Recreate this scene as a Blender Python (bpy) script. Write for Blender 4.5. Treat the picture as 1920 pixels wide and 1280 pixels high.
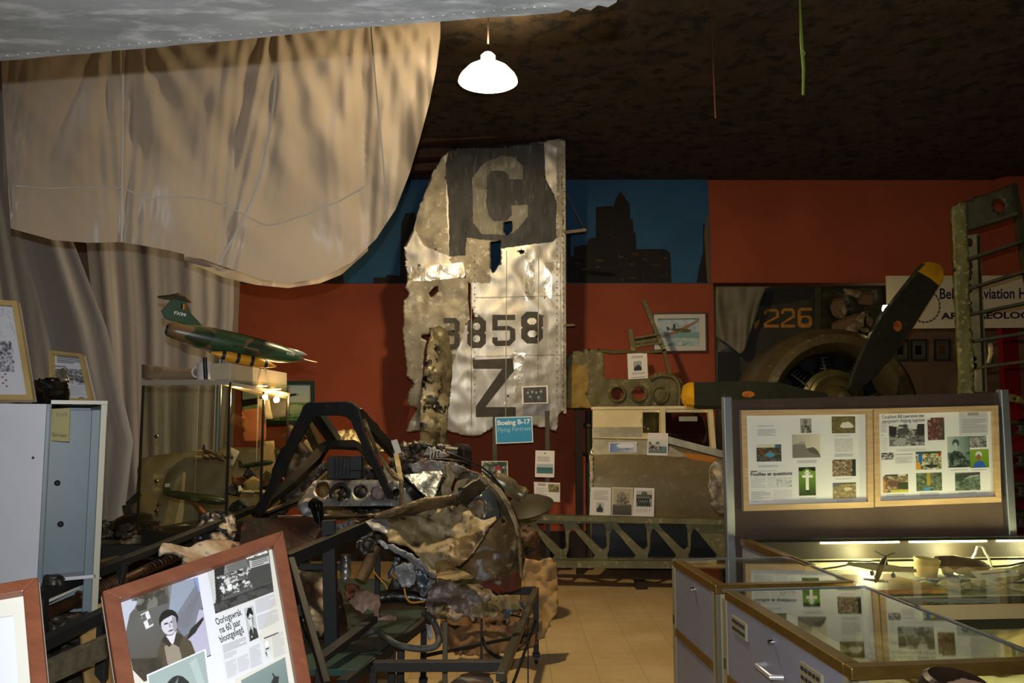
import bpy, bmesh, math, random
import numpy as np
from mathutils import Vector, Matrix, noise
from mathutils.geometry import delaunay_2d_cdt
from math import radians, sin, cos, pi, sqrt

S = bpy.context.scene
COL = S.collection
for o in list(bpy.data.objects): bpy.data.objects.remove(o)

# ------------------------------------------------------------ camera, light, exposure
F = 1557.0; PITCH = radians(5.6); CZ = 1.6
cam_d = bpy.data.cameras.new('camera'); cam = bpy.data.objects.new('camera', cam_d); COL.objects.link(cam)
cam_d.sensor_width = 36; cam_d.lens = F/1920*36; cam_d.clip_start = .05
cam.location = (0, 0, CZ); cam.rotation_euler = (pi/2+PITCH, 0, 0)
S.camera = cam
S.view_settings.view_transform = 'Standard'; S.view_settings.look = 'None'
S.view_settings.gamma = 1; S.view_settings.exposure = 0.0; S.view_settings.use_curve_mapping = False
w = bpy.data.worlds.new('world'); S.world = w; w.use_nodes = True
w.node_tree.nodes['Background'].inputs[0].default_value = (1, .8, .55, 1)
w.node_tree.nodes['Background'].inputs[1].default_value = .05

def lamp(name, kind, loc, power, color, size=.1, rot=None, **kw):
    d = bpy.data.lights.new(name, kind); d.energy = power; d.color = color
    if kind == 'POINT': d.shadow_soft_size = size
    if kind == 'AREA': d.size = size
    for k, v in kw.items(): setattr(d, k, v)
    o = bpy.data.objects.new(name, d); o.location = loc
    if rot: o.rotation_euler = rot
    COL.objects.link(o); return o
lamp('camera_flash', 'SPOT', (.0, -.02, 1.73), 300, (.93, .96, 1), rot=(radians(93), 0, 0), spot_size=radians(100), spot_blend=.7, shadow_soft_size=.012)
lamp('unseen_fill_left', 'POINT', (-1.6, 2.6, 4.0), 9, (1, .72, .38), .12)  # unseen lamp added as warm front fill on the left
lamp('room_lamp_behind_right', 'POINT', (3.2, 3.0, 4.1), 6, (1, .72, .38), .12)
lamp('far_room_lamp', 'POINT', (5.2, 11.6, 3.0), 9, (1, .75, .42), .1)

# ------------------------------------------------------------ helpers
def at(px, py, Y):
    a = (px-960)/F; b = (640-py)/F
    d = Vector((a, cos(PITCH)-b*sin(PITCH), sin(PITCH)+b*cos(PITCH)))
    return Vector((0, 0, CZ)) + d*(Y/d.y)
def atz(px, py, Z):
    a = (px-960)/F; b = (640-py)/F
    d = Vector((a, cos(PITCH)-b*sin(PITCH), sin(PITCH)+b*cos(PITCH)))
    return Vector((0, 0, CZ)) + d*((Z-CZ)/d.z)
def plane(*c):
    if len(c) == 1: A = (1/c[0], 0, 0)
    else: A = np.linalg.solve(np.array([[1, x, y] for x, y, _ in c], float), np.array([1/q[2] for q in c]))
    def m(px, py): return at(px, py, 1/(A[0]+A[1]*px+A[2]*py))
    return m
def vplane(x1, Y1, x2, Y2):
    p = at(x1, 640, Y1); q_ = at(x2, 640, Y2); kx = (q_.y-p.y)/(q_.x-p.x); y0 = p.y-kx*p.x
    def m(px, py):
        d = at(px, py, 1)-Vector((0, 0, CZ)); t = y0/(d.y-kx*d.x); return Vector((0, 0, CZ))+d*t
    return m
def idw(pts):
    """smooth surface through measured depth points (thin plate spline)"""
    P_ = np.array(pts, float); X = P_[:, :2]/100; n = len(P_)
    def U(r2): return .5*r2*np.log(r2+1e-9)
    D = ((X[:, None]-X[None])**2).sum(-1); A = np.zeros((n+3, n+3)); A[:n, :n] = U(D)+np.eye(n)*.02; A[:n, n] = 1; A[:n, n+1:] = X; A[n, :n] = 1; A[n+1:, :n] = X.T
    w_ = np.linalg.lstsq(A, np.concatenate([P_[:, 2], [0, 0, 0]]), rcond=1e-6)[0]; lo_, hi_ = P_[:, 2].min()-.08, P_[:, 2].max()+.08
    def m(px, py):
        q = np.array([px, py])/100; Y = float(w_[:n]@U(((X-q)**2).sum(-1))+w_[n]+w_[n+1:]@q)
        return at(px, py, min(max(Y, lo_), hi_))
    return m
def mapper(d):
    if callable(d): return d
    if isinstance(d, (int, float)): return plane(d)
    return plane(*d) if len(d) == 3 else idw(d)
def lin(c):
    if isinstance(c, str):
        c = c.lstrip('#'); c = [int(c[i:i+2], 16)/255 for i in (0, 2, 4)]
    return tuple((x/12.92 if x <= .04045 else ((x+.055)/1.055)**2.4) for x in c)
MC = {}
def mat(name, col, rough=.6, metal=0, col2=None, scale=4, lo=.4, hi=.6, col3=None, scale3=12, lo3=.55, hi3=.65, bump=0, bscale=20, emit=None, estr=1, alpha=1, trans=0, coat=0, spec=.5, stretch=None, detail=6, sheen=0, rough2=None):
    if name in MC: return MC[name]
    m = bpy.data.materials.new(name); m.use_nodes = True; nt = m.node_tree; b = nt.nodes['Principled BSDF']
    N = nt.nodes.new; L = nt.links.new
    c = lin(col); b.inputs['Base Color'].default_value = (*c, 1)
    b.inputs['Roughness'].default_value = rough; b.inputs['Metallic'].default_value = metal
    b.inputs['Specular IOR Level'].default_value = spec; b.inputs['Coat Weight'].default_value = coat
    if sheen: b.inputs['Sheen Weight'].default_value = sheen
    tc = N('ShaderNodeTexCoord'); mp = N('ShaderNodeMapping'); L(tc.outputs['Object'], mp.inputs[0])
    if stretch: mp.inputs['Scale'].default_value = stretch
    def nz(sc, lo_, hi_, off=0):
        n = N('ShaderNodeTexNoise'); n.inputs['Scale'].default_value = sc; n.inputs['Detail'].default_value = detail; n.inputs['Roughness'].default_value = .6
        if off:
            m2 = N('ShaderNodeMapping'); m2.inputs['Location'].default_value = (off, off*2, -off); L(mp.outputs[0], m2.inputs[0]); L(m2.outputs[0], n.inputs['Vector'])
        else: L(mp.outputs[0], n.inputs['Vector'])
        r = N('ShaderNodeMapRange'); r.inputs['From Min'].default_value = lo_; r.inputs['From Max'].default_value = hi_; L(n.outputs[0], r.inputs[0]); return r.outputs[0]
    src = None
    if col2:
        f = nz(scale, lo, hi); x = N('ShaderNodeMix'); x.data_type = 'RGBA'
        x.inputs[6].default_value = (*c, 1); x.inputs[7].default_value = (*lin(col2), 1); L(f, x.inputs[0]); src = x.outputs[2]
        if rough2 is not None:
            y = N('ShaderNodeMapRange'); y.inputs['To Min'].default_value = rough; y.inputs['To Max'].default_value = rough2; L(f, y.inputs[0]); L(y.outputs[0], b.inputs['Roughness'])
    if col3:
        f = nz(scale3, lo3, hi3, 3.3); x = N('ShaderNodeMix'); x.data_type = 'RGBA'
        if src: L(src, x.inputs[6])
        else: x.inputs[6].default_value = (*c, 1)
        x.inputs[7].default_value = (*lin(col3), 1); L(f, x.inputs[0]); src = x.outputs[2]
    if src: L(src, b.inputs['Base Color'])
    if bump:
        n = N('ShaderNodeTexNoise'); n.inputs['Scale'].default_value = bscale; n.inputs['Detail'].default_value = 8; L(mp.outputs[0], n.inputs['Vector'])
        bb = N('ShaderNodeBump'); bb.inputs['Strength'].default_value = bump; bb.inputs['Distance'].default_value = .02; L(n.outputs[0], bb.inputs['Height']); L(bb.outputs[0], b.inputs['Normal'])
    if emit: b.inputs['Emission Color'].default_value = (*lin(emit), 1); b.inputs['Emission Strength'].default_value = estr
    if trans: b.inputs['Transmission Weight'].default_value = trans
    if alpha < 1: b.inputs['Alpha'].default_value = alpha
    MC[name] = m; return m
def glass_mat(name, tint='ffffff', refl=.5, rough=.02):
    if name in MC: return MC[name]
    m = bpy.data.materials.new(name); m.use_nodes = True; nt = m.node_tree; nt.nodes.clear(); N = nt.nodes.new; L = nt.links.new
    out = N('ShaderNodeOutputMaterial'); mx = N('ShaderNodeMixShader'); t = N('ShaderNodeBsdfTransparent'); g = N('ShaderNodeBsdfGlossy'); fr = N('ShaderNodeFresnel')
    t.inputs[0].default_value = (*lin(tint), 1); g.inputs['Roughness'].default_value = rough; g.inputs[0].default_value = (1, 1, 1, 1); fr.inputs[0].default_value = 1.5
    mu = N('ShaderNodeMath'); mu.operation = 'MULTIPLY'; mu.inputs[1].default_value = refl*2; mu.use_clamp = True
    ge = N('ShaderNodeNewGeometry'); iv = N('ShaderNodeMath'); iv.operation = 'SUBTRACT'; iv.inputs[0].default_value = 1; L(ge.outputs['Backfacing'], iv.inputs[1]); m2 = N('ShaderNodeMath'); m2.operation = 'MULTIPLY'; L(fr.outputs[0], m2.inputs[0]); L(iv.outputs[0], m2.inputs[1]); L(m2.outputs[0], mu.inputs[0]); L(mu.outputs[0], mx.inputs[0]); L(t.outputs[0], mx.inputs[1]); L(g.outputs[0], mx.inputs[2]); L(mx.outputs[0], out.inputs[0])
    MC[name] = m; return m
def print_mat():
    if 'print' in MC: return MC['print']
    m = bpy.data.materials.new('printed_paper'); m.use_nodes = True; nt = m.node_tree; b = nt.nodes['Principled BSDF']
    a = nt.nodes.new('ShaderNodeAttribute'); a.attribute_name = 'ink'; nt.links.new(a.outputs['Color'], b.inputs['Base Color'])
    b.inputs['Roughness'].default_value = .45; b.inputs['Specular IOR Level'].default_value = .35
    MC['print'] = m; return m

def tag(o, label=None, cat=None, group=None, kind=None):
    if label: o['label'] = label
    if cat: o['category'] = cat
    if group: o['group'] = group
    if kind: o['kind'] = kind
    return o
def thing(name, loc, label, cat, group=None):
    o = bpy.data.objects.new(name, None); COL.objects.link(o); o.location = loc; o.empty_display_size = .05
    return tag(o, label, cat, group)
def wloc(o):
    v = Vector((0, 0, 0))
    while o: v += o.location; o = o.parent
    return v
class MB:
    def __init__(s): s.v = []; s.f = []; s.m = []
    def add(s, vs, fs, mi=0):
        n = len(s.v); s.v += [Vector(v) for v in vs]; s.f += [tuple(i+n for i in f) for f in fs]; s.m += [mi]*len(fs); return s
    def hexa(s, c8, mi=0):
        return s.add(c8, [(0, 3, 2, 1), (4, 5, 6, 7), (0, 1, 5, 4), (1, 2, 6, 5), (2, 3, 7, 6), (3, 0, 4, 7)], mi)
    def box(s, c, sz, rz=0, mi=0, R=None):
        c = Vector(c); hx, hy, hz = [q/2 for q in sz]; M = R or Matrix.Rotation(rz, 3, 'Z')
        return s.hexa([c+M@Vector(q) for q in ((-hx, -hy, -hz), (hx, -hy, -hz), (hx, hy, -hz), (-hx, hy, -hz), (-hx, -hy, hz), (hx, -hy, hz), (hx, hy, hz), (-hx, hy, hz))], mi)
    def beam(s, a, b, w_, h_, mi=0, up=(0, 0, 1)):
        a = Vector(a); b = Vector(b); d = (b-a).normalized(); up = Vector(up)
        if abs(d.dot(up)) > .98: up = Vector((0, 1, 0))
        x = d.cross(up).normalized()*w_/2; z = d.cross(x).normalized()*h_/2
        return s.hexa([a-x-z, a+x-z, b+x-z, b-x-z, a-x+z, a+x+z, b+x+z, b-x+z], mi)
    def tube(s, pts, r, seg=8, mi=0, cap=True):
        pts = [Vector(p) for p in pts]; n = len(pts); rs = r if isinstance(r, (list, tuple)) else [r]*n
        b0 = len(s.v); prev = None
        for i, p in enumerate(pts):
            d = (pts[min(i+1, n-1)]-pts[max(i-1, 0)]).normalized()
            if prev is None: x = d.orthogonal().normalized()
            else:
                x = prev-d*prev.dot(d); x = x.normalized() if x.length > 1e-6 else d.orthogonal().normalized()
            prev = x; y = d.cross(x)
            for k in range(seg):
                a = 2*pi*k/seg; s.v.append(p+(x*cos(a)+y*sin(a))*rs[i])
        for i in range(n-1):
            for k in range(seg):
                k2 = (k+1) % seg; s.f.append((b0+i*seg+k, b0+i*seg+k2, b0+(i+1)*seg+k2, b0+(i+1)*seg+k)); s.m.append(mi)
        if cap:
            s.f.append(tuple(b0+k for k in range(seg))[::-1]); s.m.append(mi)
            s.f.append(tuple(b0+(n-1)*seg+k for k in range(seg))); s.m.append(mi)
        return s
    def lathe(s, prof, o, ax=(0, 0, 1), seg=24, mi=0, mis=None):
        o = Vector(o); ax = Vector(ax).normalized(); x = ax.orthogonal().normalized(); y = ax.cross(x); b0 = len(s.v); n = len(prof)
        for r, h in prof:
            for k in range(seg):
                a = 2*pi*k/seg; s.v.append(o+ax*h+(x*cos(a)+y*sin(a))*max(r, 1e-4))
        for i in range(n-1):
            for k in range(seg):
                k2 = (k+1) % seg; s.f.append((b0+i*seg+k, b0+i*seg+k2, b0+(i+1)*seg+k2, b0+(i+1)*seg+k)); s.m.append(mis[i] if mis else mi)
        return s
    def prism(s, pts, d, mi=0):
        pts = [Vector(p) for p in pts]; d = Vector(d); n = len(pts)
        return s.add(pts+[p+d for p in pts], [tuple(range(n)), tuple(range(2*n-1, n-1, -1))]+[(i, i+n, (i+1) % n+n, (i+1) % n) for i in range(n)], mi)
    def grid(s, P_, mi=0):
        h = len(P_); w_ = len(P_[0]); b0 = len(s.v)
        for r in P_: s.v += [Vector(p) for p in r]
        for j in range(h-1):
            for i in range(w_-1):
                s.f.append((b0+j*w_+i, b0+j*w_+i+1, b0+(j+1)*w_+i+1, b0+(j+1)*w_+i)); s.m.append(mi)
        return s
    def build(s, name, mats, parent=None, smooth=False, bevel=0, thick=0, sub=0, ink=None):
        if not isinstance(mats, (list, tuple)): mats = [mats]
        if parent: off = wloc(parent)
        else:
            xs = [v.x for v in s.v]; ys = [v.y for v in s.v]; zs = [v.z for v in s.v]
            off = Vector(((min(xs)+max(xs))/2, (min(ys)+max(ys))/2, min(zs)))
        me = bpy.data.meshes.new(name); me.from_pydata([v-off for v in s.v], [], s.f)
        for m_ in mats: me.materials.append(m_)
        me.polygons.foreach_set('material_index', s.m)
        if smooth: me.polygons.foreach_set('use_smooth', [True]*len(s.f))
        if ink is not None:
            a = me.color_attributes.new('ink', 'FLOAT_COLOR', 'POINT'); a.data.foreach_set('color', np.array(ink, 'f').ravel())
        me.validate(); me.update()
        if not thick and ink is None:
            bm = bmesh.new(); bm.from_mesh(me); bmesh.ops.recalc_face_normals(bm, faces=bm.faces); bm.to_mesh(me); bm.free()
        o = bpy.data.objects.new(name, me); COL.objects.link(o)
        if parent: o.parent = parent
        else: o.location = off
        if bevel:
            b = o.modifiers.new('b', 'BEVEL'); b.width = bevel; b.segments = 2; b.limit_method = 'ANGLE'
        if thick:
            b = o.modifiers.new('s', 'SOLIDIFY'); b.thickness = thick; b.offset = 0
        if sub:
            b = o.modifiers.new('u', 'SUBSURF'); b.levels = sub; b.render_levels = sub
        if smooth and not sub:
            try: me.set_sharp_from_angle(angle=radians(40)) if not thick else None
            except Exception: pass
        return o
def inpoly(X, Y, poly):
    r = np.zeros(X.shape, bool); n = len(poly)
    for i in range(n):
        x1, y1 = poly[i]; x2, y2 = poly[(i+1) % n]
        if y1 == y2: continue
        c = ((y1 > Y) != (y2 > Y)) & (X < (x2-x1)*(Y-y1)/(y2-y1)+x1); r ^= c
    return r
def circ(cx, cy, r, ry=None, n=16, a0=0): ry = ry or r; return [(cx+r*cos(2*pi*k/n+a0), cy+ry*sin(2*pi*k/n+a0)) for k in range(n)]
def rect(x0, y0, x1, y1): return [(x0, y0), (x1, y0), (x1, y1), (x0, y1)]
def densify(P_, d, rag=0, seed=0):
    out = []; n = len(P_)
    for i in range(n):
        a = P_[i]; b = P_[(i+1) % n]; L_ = math.hypot(b[0]-a[0], b[1]-a[1]); k = max(1, int(L_/d))
        for j in range(k):
            t = j/k; x = a[0]+(b[0]-a[0])*t; y = a[1]+(b[1]-a[1])*t
            if rag:
                x += rag*1.6*noise.noise((x*.13, y*.13, seed)); y += rag*1.6*noise.noise((x*.13+9, y*.13, seed+7))
                x += rag*.8*noise.noise((x*.5, y*.5, seed+3)); y += rag*.8*noise.noise((x*.5+9, y*.5, seed+11))
            out.append((x, y))
    return out
def plate(name, outline, depth, mats, parent=None, holes=(), marks=(), cell=10, thick=.004, rag=0, crumple=0, cs=3.0, seed=0, smooth=True, ribs=None, bevel=0):
    """a sheet cut to an outline, laid on its own surface in the room, with real thickness and dents"""
    m = mapper(depth)
    loops = [densify(outline, cell, rag, seed)]+[densify(h, cell, rag*.6, seed+1) for h in holes]+[densify(q[0], cell, q[2] if len(q) > 2 else 0, seed+2) for q in marks]
    pts = []; edges = []
    for L_ in loops:
        b0 = len(pts); pts += [Vector(p) for p in L_]; n = len(L_); edges += [(b0+i, b0+(i+1) % n) for i in range(n)]
    if crumple or not (isinstance(depth, (int, float))):
        xs = [p[0] for p in outline]; ys = [p[1] for p in outline]
        X, Y = np.meshgrid(np.arange(float(min(xs)), max(xs), cell), np.arange(float(min(ys)), max(ys), cell)); X[1::2] += cell/2
        X = X.ravel(); Y = Y.ravel(); k = inpoly(X, Y, loops[0]); pts += [Vector((x+.01, y+.013)) for x, y in zip(X[k], Y[k])]
    v, e, f, *_ = delaunay_2d_cdt(pts, edges, [], 0, 1e-4)
    C_ = np.array([[(v[t[0]][i]+v[t[1]][i]+v[t[2]][i])/3 for i in (0, 1)] for t in f])
    keep = inpoly(C_[:, 0], C_[:, 1], loops[0])
    for h in loops[1:1+len(holes)]: keep &= ~inpoly(C_[:, 0], C_[:, 1], h)
    mi = np.zeros(len(f), int)
    for q, L_ in zip(marks, loops[1+len(holes):]): mi[inpoly(C_[:, 0], C_[:, 1], L_)] = q[1]
    used = sorted({i for t, k in zip(f, keep) if k for i in t}); idx = {i: n for n, i in enumerate(used)}
    V = []
    for i in used:
        x, y = v[i]; p = m(x, y)
        if crumple:
            q = p*cs+Vector((seed*3.1, seed, 0))
            a = noise.noise(q); b = noise.noise(q*2.3+Vector((5, 5, 5))); c = 1-abs(noise.noise(q*1.4+Vector((2, 9, 4))))*3; d2 = .5-abs(noise.noise(q*4.1))*2.2
            p = p+Vector((b*.3, -(a*.7+c*.5+b*.3+d2*.45), a*.25))*crumple
        if ribs: p = p+Vector((0, -ribs(x, y), 0))
        V.append(p)
    B = MB(); B.v = V; B.f = [tuple(idx[i] for i in t)[::-1] for t, k in zip(f, keep) if k]; B.m = [int(a) for a, k in zip(mi, keep) if k]
    o = B.build(name, mats, parent, smooth=smooth and not bevel, thick=thick, bevel=bevel)
    return o
# ---- printed pages
TC = {}
def text_mesh(s, bold=0):
    k = (s, bold)
    if k not in TC:
        cu = bpy.data.curves.new('t', 'FONT'); cu.body = s; cu.size = 1; cu.offset = bold; cu.resolution_u = 3
        o = bpy.data.objects.new('t', cu); COL.objects.link(o); bpy.context.view_layer.update()
        me = bpy.data.meshes.new_from_object(o); V = [(v.co.x, v.co.y) for v in me.vertices]; Fc = [tuple(p.vertices) for p in me.polygons]
        bpy.data.objects.remove(o); bpy.data.curves.remove(cu); bpy.data.meshes.remove(me)
        x0 = min(v[0] for v in V); x1 = max(v[0] for v in V); TC[k] = ([(a-x0, b) for a, b in V], Fc, x1-x0)
    return TC[k]
class Img:
    def __init__(s, w_, h_, base='808080'):
        s.w, s.h = w_, h_; s.a = np.zeros((h_, w_, 3)); s.a[:] = lin(base); s.U, s.V = np.meshgrid((np.arange(w_)+.5)/w_, (np.arange(h_)+.5)/h_)
    def poly(s, p, c): s.a[inpoly(s.U, s.V, p)] = lin(c); return s
    def ell(s, x, y, rx, ry, c): s.a[((s.U-x)/rx)**2+((s.V-y)/ry)**2 < 1] = lin(c); return s
    def rect(s, x0, y0, x1, y1, c): return s.poly(rect(x0, y0, x1, y1), c)
    def grad(s, c0, c1, v0=0, v1=1, horiz=False):
        t = np.clip(((s.U if horiz else s.V)-v0)/(v1-v0), 0, 1)[..., None]; k = ((s.V >= v0) & (s.V <= v1))[..., None] if not horiz else True
        s.a = np.where(k, np.array(lin(c0))*(1-t)+np.array(lin(c1))*t, s.a); return s
    def blotch(s, cols, sc, seed, v0=0, v1=1, u0=0, u1=1, dens=.5, mix=.9):
        rng = np.random.RandomState(seed)
        for k in range(int(60*dens*sc)):
            x = u0+(u1-u0)*rng.rand(); y = v0+(v1-v0)*rng.rand(); rx = (.2+rng.rand())*.35/sc; ry = rx*(.3+rng.rand()*.9)
            t = rng.rand()*3; X = (s.U-x)*cos(t)+(s.V-y)*sin(t); Y = -(s.U-x)*sin(t)+(s.V-y)*cos(t); c = np.array(lin(cols[rng.randint(len(cols))]))
            msk = ((X/rx)**2+(Y/ry)**2 < 1) & (s.V > v0) & (s.V < v1); s.a[msk] = s.a[msk]*(1-mix)+c*mix
        return s
    def grain(s, amp, seed=0): r = np.random.RandomState(seed); s.a *= (1+amp*(r.rand(s.h, s.w, 1)-.5)*2); s.a = np.clip(s.a, 0, 1); return s
class Page:
    def __init__(s, m, N=None):
        s.m = mapper(m) if not callable(m) else m; s.B = MB(); s.c = []
        p = [s.m(0, 0), s.m(1, 0), s.m(0, 1)]; s.N = N or (p[1]-p[0]).cross(p[2]-p[0]).normalized()
        if s.N.y > 0: s.N = -s.N
    def P(s, x, y, l): return s.m(x, y)+s.N*(l*.0007)
    def poly(s, pts, col, l=1):
        c = (*lin(col), 1); s.B.add([s.P(x, y, l) for x, y in pts], [tuple(range(len(pts)))]); s.c += [c]*len(pts)
    def sheet(s, pts, col, t=.004):
        n = len(pts); a = [s.P(x, y, 0) for x, y in pts]; b = [p-s.N*t for p in a]
        s.B.add(a+b, [tuple(range(n)), tuple(range(2*n-1, n-1, -1))]+[(i, i+n, (i+1) % n+n, (i+1) % n) for i in range(n)]); s.c += [(*lin(col), 1)]*(2*n)
    def img(s, q, im, l=1):
        (a, b, c, d) = [Vector(x) for x in q]; G = []
        for j in range(im.h):
            v = j/(im.h-1); G.append([])
            for i in range(im.w):
                u = i/(im.w-1); p = (a*(1-u)+b*u)*(1-v)+(d*(1-u)+c*u)*v; G[-1].append(s.P(p.x, p.y, l)); s.c.append((*im.a[j, i], 1))
        s.B.grid(G)
    def text(s, t, x0, y0, x1, y1, h, col, bold=0, l=2, skew=0):
        V, Fc, w_ = text_mesh(t, bold); r = Vector((x1-x0, y1-y0)); rl = r.length; r.normalize(); up = Vector((r.y, -r.x)); k = rl/w_
        s.B.add([s.P(x0+r.x*(a*k+b*h*skew)+up.x*b*h*1.4, y0+r.y*(a*k+b*h*skew)+up.y*b*h*1.4, l) for a, b in V], Fc); s.c += [(*lin(col), 1)]*len(V)
    def lines(s, q, n, col, l=1, fill=.45, seed=0, short=.3):
        rng = random.Random(seed); (a, b, c, d) = [Vector(x) for x in q]
        for k in range(n):
            v0 = (k+.2)/n; v1 = v0+fill/n; e = 1 if rng.random() > short else .5+.4*rng.random()
            A = a*(1-v0)+d*v0; B_ = b*(1-v0)+c*v0; C_ = a*(1-v1)+d*v1; D = b*(1-v1)+c*v1
            s.poly([A, A+(B_-A)*e, C_+(D-C_)*e, C_], col, l)
    def build(s, name, parent=None): return s.B.build(name, print_mat(), parent, ink=s.c)
def quadframe(B, q, w_, dep, mi=0, lift=0):
    """mitred frame moulding around quad q (TL,TR,BR,BL 3D)"""
    q = [Vector(p) for p in q]; N = (q[1]-q[0]).cross(q[3]-q[0]).normalized()
    if N.y > 0: N = -N
    inn = []
    for i in range(4):
        a = (q[(i+1) % 4]-q[i]).normalized(); b = (q[(i-1) % 4]-q[i]).normalized(); inn.append(q[i]+(a+b)*w_)
    for i in range(4):
        j = (i+1) % 4
        B.hexa([q[i]+N*lift, q[j]+N*lift, inn[j]+N*lift, inn[i]+N*lift, q[i]+N*(dep+lift), q[j]+N*(dep+lift), inn[j]+N*(dep+lift), inn[i]+N*(dep+lift)], mi)
    return inn
def uvmap(q):
    a, b, c, d = [Vector(p) for p in q]
    return lambda u, v: (a*(1-u)+b*u)*(1-v)+(d*(1-u)+c*u)*v
def dup(o, delta, rz=0, scale=1, label=None):
    c = o.copy(); COL.objects.link(c); c.location = o.location+Vector(delta); c.rotation_euler = (o.rotation_euler.x, o.rotation_euler.y, o.rotation_euler.z+rz); c.scale = [scale]*3
    if label: c['label'] = label
    for ch in o.children:
        d = ch.copy(); COL.objects.link(d); d.parent = c
    return c
def bez(pts, n=6):
    pts = [Vector(p) for p in pts]; out = []
    for i in range(len(pts)-1):
        p0 = pts[max(i-1, 0)]; p1 = pts[i]; p2 = pts[i+1]; p3 = pts[min(i+2, len(pts)-1)]
        for k in range(n):
            t = k/n; out.append(.5*((2*p1)+(p2-p0)*t+(2*p0-5*p1+4*p2-p3)*t*t+(3*p1-p0-3*p2+p3)*t**3))
    return out+[pts[-1]]
def top(o, label, cat, group=None): return tag(o, label, cat, group)
# ------------------------------------------------------------ the room
CEIL = 4.60; WY = 9.9
m_red = mat('wall_red', 'a8502c', .8, 0, '964424', 1.2, .35, .65, bump=.15, bscale=14)
m_floor = mat('floor_tile', 'c8b084', .42, 0, 'b89c6c', 2.5, .35, .65, 'a08a62', 14, .6, .75, bump=.05, bscale=30)
nt = m_floor.node_tree; bs = nt.nodes['Principled BSDF']; src = bs.inputs['Base Color'].links[0].from_socket
br = nt.nodes.new('ShaderNodeTexBrick'); br.offset = 0; br.inputs['Scale'].default_value = 1; br.inputs['Brick Width'].default_value = .3; br.inputs['Row Height'].default_value = .3
br.inputs['Mortar Size'].default_value = .0035; br.inputs['Color1'].default_value = (0, 0, 0, 1); br.inputs['Color2'].default_value = (.12, .12, .12, 1); br.inputs['Mortar'].default_value = (.6, .6, .6, 1)
tc = nt.nodes.new('ShaderNodeTexCoord'); nt.links.new(tc.outputs['Object'], br.inputs['Vector'])
mx = nt.nodes.new('ShaderNodeMix'); mx.data_type = 'RGBA'; mx.inputs[7].default_value = (*lin('8a724e'), 1); nt.links.new(br.outputs[0], mx.inputs[0]); nt.links.new(src, mx.inputs[6]); nt.links.new(mx.outputs[2], bs.inputs['Base Color'])
m_ceil = mat('ceiling_dark', '3a2f22', .95, 0, '4c3c2a', 3, .4, .7, '1c1812', 7, .5, .62, bump=1, bscale=9)
m_dark = mat('dark_brown', '2a1810', .8, 0, '1c120c', 3)
m_tan = mat('far_wall_paint', '8a7050', .8, 0, '80684a', 1.5)
def struct(name, B, m, **k): o = B.build(name, m, **k); o['kind'] = 'structure'; return o
XL = -4.5; XR = 8.6; opx = at(1337, 530, WY)
struct('floor', MB().box(((XL+XR)/2, 6, -.05), (XR-XL+.3, 17, .1)), m_floor)
g = []
for j in range(61):
    g.append([])
    for i in range(81):
        x = XL-.1+(XR-XL+.2)*i/80; y = -2+16.4*j/60
        g[-1].append((x, y, CEIL+.05*noise.noise((x*1.3, y*1.3, 0))*(0 if y > 9.5 else 1)-.05*(y > 3)*(x < 6)))
CB = MB().grid(g); CB.box(((XL+XR)/2, 6.2, CEIL+.25), (XR-XL+.2, 16.4, .1)); struct('ceiling', CB, m_ceil, smooth=True)
struct('wall_back', MB().box(((XL+opx.x)/2, WY+.1, CEIL/2), (opx.x-XL, .2, CEIL)).box(((opx.x+XR)/2, WY+.1, (opx.z+CEIL)/2), (XR-opx.x, .2, CEIL-opx.z)), m_red)
struct('baseboard_back', MB().box(((XL+opx.x)/2, WY-.02, .17), (opx.x-XL, .035, .34)), m_dark)
struct('wall_left', MB().box((XL-.1, 6, CEIL/2), (.2, 17, CEIL)), m_tan)
struct('wall_right', MB().box((XR+.1, 6, CEIL/2), (.2, 17, CEIL)), m_red)
struct('wall_far', MB().box(((opx.x+XR)/2-.5, 13.3, CEIL/2), (XR-opx.x+1.4, .2, CEIL)), m_tan)
struct('wall_passage', MB().box((opx.x-.12, 11.6, CEIL/2), (.2, 3.2, CEIL)), m_tan)

# mural
m_blue = mat('mural_blue', '2c5f84', .75, 0, '27557a', 2, bump=.1, bscale=16)
m_bld = mat('mural_buildings', '17140f', .8, 0, '211a14', 8)
m_lr = mat('mural_red_lines', '3c1710', .8); m_ly = mat('mural_yellow_lines', '463c1a', .8); m_mo = mat('mural_olive', '6b5c30', .8)
rr = random.Random(3)
sky = [[(1063, 530), (1063, 440), (1070, 440), (1070, 480), (1076, 480), (1076, 462), (1100, 459), (1103, 448), (1117, 445), (1117, 388), (1145, 386), (1150, 388), (1153, 378), (1158, 365), (1164, 359), (1171, 370), (1178, 378), (1181, 387), (1182, 410), (1187, 412), (1188, 437), (1192, 440), (1193, 467), (1247, 467), (1257, 475), (1259, 530)],
       [(1306, 530), (1310, 505), (1316, 480), (1318, 475), (1318, 420), (1321, 418), (1326, 480), (1331, 530)],
       [(700, 545), (700, 520), (722, 520), (726, 515), (750, 517), (752, 420), (760, 400), (778, 398), (800, 545)],
       [(560, 545), (590, 500), (640, 495), (648, 545)], [(300, 545), (300, 450), (400, 470), (410, 545)]]
mk = [(p, 1) for p in sky]
for k in range(46):
    x = rr.uniform(1075, 1250); yt = 470 if x > 1193 else (395 if 1120 < x < 1182 else 465); y = rr.uniform(yt+6, 522); w_ = rr.uniform(3, 16)
    if x+w_ > 1255: continue
    mk.append((rect(x, y, x+w_, y+rr.choice([1, 1.3, 4])) if rr.random() < .7 else rect(x, y, x+1.2, y+rr.uniform(4, 10)), rr.choice([2, 3, 3])))
for x, y in ((1292, 397), (1310, 391)): mk.append((circ(x, y, 1.4, n=5), 3))
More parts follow.
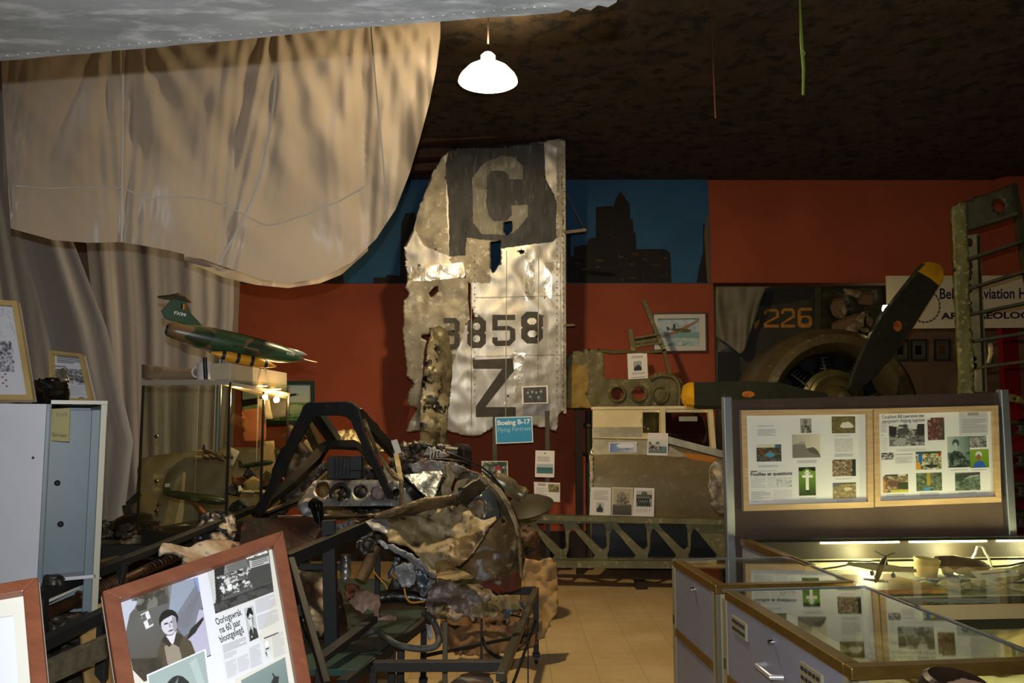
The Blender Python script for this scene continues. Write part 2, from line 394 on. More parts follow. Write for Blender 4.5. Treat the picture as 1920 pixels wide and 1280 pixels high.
mk.append(([(1324, 405), (1327, 402), (1331, 530), (1326, 530), (1320, 440)], 4))
o = plate('mural', [(250, 335), (1327, 335), (1329, 400), (1332, 531), (250, 531)], WY-.012, [m_blue, m_bld, m_lr, m_ly, m_mo], marks=mk, cell=40, thick=.01, smooth=False)
tag(o, 'painted mural of a dark night skyline against deep blue, high on back wall', 'mural')

# ------------------------------------------------------------ ceiling lamp
L0 = at(915, 137, 5.4)
lt = thing('pendant_lamp', L0, 'lit white enamel dish lamp hanging from the dark ceiling', 'lamp')
m_en = mat('enamel_glow', 'f4ead8', .25, 0, emit='ffe6b8', estr=3)  # emission stands in for bulb light falling on the enamel
MB().lathe([(.2, -.06), (.198, -.045), (.185, -.02), (.14, .03), (.09, .06), (.05, .075), (.05, .12), (.03, .14), (.001, .14)], L0, seg=40).lathe([(.2, -.06), (.192, -.055), (.178, -.022), (.134, .024), (.085, .053), (.02, .07)], L0, seg=40).build('lamp_shade', m_en, lt, smooth=True)
MB().lathe([(.001, -.078), (.015, -.075), (.03, -.06), (.036, -.04), (.03, -.02), (.018, .0), (.015, .06)], L0, seg=20).build('bulb', mat('bulb_glow', 'fff0d0', .4, emit='ffe6b0', estr=60), lt, smooth=True)
MB().tube([L0+Vector((0, 0, .13)), (L0.x, L0.y, CEIL)], .006).build('cord', m_dark, lt)
lamp('pendant_bulb_light', 'POINT', L0+Vector((0, 0, -.04)), 470, (1, .77, .44), .058)
lamp('ceiling_fill_spot', 'SPOT', L0+Vector((0, 0, .2)), 60, (1, .78, .45), rot=(pi, 0, 0), spot_size=radians(150), spot_blend=.6, shadow_soft_size=.05)  # added upward spot above the shade, only brightens the ceiling

# ------------------------------------------------------------ aluminium wing panel overhead
m_alu = mat('weathered_aluminium', 'a4a9ac', .55, .1, '82888a', 2.5, .3, .7, 'c9cdd0', 9, .5, .75, bump=.06, bscale=6, stretch=(1, 3, 1))
wt = thing('aircraft_wing_skin', atz(500, 20, 2.62), 'grey riveted aluminium aircraft skin hanging overhead, torn at its right end', 'aircraft panel')
mW = lambda x, y: atz(x, y, 2.62)
wo = [(-260, 136), (0, 112), (300, 86), (600, 57), (820, 38), (860, 35), (980, 27), (1050, 22), (1062, 16), (1075, 21), (1088, 13), (1108, 17), (1120, 8), (1140, 11), (1155, 2), (1165, -20), (1150, -90), (1180, -200), (900, -420), (-100, -420), (-700, -100)]
plate('skin', wo, mW, m_alu, wt, cell=40, thick=.006, rag=1, smooth=False)
for t in range(60):
    x = -100+t*19; y = 112-x*.092+(-9); p = mW(x, y)-Vector((0, 0, .004)); MB().lathe([(.001, -.002), (.003, -.0015), (.004, 0)], p, seg=6).build('rivet', m_alu, wt)
B = MB(); B.beam(mW(-200, 118)+Vector((0, 0, .03)), mW(850, 22)+Vector((0, 0, .03)), .02, .05); B.build('edge_stiffener', m_alu, wt)
B = MB()
for x, y in ((100, -60), (900, -60)): p = mW(x, y); B.tube([p, (p.x, p.y, CEIL)], .003, 5)
B.build('hanging_wire', m_dark, wt)

# ------------------------------------------------------------ parachute
def silk(name, col, tr, rough=.45):
    m = bpy.data.materials.new(name); m.use_nodes = True; nt = m.node_tree; b = nt.nodes['Principled BSDF']; N = nt.nodes.new; L = nt.links.new
    b.inputs['Base Color'].default_value = (*lin(col), 1); b.inputs['Roughness'].default_value = rough; b.inputs['Sheen Weight'].default_value = .15
    t = N('ShaderNodeBsdfTranslucent'); t.inputs[0].default_value = (*lin(col), 1); x = N('ShaderNodeMixShader'); x.inputs[0].default_value = tr
    L(b.outputs[0], x.inputs[1]); L(t.outputs[0], x.inputs[2]); L(x.outputs[0], nt.nodes['Material Output'].inputs[0])
    n = N('ShaderNodeTexNoise'); n.inputs['Scale'].default_value = 5; n.inputs['Detail'].default_value = 9; n.inputs['Roughness'].default_value = .62; n.inputs['Distortion'].default_value = .9
    mp = N('ShaderNodeMapping'); mp.inputs['Scale'].default_value = (1.3, 1, .45); tc = N('ShaderNodeTexCoord'); L(tc.outputs['Object'], mp.inputs[0]); L(mp.outputs[0], n.inputs['Vector'])
    bb = N('ShaderNodeBump'); bb.inputs['Strength'].default_value = .22; bb.inputs['Distance'].default_value = .03; L(n.outputs[0], bb.inputs['Height']); L(bb.outputs[0], b.inputs['Normal']); L(bb.outputs[0], t.inputs['Normal'])
    return m
m_silk = silk('parachute_silk', 'b5a898', .27, .4)
cols_ = [(-4, 20, 428), (80, 100, 450), (150, 165, 455), (232, 228, 454), (262, 262, 459), (330, 320, 470), (390, 375, 484), (440, 430, 503), (475, 490, 524), (500, 540, 531), (515, 600, 522), (560, 660, 492), (600, 705, 448), (650, 742, 392), (686, 768, 325), (730, 788, 258), (770, 806, 190), (800, 818, 130), (824, 826, 70)]
def interp(u, idx):
    xs = np.linspace(0, 1, len(cols_)); return float(np.interp(u, xs, [c[idx] for c in cols_]))
NU, NV = 240, 110
seamx = [232, 515, 686]
def chute_pt(u, v, off=0):
    tx, bx, by = interp(u, 0), interp(u, 1), interp(u, 2)
    ty = -60-40*u; y = ty+(by-ty)*v; x = tx+(bx-tx)*(v**1.35)
    sw = min(abs(x-s_+(v*30 if s_ == 515 else 0)) for s_ in (10, 228, 500-v*90, 684, 830))
    fold = .14*noise.noise((x*.004+v*.9, y*.004, 3))+.02*noise.noise((x*.011-y*.009, y*.007, 8))+.005*noise.noise((x*.03-y*.022, y*.01, 2))+.0015*noise.noise((x*.07+y*.03, y*.015, 5))
    pull = -.05*math.exp(-(sw/26)**2)*(.4+.6*v)
    pull += .006*sin(sw*.28+y*.02)*math.exp(-(sw/60)**2)
    for sx_ in (228, 515, 684, 828):
        dx, dy = x-sx_, y+40; rr_ = math.hypot(dx, dy)+1; an = math.atan2(dx, dy); pull += .02*sin(an*26+sx_)*math.exp(-abs(an)*1.6)*math.exp(-(rr_-240)**2/60000)
    Y = 4.45+.3*(1-v)-(.35*sin(v*pi*.9))*.6+fold+pull+off+(.35*max(0, u-.55))
    return at(x, y, Y)
pt_ = thing('parachute', at(400, 300, 4.5), 'large beige silk parachute canopy draped from the ceiling above the model jet', 'parachute')
G = [[chute_pt(i/NU, j/NV) for i in range(NU+1)] for j in range(NV+1)]
MB().grid(G).build('canopy', m_silk, pt_, smooth=True)
m_seam = mat('seam_tape', 'c9c3b4', .6)
for k, (ua, ub) in enumerate(((3/18, 3/18), (10/18, 6.6/18), (14/18, 12.6/18))):
    MB().tube([chute_pt(ua+(ub-ua)*(j/50)**1.5, j/50, -.012) for j in range(51)], .007 if k < 2 else .004, 6).build('seam', m_seam, pt_, smooth=True)
MB().tube([chute_pt(.01+.66*i/80, .83-.03*abs(sin(i*.115)), -.008) for i in range(81)], .004, 6).build('seam', m_seam, pt_, smooth=True)
G = []
for j in range(14):
    G.append([])
    for i in range(81):
        u = i/80; x = 345+(690-345)*u; yb = np.interp(x, [345, 420, 480, 540, 600, 640, 690], [488, 520, 534, 540, 531, 515, 470]); yt = np.interp(x, [345, 690], [478, 440]); v = j/13
        G[-1].append(at(x, yt+(yb-yt)*v, 4.75+.1*sin(v*3)*-1+.05*noise.noise((x*.03, v*2, 1))))
MB().grid(G).build('canopy_hem', m_silk, pt_, smooth=True)
B = MB()
for u in (.0, .35, .7, 1): p = chute_pt(u, 0); B.tube([p, (p.x, p.y, CEIL)], .004, 5)
B.build('suspension_cord', m_seam, pt_)

# hanging sheets behind the glass cabinet
def drape(name, cL, cR, y0, y1, Y, col, tr, amp, fr, seed, label, cat, group=None, waist=None):
    m = silk(name+'_cloth%d' % seed, col, tr, .5); G = []
    yt = max(range(-200, 400), key=lambda y: -abs(at(200, y, Y).z-CEIL)); cL, cR = [[((y0+q[0]*(y1-y0)-yt)/(y1-yt), q[1]) for q in c] for c in (cL, cR)]; y0 = yt
    for j in range(61):
        v = j/60; G.append([])
        xl = np.interp(v, [q[0] for q in cL], [q[1] for q in cL]); xr = np.interp(v, [q[0] for q in cR], [q[1] for q in cR])
        for i in range(151):
            u = i/150; f = noise.noise((u*fr+.3*noise.noise((u*3, v*2, seed)), v*.7, seed))+.45*noise.noise((u*fr*2.7, v*1.2, seed+2))
            G[-1].append(at(xl+(xr-xl)*u, y0+(y1-y0)*v, Y+amp*f*(.5+.5*v)))
    o = MB().grid(G).build(name, m, smooth=True); return tag(o, label, cat, group)
drape('hanging_sheet', [(0, 150), (.35, 175), (1, 215)], [(0, 440), (.35, 438), (.55, 425), (1, 400)], 330, 1075, 6.6, '9f9892', .3, .07, 5, 4, 'grey translucent sheet hanging in folds behind the glass model cabinet', 'curtain')
drape('hanging_sheet', [(0, -80), (1, -80)], [(0, 90), (.4, 200), (.7, 250), (1, 225)], 330, 1040, 6.1, 'a19e9c', .3, .07, 4, 11, 'pale sheet gathered diagonally behind the steel locker at the left edge', 'curtain')
drape('hanging_sheet', [(0, -120), (1, -120)], [(0, 460), (1, 430)], 300, 1000, 7.3, '7c6a58', .2, .06, 3, 21, 'brown flat backing sheet behind the grey hanging sheets', 'curtain')

# wooden beams under ceiling by the fin
m_wood = mat('old_wood', '5a3a22', .7, 0, '442a18', 6, stretch=(1, 6, 6), bump=.2)
def beamthing(a, b, w_, h_, label):
    B = MB().beam(a, b, w_, h_); return tag(B.build('roof_beam', m_wood), label, 'beam')
beamthing(at(700, 270, 8.45), at(1100, 247, 8.4), .1, .05, 'long thin brown wooden batten across the top edge of the hanging tail fin')
beamthing(at(690, 298, 8.8), at(1065, 270, 8.8), .12, .1, 'thicker wooden batten just behind and below the top batten, left of the fin')
beamthing(at(700, 320, 9.1), at(850, 312, 9.1), .1, .08, 'short wooden batten along the top of the mural left of the fin')

# ------------------------------------------------------------ B-17 tail fin
m_fin = mat('bare_aluminium', 'c6bfae', .36, .75, 'a39b89', 1.6, .35, .7, 'dcd5c4', 7, .5, .75, bump=.12, bscale=4, rough2=.5, stretch=(1.6, 1, .5))
m_finp = mat('faded_black_paint', '2c2b27', .55, .1, '48463f', 5, .4, .75, '6e6a60', 14, .58, .75, bump=.2, bscale=6, stretch=(2.2, 1, .5))
m_fing = mat('faded_grey_letter', '7c7868', .5, .35, '5c584c', 5, .4, .7, 'a8a290', 14, .55, .75, bump=.2, bscale=6, stretch=(2, 1, .6))
m_find = mat('stencil_black', '3a362e', .6, .1, '4c473c', 8, .4, .7)
m_finw = mat('dull_skin', 'a09780', .5, .55, '7d745f', 4, .35, .65, 'c6bfae', 14, .55, .7, bump=.3, bscale=7)
fin = thing('tail_fin', at(905, 800, 8.65), 'tall torn aluminium bomber tail fin marked 3858 and Z on the back wall', 'tail fin')
q = lambda pts: [(720+x/2.1325, 240+y/2.1333) for x, y in pts]
fo = q([(265, 85), (230, 120), (190, 190), (150, 300), (135, 330), (120, 400), (80, 480), (84, 540), (95, 600), (85, 640), (102, 664), (80, 690), (75, 820), (90, 960), (90, 990), (120, 1020), (95, 1060), (95, 1105), (132, 1120), (100, 1180), (90, 1212), (150, 1212), (152, 1100), (162, 900), (172, 850), (148, 838), (150, 828), (183, 828), (183, 800), (225, 808), (250, 835), (264, 960), (264, 1060), (246, 1160), (250, 1208), (330, 1232), (375, 1232), (412, 1212), (440, 1198), (520, 1190), (600, 1190), (650, 1200), (692, 1216), (700, 1140), (720, 1128), (722, 800), (722, 560), (717, 300), (716, 40), (500, 72)])
def digit(ch, x0, y0, x1, y1, s):
    w_ = x1-x0; h_ = y1-y0; c = w_*.25
    def box8(a, b, c_, d, k): return [(a+k, b), (c_-k, b), (c_, b+k), (c_, d-k), (c_-k, d), (a+k, d), (a, d-k), (a, b+k)]
    ym = y0+h_*.47
    if ch == '8': return [(box8(x0, y0, x1, y1, c), 3), (box8(x0+s, y0+s, x1-s, ym-s*.3, c*.4), 0), (box8(x0+s, ym+s*.6, x1-s, y1-s, c*.4), 0), ([(x0-1, ym-2), (x0+3, ym+2), (x0-1, ym+6)], 0), ([(x1+1, ym-2), (x1-3, ym+2), (x1+1, ym+6)], 0)]
    if ch == '5': return [([(x0, y0), (x1, y0), (x1, y0+s), (x0+s, y0+s), (x0+s, y0+h_*.36), (x1-c, y0+h_*.36), (x1, y0+h_*.46), (x1, y1-c), (x1-c, y1), (x0+c*.6, y1), (x0, y1-c*.6), (x0, y1-h_*.28), (x0+s, y1-h_*.28), (x0+s, y1-s), (x1-s-c*.3, y1-s), (x1-s, y1-s-c*.3), (x1-s, y0+h_*.53), (x1-s-c*.2, y0+h_*.5), (x0, y0+h_*.5)], 3)]
    if ch == '3': return [([(x0, y0), (x1-c, y0), (x1, y0+c), (x1, ym-c*.5), (x1-c*.5, ym), (x1, ym+c*.5), (x1, y1-c), (x1-c, y1), (x0+c*.3, y1), (x0, y1-s), (x1-s-c*.2, y1-s), (x1-s, y1-s-c*.2), (x1-s, ym+s*.6), (x0+w_*.3, ym+s*.5), (x0+w_*.3, ym-s*.5), (x1-s, ym-s*.5), (x1-s, y0+s), (x0, y0+s)], 3)]
fm = []
fm.append((q([(82, 602), (328, 598), (335, 640), (340, 760), (262, 980), (262, 1060), (246, 1160), (150, 1212), (90, 1212), (70, 800)]), 4, 1))
fm.append((q([(262, 530), (326, 400), (430, 448), (424, 620), (330, 622)]), 4, 1.5))
fm.append((q([(245, 150), (262, 84), (420, 70), (600, 58), (640, 60), (645, 200), (690, 290), (688, 440), (676, 455), (560, 470), (470, 484), (462, 455), (330, 440), (325, 510), (262, 514), (258, 300), (248, 200)]), 1, 1))
fm.append((q([(150, 300), (190, 190), (235, 118), (248, 150), (250, 300), (262, 514), (160, 470), (120, 400)]), 4, 1))
fm.append((q([(352, 200), (400, 140), (470, 110), (520, 118), (555, 150), (555, 205), (500, 205), (500, 190), (480, 170), (430, 172), (412, 192), (408, 300), (418, 350), (440, 375), (490, 372), (510, 350), (510, 312), (575, 308), (575, 355), (520, 420), (480, 428), (390, 425), (358, 380)]), 2, .5))
for q_ in ([(985, 480), (1000, 476), (1004, 560), (985, 565)], [(1020, 492), (1052, 490), (1052, 505), (1034, 508), (1036, 560), (1020, 560)], [(962, 660), (985, 662), (978, 720), (964, 740)], [(770, 500), (868, 492), (872, 520), (772, 528)], [(950, 745), (968, 742), (968, 756), (945, 757)]): fm.append((q_, 5, 1.2))
fm.append(([(1043, 262), (1058, 258), (1058, 440), (1045, 445), (1044, 330)], 4, .8))
fm += digit('3', 832, 596, 862, 655, 10)+digit('8', 876, 594, 911, 652, 11)+digit('5', 923, 590, 966, 648, 10)+digit('8', 977, 584, 1018, 644, 12)
fm.append((q([(355, 926), (515, 920), (520, 970), (405, 1115), (527, 1115), (527, 1152), (367, 1156), (367, 1112), (472, 963), (357, 962)]), 3))
fh = [q([(426, 456), (466, 452), (465, 540), (434, 582), (428, 560)]), q([(480, 378), (512, 374), (512, 415), (490, 432), (478, 415)]), q([(180, 660), (200, 640), (215, 630), (217, 650), (188, 678)]), q([(335, 620), (347, 622), (345, 700), (362, 762), (345, 780), (338, 700)]), circ(978, 472, 5, 3, n=8)]
fpl_ = plane((900, 260, 8.28), (760, 800, 8.62), (1058, 800, 8.70))
fpl = lambda x, y: fpl_(x, y)+Vector((0, -.02, 0))
fin_c = plate('fin_skin', fo, fpl_, [m_fin, m_finp, m_fing, m_find, m_finw, mat('polished_patch', 'e8e0c8', .25, .7, 'd0c6ac', 8, bump=.3, bscale=12)], fin, holes=fh, marks=fm, cell=5, thick=.012, rag=1.2, crumple=.012, cs=1.6)
for k, (a_, b_) in enumerate((((884, 470), (884, 800)), ((950, 470), (948, 795)), ((1010, 462), (1008, 770)), ((1050, 300), (1052, 760)))):
    B = MB(); B.beam(fpl(*a_), fpl(*b_), .009, .004); B.build('lapped_seam', m_finw, fin)
for y in (558, 668):
    B = MB(); B.beam(fpl(890, y), fpl(1052, y-4), .008, .004); B.build('lapped_seam', m_finw, fin)
for xx in (1044, 1056, 890):
    B = MB(); [B.lathe([(.001, -.004), (.006, -.002), (.008, 0)], fpl(xx, y)-Vector((0, .004, 0)), (0, 1, 0), 5) for y in range(300 if xx > 1000 else 480, 760, 12)]; B.build('rivets', m_finw, fin)
B = MB()
for x in (842, 905, 968, 1020): B.tube([fpl_(x, y)+Vector((0, .02, 0)) for y in range(500, 790, 20)], .006, 5)
B.build('skin_stringer', m_fin, fin)
B = MB(); B.beam(fpl_(1057, 264), fpl_(1059, 775), .03, .03); B.build('rear_spar', m_finw, fin)
B = MB(); B.beam(fpl_(1058, 436), at(1100, 431, 8.3), .03, .03); B.beam(fpl_(1058, 610), at(1077, 609, 8.45), .02, .02); B.build('hinge_arm', m_finw, fin)
B = MB().tube([at(1052, 345, 8.33), at(1095, 428, 8.3)], .003, 5); B.build('wire', m_wood, fin)
B = MB()
for x, z0 in ((928, 775), (1026, 770)): B.beam(at(x, z0, 8.50), Vector((at(x, z0, 8.50).x, 8.50, 0)), .045, .03)
B.build('support_post', mat('olive_post', '4c4630', .6, .2, '3a3626', 5), fin)
m_pale = mat('pale_slat', 'b0a070', .7, 0, '6c5a30', 30)
# mottled strut in front of the slot
m_str = mat('peeling_cream_black', 'a59c80', .45, .35, '14120e', 9, .5, .54, '857c60', 3, .4, .6, bump=.35, bscale=12)
st = [(807, 617), (822, 612), (838, 622), (845, 650), (846, 700), (843, 735), (838, 770), (836, 815), (842, 850), (840, 1092), (787, 1092), (785, 850), (789, 790), (790, 740), (797, 690), (801, 655)]
o = plate('torn_airframe_strut', st, idw([(800, 640, 8.35), (845, 640, 8.5), (820, 700, 8.2), (790, 720, 8.3), (846, 720, 8.45), (815, 800, 8.1), (785, 830, 8.2), (842, 830, 8.3), (815, 1090, 8.3)]), m_str, cell=5, thick=.03, rag=1, crumple=.04, cs=4)
tag(o, 'curved black and cream peeling metal strut standing in the gap of the tail fin', 'aircraft part')
# ------------------------------------------------------------ back wall exhibits, right of the fin
def page_thing(name, corners, Y, label, cat, group=None, base='e6e2dc', t=.004, fill=None):
    """thin printed sheet; corners px TL,TR,BR,BL; fill(page, T) draws with u,v in 0..1"""
    m = mapper(Y); pg = Page(m); pg.sheet(corners, base, t)
    a, b, c, d = [Vector(x) for x in corners]
    T = lambda u, v: ((a*(1-u)+b*u)*(1-v)+(d*(1-u)+c*u)*v)
    if fill: fill(pg, T)
    o = pg.build(name); return tag(o, label, cat, group)
def R_(T, u0, v0, u1, v1): return [T(u0, v0), T(u1, v0), T(u1, v1), T(u0, v1)]
def crew_img():
    im = Img(60, 44, 'd0d0cc').grad('c4c4c0', '9a9a94').poly([(.3, .3), (.35, .08), (.65, .08), (.72, .3)], '66665f').rect(.02, .28, .98, .5, '50504a')
    for r_, (yy, n_) in enumerate(((.45, 7), (.68, 6))):
        for k_ in range(n_):
            x_ = .1+.8*(k_+.5*(r_ % 2))/n_; im.ell(x_, yy+.16, .06, .17, ['2c2c2a', '3a3a36'][k_ % 2]).ell(x_, yy-.02, .03, .05, 'a8a8a2')
    return im
GREY = ['1c1c1c', '3a3a38', '6a6a66', '8e8e8a', 'b8b8b2']
# blue sign
def f(pg, T):
    pg.poly(R_(T, .03, .04, .97, .96), '2a93c8', 1)
    a, b = T(.06, .3), T(.94, .28); pg.text('Boeing B-17', a.x, a.y, b.x, b.y, 9, 'eaf4fa', .03, 2)
    a, b = T(.06, .55), T(.94, .53); pg.text('Flying Fortress', a.x, a.y, b.x, b.y, 8, 'a8d4ea', 0, 2, .25)
page_thing('exhibit_sign', [(928, 782), (998, 780), (1000, 829), (930, 832)], 8.47, 'bright blue sign board with white lettering below the tail fin', 'sign', base='cfe4ee', t=.01, fill=f)
def f(pg, T): pg.img(R_(T, .06, .08, .94, .94), Img(60, 40, '2c2c2a').grad('4a4a46', '242422').blotch(['3c3c3a', '1c1c1c', '55554f'], 4, 4, mix=.5).ell(.2, .35, .05, .09, '9a9a94').ell(.38, .3, .05, .09, 'a4a49e').ell(.56, .36, .05, .09, '8e8e88').ell(.76, .3, .05, .09, '9a9a94').ell(.3, .62, .05, .09, '8a8a84').ell(.65, .66, .05, .09, '94948e'))
page_thing('photograph', [(978, 724), (1027, 722), (1028, 756), (979, 757)], 8.49, 'black and white group photograph stuck on the lower right of the tail fin', 'photograph', fill=f)
def f(pg, T):
    pg.poly([T(.5+.04*cos(a), .1+.03*sin(a)) for a in np.linspace(0, 6.2, 7)[:-1]], '333333'); pg.lines(R_(T, .1, .22, .75, .42), 3, '9a9a9a'); pg.img(R_(T, .08, .5, .93, .86), Img(20, 16).grad('aebfc8', '9fb4b8', 0, .45).grad('2f5a60', '4b7a78', .4, 1))
page_thing('info_sheet', [(1004, 844), (1040, 845), (1039, 895), (1003, 894)], 8.475, 'white card with a seascape picture pinned to the right post under the fin', 'paper', fill=f)
def f(pg, T):
    pg.lines(R_(T, .15, .06, .45, .2), 2, '333333'); pg.img(R_(T, .55, .08, .97, .5), Img(14, 10, '6f7a3c').blotch(['8c8c4a', '7c3a2c', '4d5a28', 'b0a070'], 3, 5)); pg.lines(R_(T, .08, .3, .5, .9), 8, 'c2c0bb')
page_thing('info_sheet', [(1001, 903), (1050, 905), (1050, 941), (1002, 938)], 8.475, 'white card with small coloured corner picture, lowest on the right post', 'paper', fill=f)
def f(pg, T): pg.img(R_(T, .03, .03, .97, .97), Img(30, 24, '3b4a2c').blotch(['24381c', '5c6b44', 'cfc9bb', '8d8f80', '20281a'], 4, 8).ell(.62, .35, .13, .14, 'a02a22').ell(.66, .7, .1, .3, 'd8d4c8'))
page_thing('photograph', [(903, 864), (952, 864), (953, 905), (904, 906)], 8.475, 'colour photograph with a red flower among leaves on the left post', 'photograph', fill=f)

# olive bulkhead with yellow end and lightening holes
m_olive = mat('olive_paint', '6b6238', .6, .1, '564e2e', 5, .35, .65, '8a7f52', 14, .56, .66, bump=.25, bscale=9)
m_oly = mat('yellow_primer', '9c7c22', .55, .1, '7f6520', 4, .35, .65, bump=.2)
bk = thing('wing_root_bulkhead', at(1170, 765, 9.0), 'olive bulkhead section with round holes and worn yellow end on the red wall', 'aircraft part')
bo = [(1064, 668), (1072, 660), (1095, 655), (1128, 655), (1132, 661), (1132, 710), (1215, 710), (1225, 703), (1240, 700), (1265, 702), (1278, 712), (1281, 730), (1281, 764), (1062, 765), (1062, 690)]
plate('bulkhead_web', bo, 9.0, [m_olive, m_oly], bk, holes=[circ(1157, 738, 11.5), circ(1197, 738, 11.5)], marks=[([(1070, 685), (1098, 684), (1104, 710), (1098, 740), (1108, 764), (1063, 764), (1066, 700)], 1, 1.2)], cell=6, thick=.03, crumple=.015, cs=4)
def ring(B, px, py, Y, r0, r1, dep=.02, seg=20, mi=0):
    c = at(px, py, Y); k = Y/F; B.lathe([(r0*k, 0), (r0*k, -dep), ((r0+r1)/2*k, -dep*1.6), (r1*k, -dep), (r1*k, 0)], c, (0, 1, 0), seg, mi)
for px in (1157, 1197): B = MB(); ring(B, px, 738, 8.98, 11.5, 17); B.build('flanged_hole', m_olive, bk, smooth=True)
B = MB(); ring(B, 1238, 740, 8.98, 12, 17); B.lathe([(.001, -.01), (.05, -.02), (.07, -.01)], at(1238, 740, 8.98), (0, 1, 0), 18); B.build('blanked_hole', m_olive, bk, smooth=True)
B = MB(); B.tube(bez([at(x, y, 8.95) for x, y in ((1218, 710), (1236, 702), (1262, 706), (1273, 722), (1274, 750), (1272, 764))]), .025, 6); B.build('flange', m_olive, bk, smooth=True)
B = MB(); B.tube([at(x, y, 8.98) for x, y in ((1128, 657), (1150, 660), (1185, 659), (1210, 660), (1240, 658))], [.02, .025, .015, .02, .02], 6); B.build('upper_edge', m_olive, bk)
B = MB(); B.beam(at(1206, 563, 8.95), at(1246, 658, 8.95), .045, .03, up=(0, 1, 0)); B.beam(at(1244, 655, 8.95), at(1256, 702, 8.95), .035, .03, up=(0, 1, 0)); B.build('diagonal_strip', m_olive, bk)
B = MB(); B.beam(at(1181, 617, 8.97), at(1187, 658, 8.97), .05, .03, up=(0, 1, 0)); B.build('upright_strip', m_olive, bk)
plate('channel_bracket', [(1189, 634), (1236, 627), (1240, 640), (1238, 645), (1191, 650)], 8.97, m_olive, bk, cell=5, thick=.02, rag=.8)
B = MB(); B.beam(at(1189, 634, 8.93), at(1236, 626, 8.93), .02, .04, up=(0, 1, 0)); B.beam(at(1191, 650, 8.93), at(1240, 642, 8.93), .02, .04, up=(0, 1, 0)); B.build('bracket_flange', m_olive, bk)
def f(pg, T): pg.lines(R_(T, .22, .1, .78, .2), 2, '777777'); pg.img(R_(T, .3, .3, .7, .68), Img(14, 16).grad('b0b0ac', '8a8a86').poly([(0, 1), (0, .75), (.4, .5), (.6, .4), (1, .7), (1, 1)], '2b2b2b')); pg.lines(R_(T, .18, .74, .85, .84), 2, 'a0a0a0'); pg.lines(R_(T, .15, .92, .85, .96), 1, '555555')
page_thing('info_sheet', [(1176, 663), (1213, 661), (1215, 709), (1178, 711)], 8.97, 'white sheet with a small grey picture in the opening of the olive bulkhead', 'paper', fill=f)
B = MB().beam(at(1085, 762, 9.05), Vector((at(1085, 762, 9.05).x, 9.05, 0)), .08, .06); B.build('support_post', m_dark, bk)

# framed pictures on the red wall
def picture(name, c, Y, w_, mcol, mate, label, img, border, ucorner=.0, dep=.025):
    m = mapper(Y); q4 = [m(x, y) for x, y in c]; ctr = sum(q4, Vector())/4
    t = thing(name, Vector((ctr.x, ctr.y, min(p.z for p in q4))), label, 'framed picture')
    B = MB(); quadframe(B, q4, w_, dep); B.build('frame', mcol, t)
    pg = Page(m); pg.sheet(c, mate, .008); a, b, cc, d = [Vector(x) for x in c]
    T = lambda u, v: ((a*(1-u)+b*u)*(1-v)+(d*(1-u)+cc*u)*v)
    img(pg, T); pg.build('print', t); return t
def f(pg, T):
    im = Img(84, 60).grad('4c7fa0', 'a9c0c4', 0, .5).grad('8fb6b4', '6fa39c', .5, 1).blotch(['d5dad6', 'bccdd0', 'c4d2d4'], 4, 6, .05, .5, mix=.5).blotch(['d8ddd8', 'b8ccc8'], 5, 7, .7, 1, mix=.5, dens=.4)
    im.poly([(.05, .63), (.35, .48), (.62, .3), (.95, .08), (.98, .12), (.72, .36), (.45, .56), (.1, .66)], 'a67a5e').poly([(.28, .4), (.4, .36), (.7, .38), (.8, .42), (.78, .5), (.6, .52), (.4, .46)], '5f6540').poly([(.2, .32), (.25, .3), (.3, .4), (.24, .45)], '43463c').poly([(.37, .2), (.43, .22), (.42, .4), (.36, .4)], '3d4a50').ell(.56, .46, .07, .04, '8c6a4c')
    pg.img(R_(T, .10, .14, .87, .85), im)
picture('aircraft_print', [(1223, 587), (1324, 586), (1325, 659), (1224, 660)], 9.86, .012, mat('thin_grey_frame', '55504a', .4, .4), 'ddd6c4', 'framed print of a bomber over clouds with wide white mount, right on red wall', f, 0)
def f(pg, T):
    im = Img(60, 80).grad('b5cdd0', 'd4d6b8', 0, .5).grad('7d9c4c', '4f8038', .5, 1).blotch(['c2cf94', '3f7036', 'a8b870'], 4, 6, .55, 1, mix=.6)
    im.poly([(0, .42), (.3, .34), (.8, .24), (.86, .28), (.5, .42), (.35, .5), (0, .62)], '2c241c').poly([(.3, .2), (.5, .3), (.62, .5), (.55, .55)], '2c241c').ell(.4, .36, .1, .07, '2c241c')
    pg.img(R_(T, -.5, .1, .86, .9), im)
picture('aircraft_print', [(500, 714), (590, 714), (591, 794), (500, 795)], 9.86, .045, mat('green_frame', '173d24', .5), 'c9c7b4', 'green framed aircraft print on red wall, half hidden by the glass cabinet', f, 0)
o = MB().box(at(437, 593, 9.88), (.06, .03, .3)).build('wall_bracket', m_dark); tag(o, 'small dark bracket on the red wall beside the grey sheet edge', 'bracket')

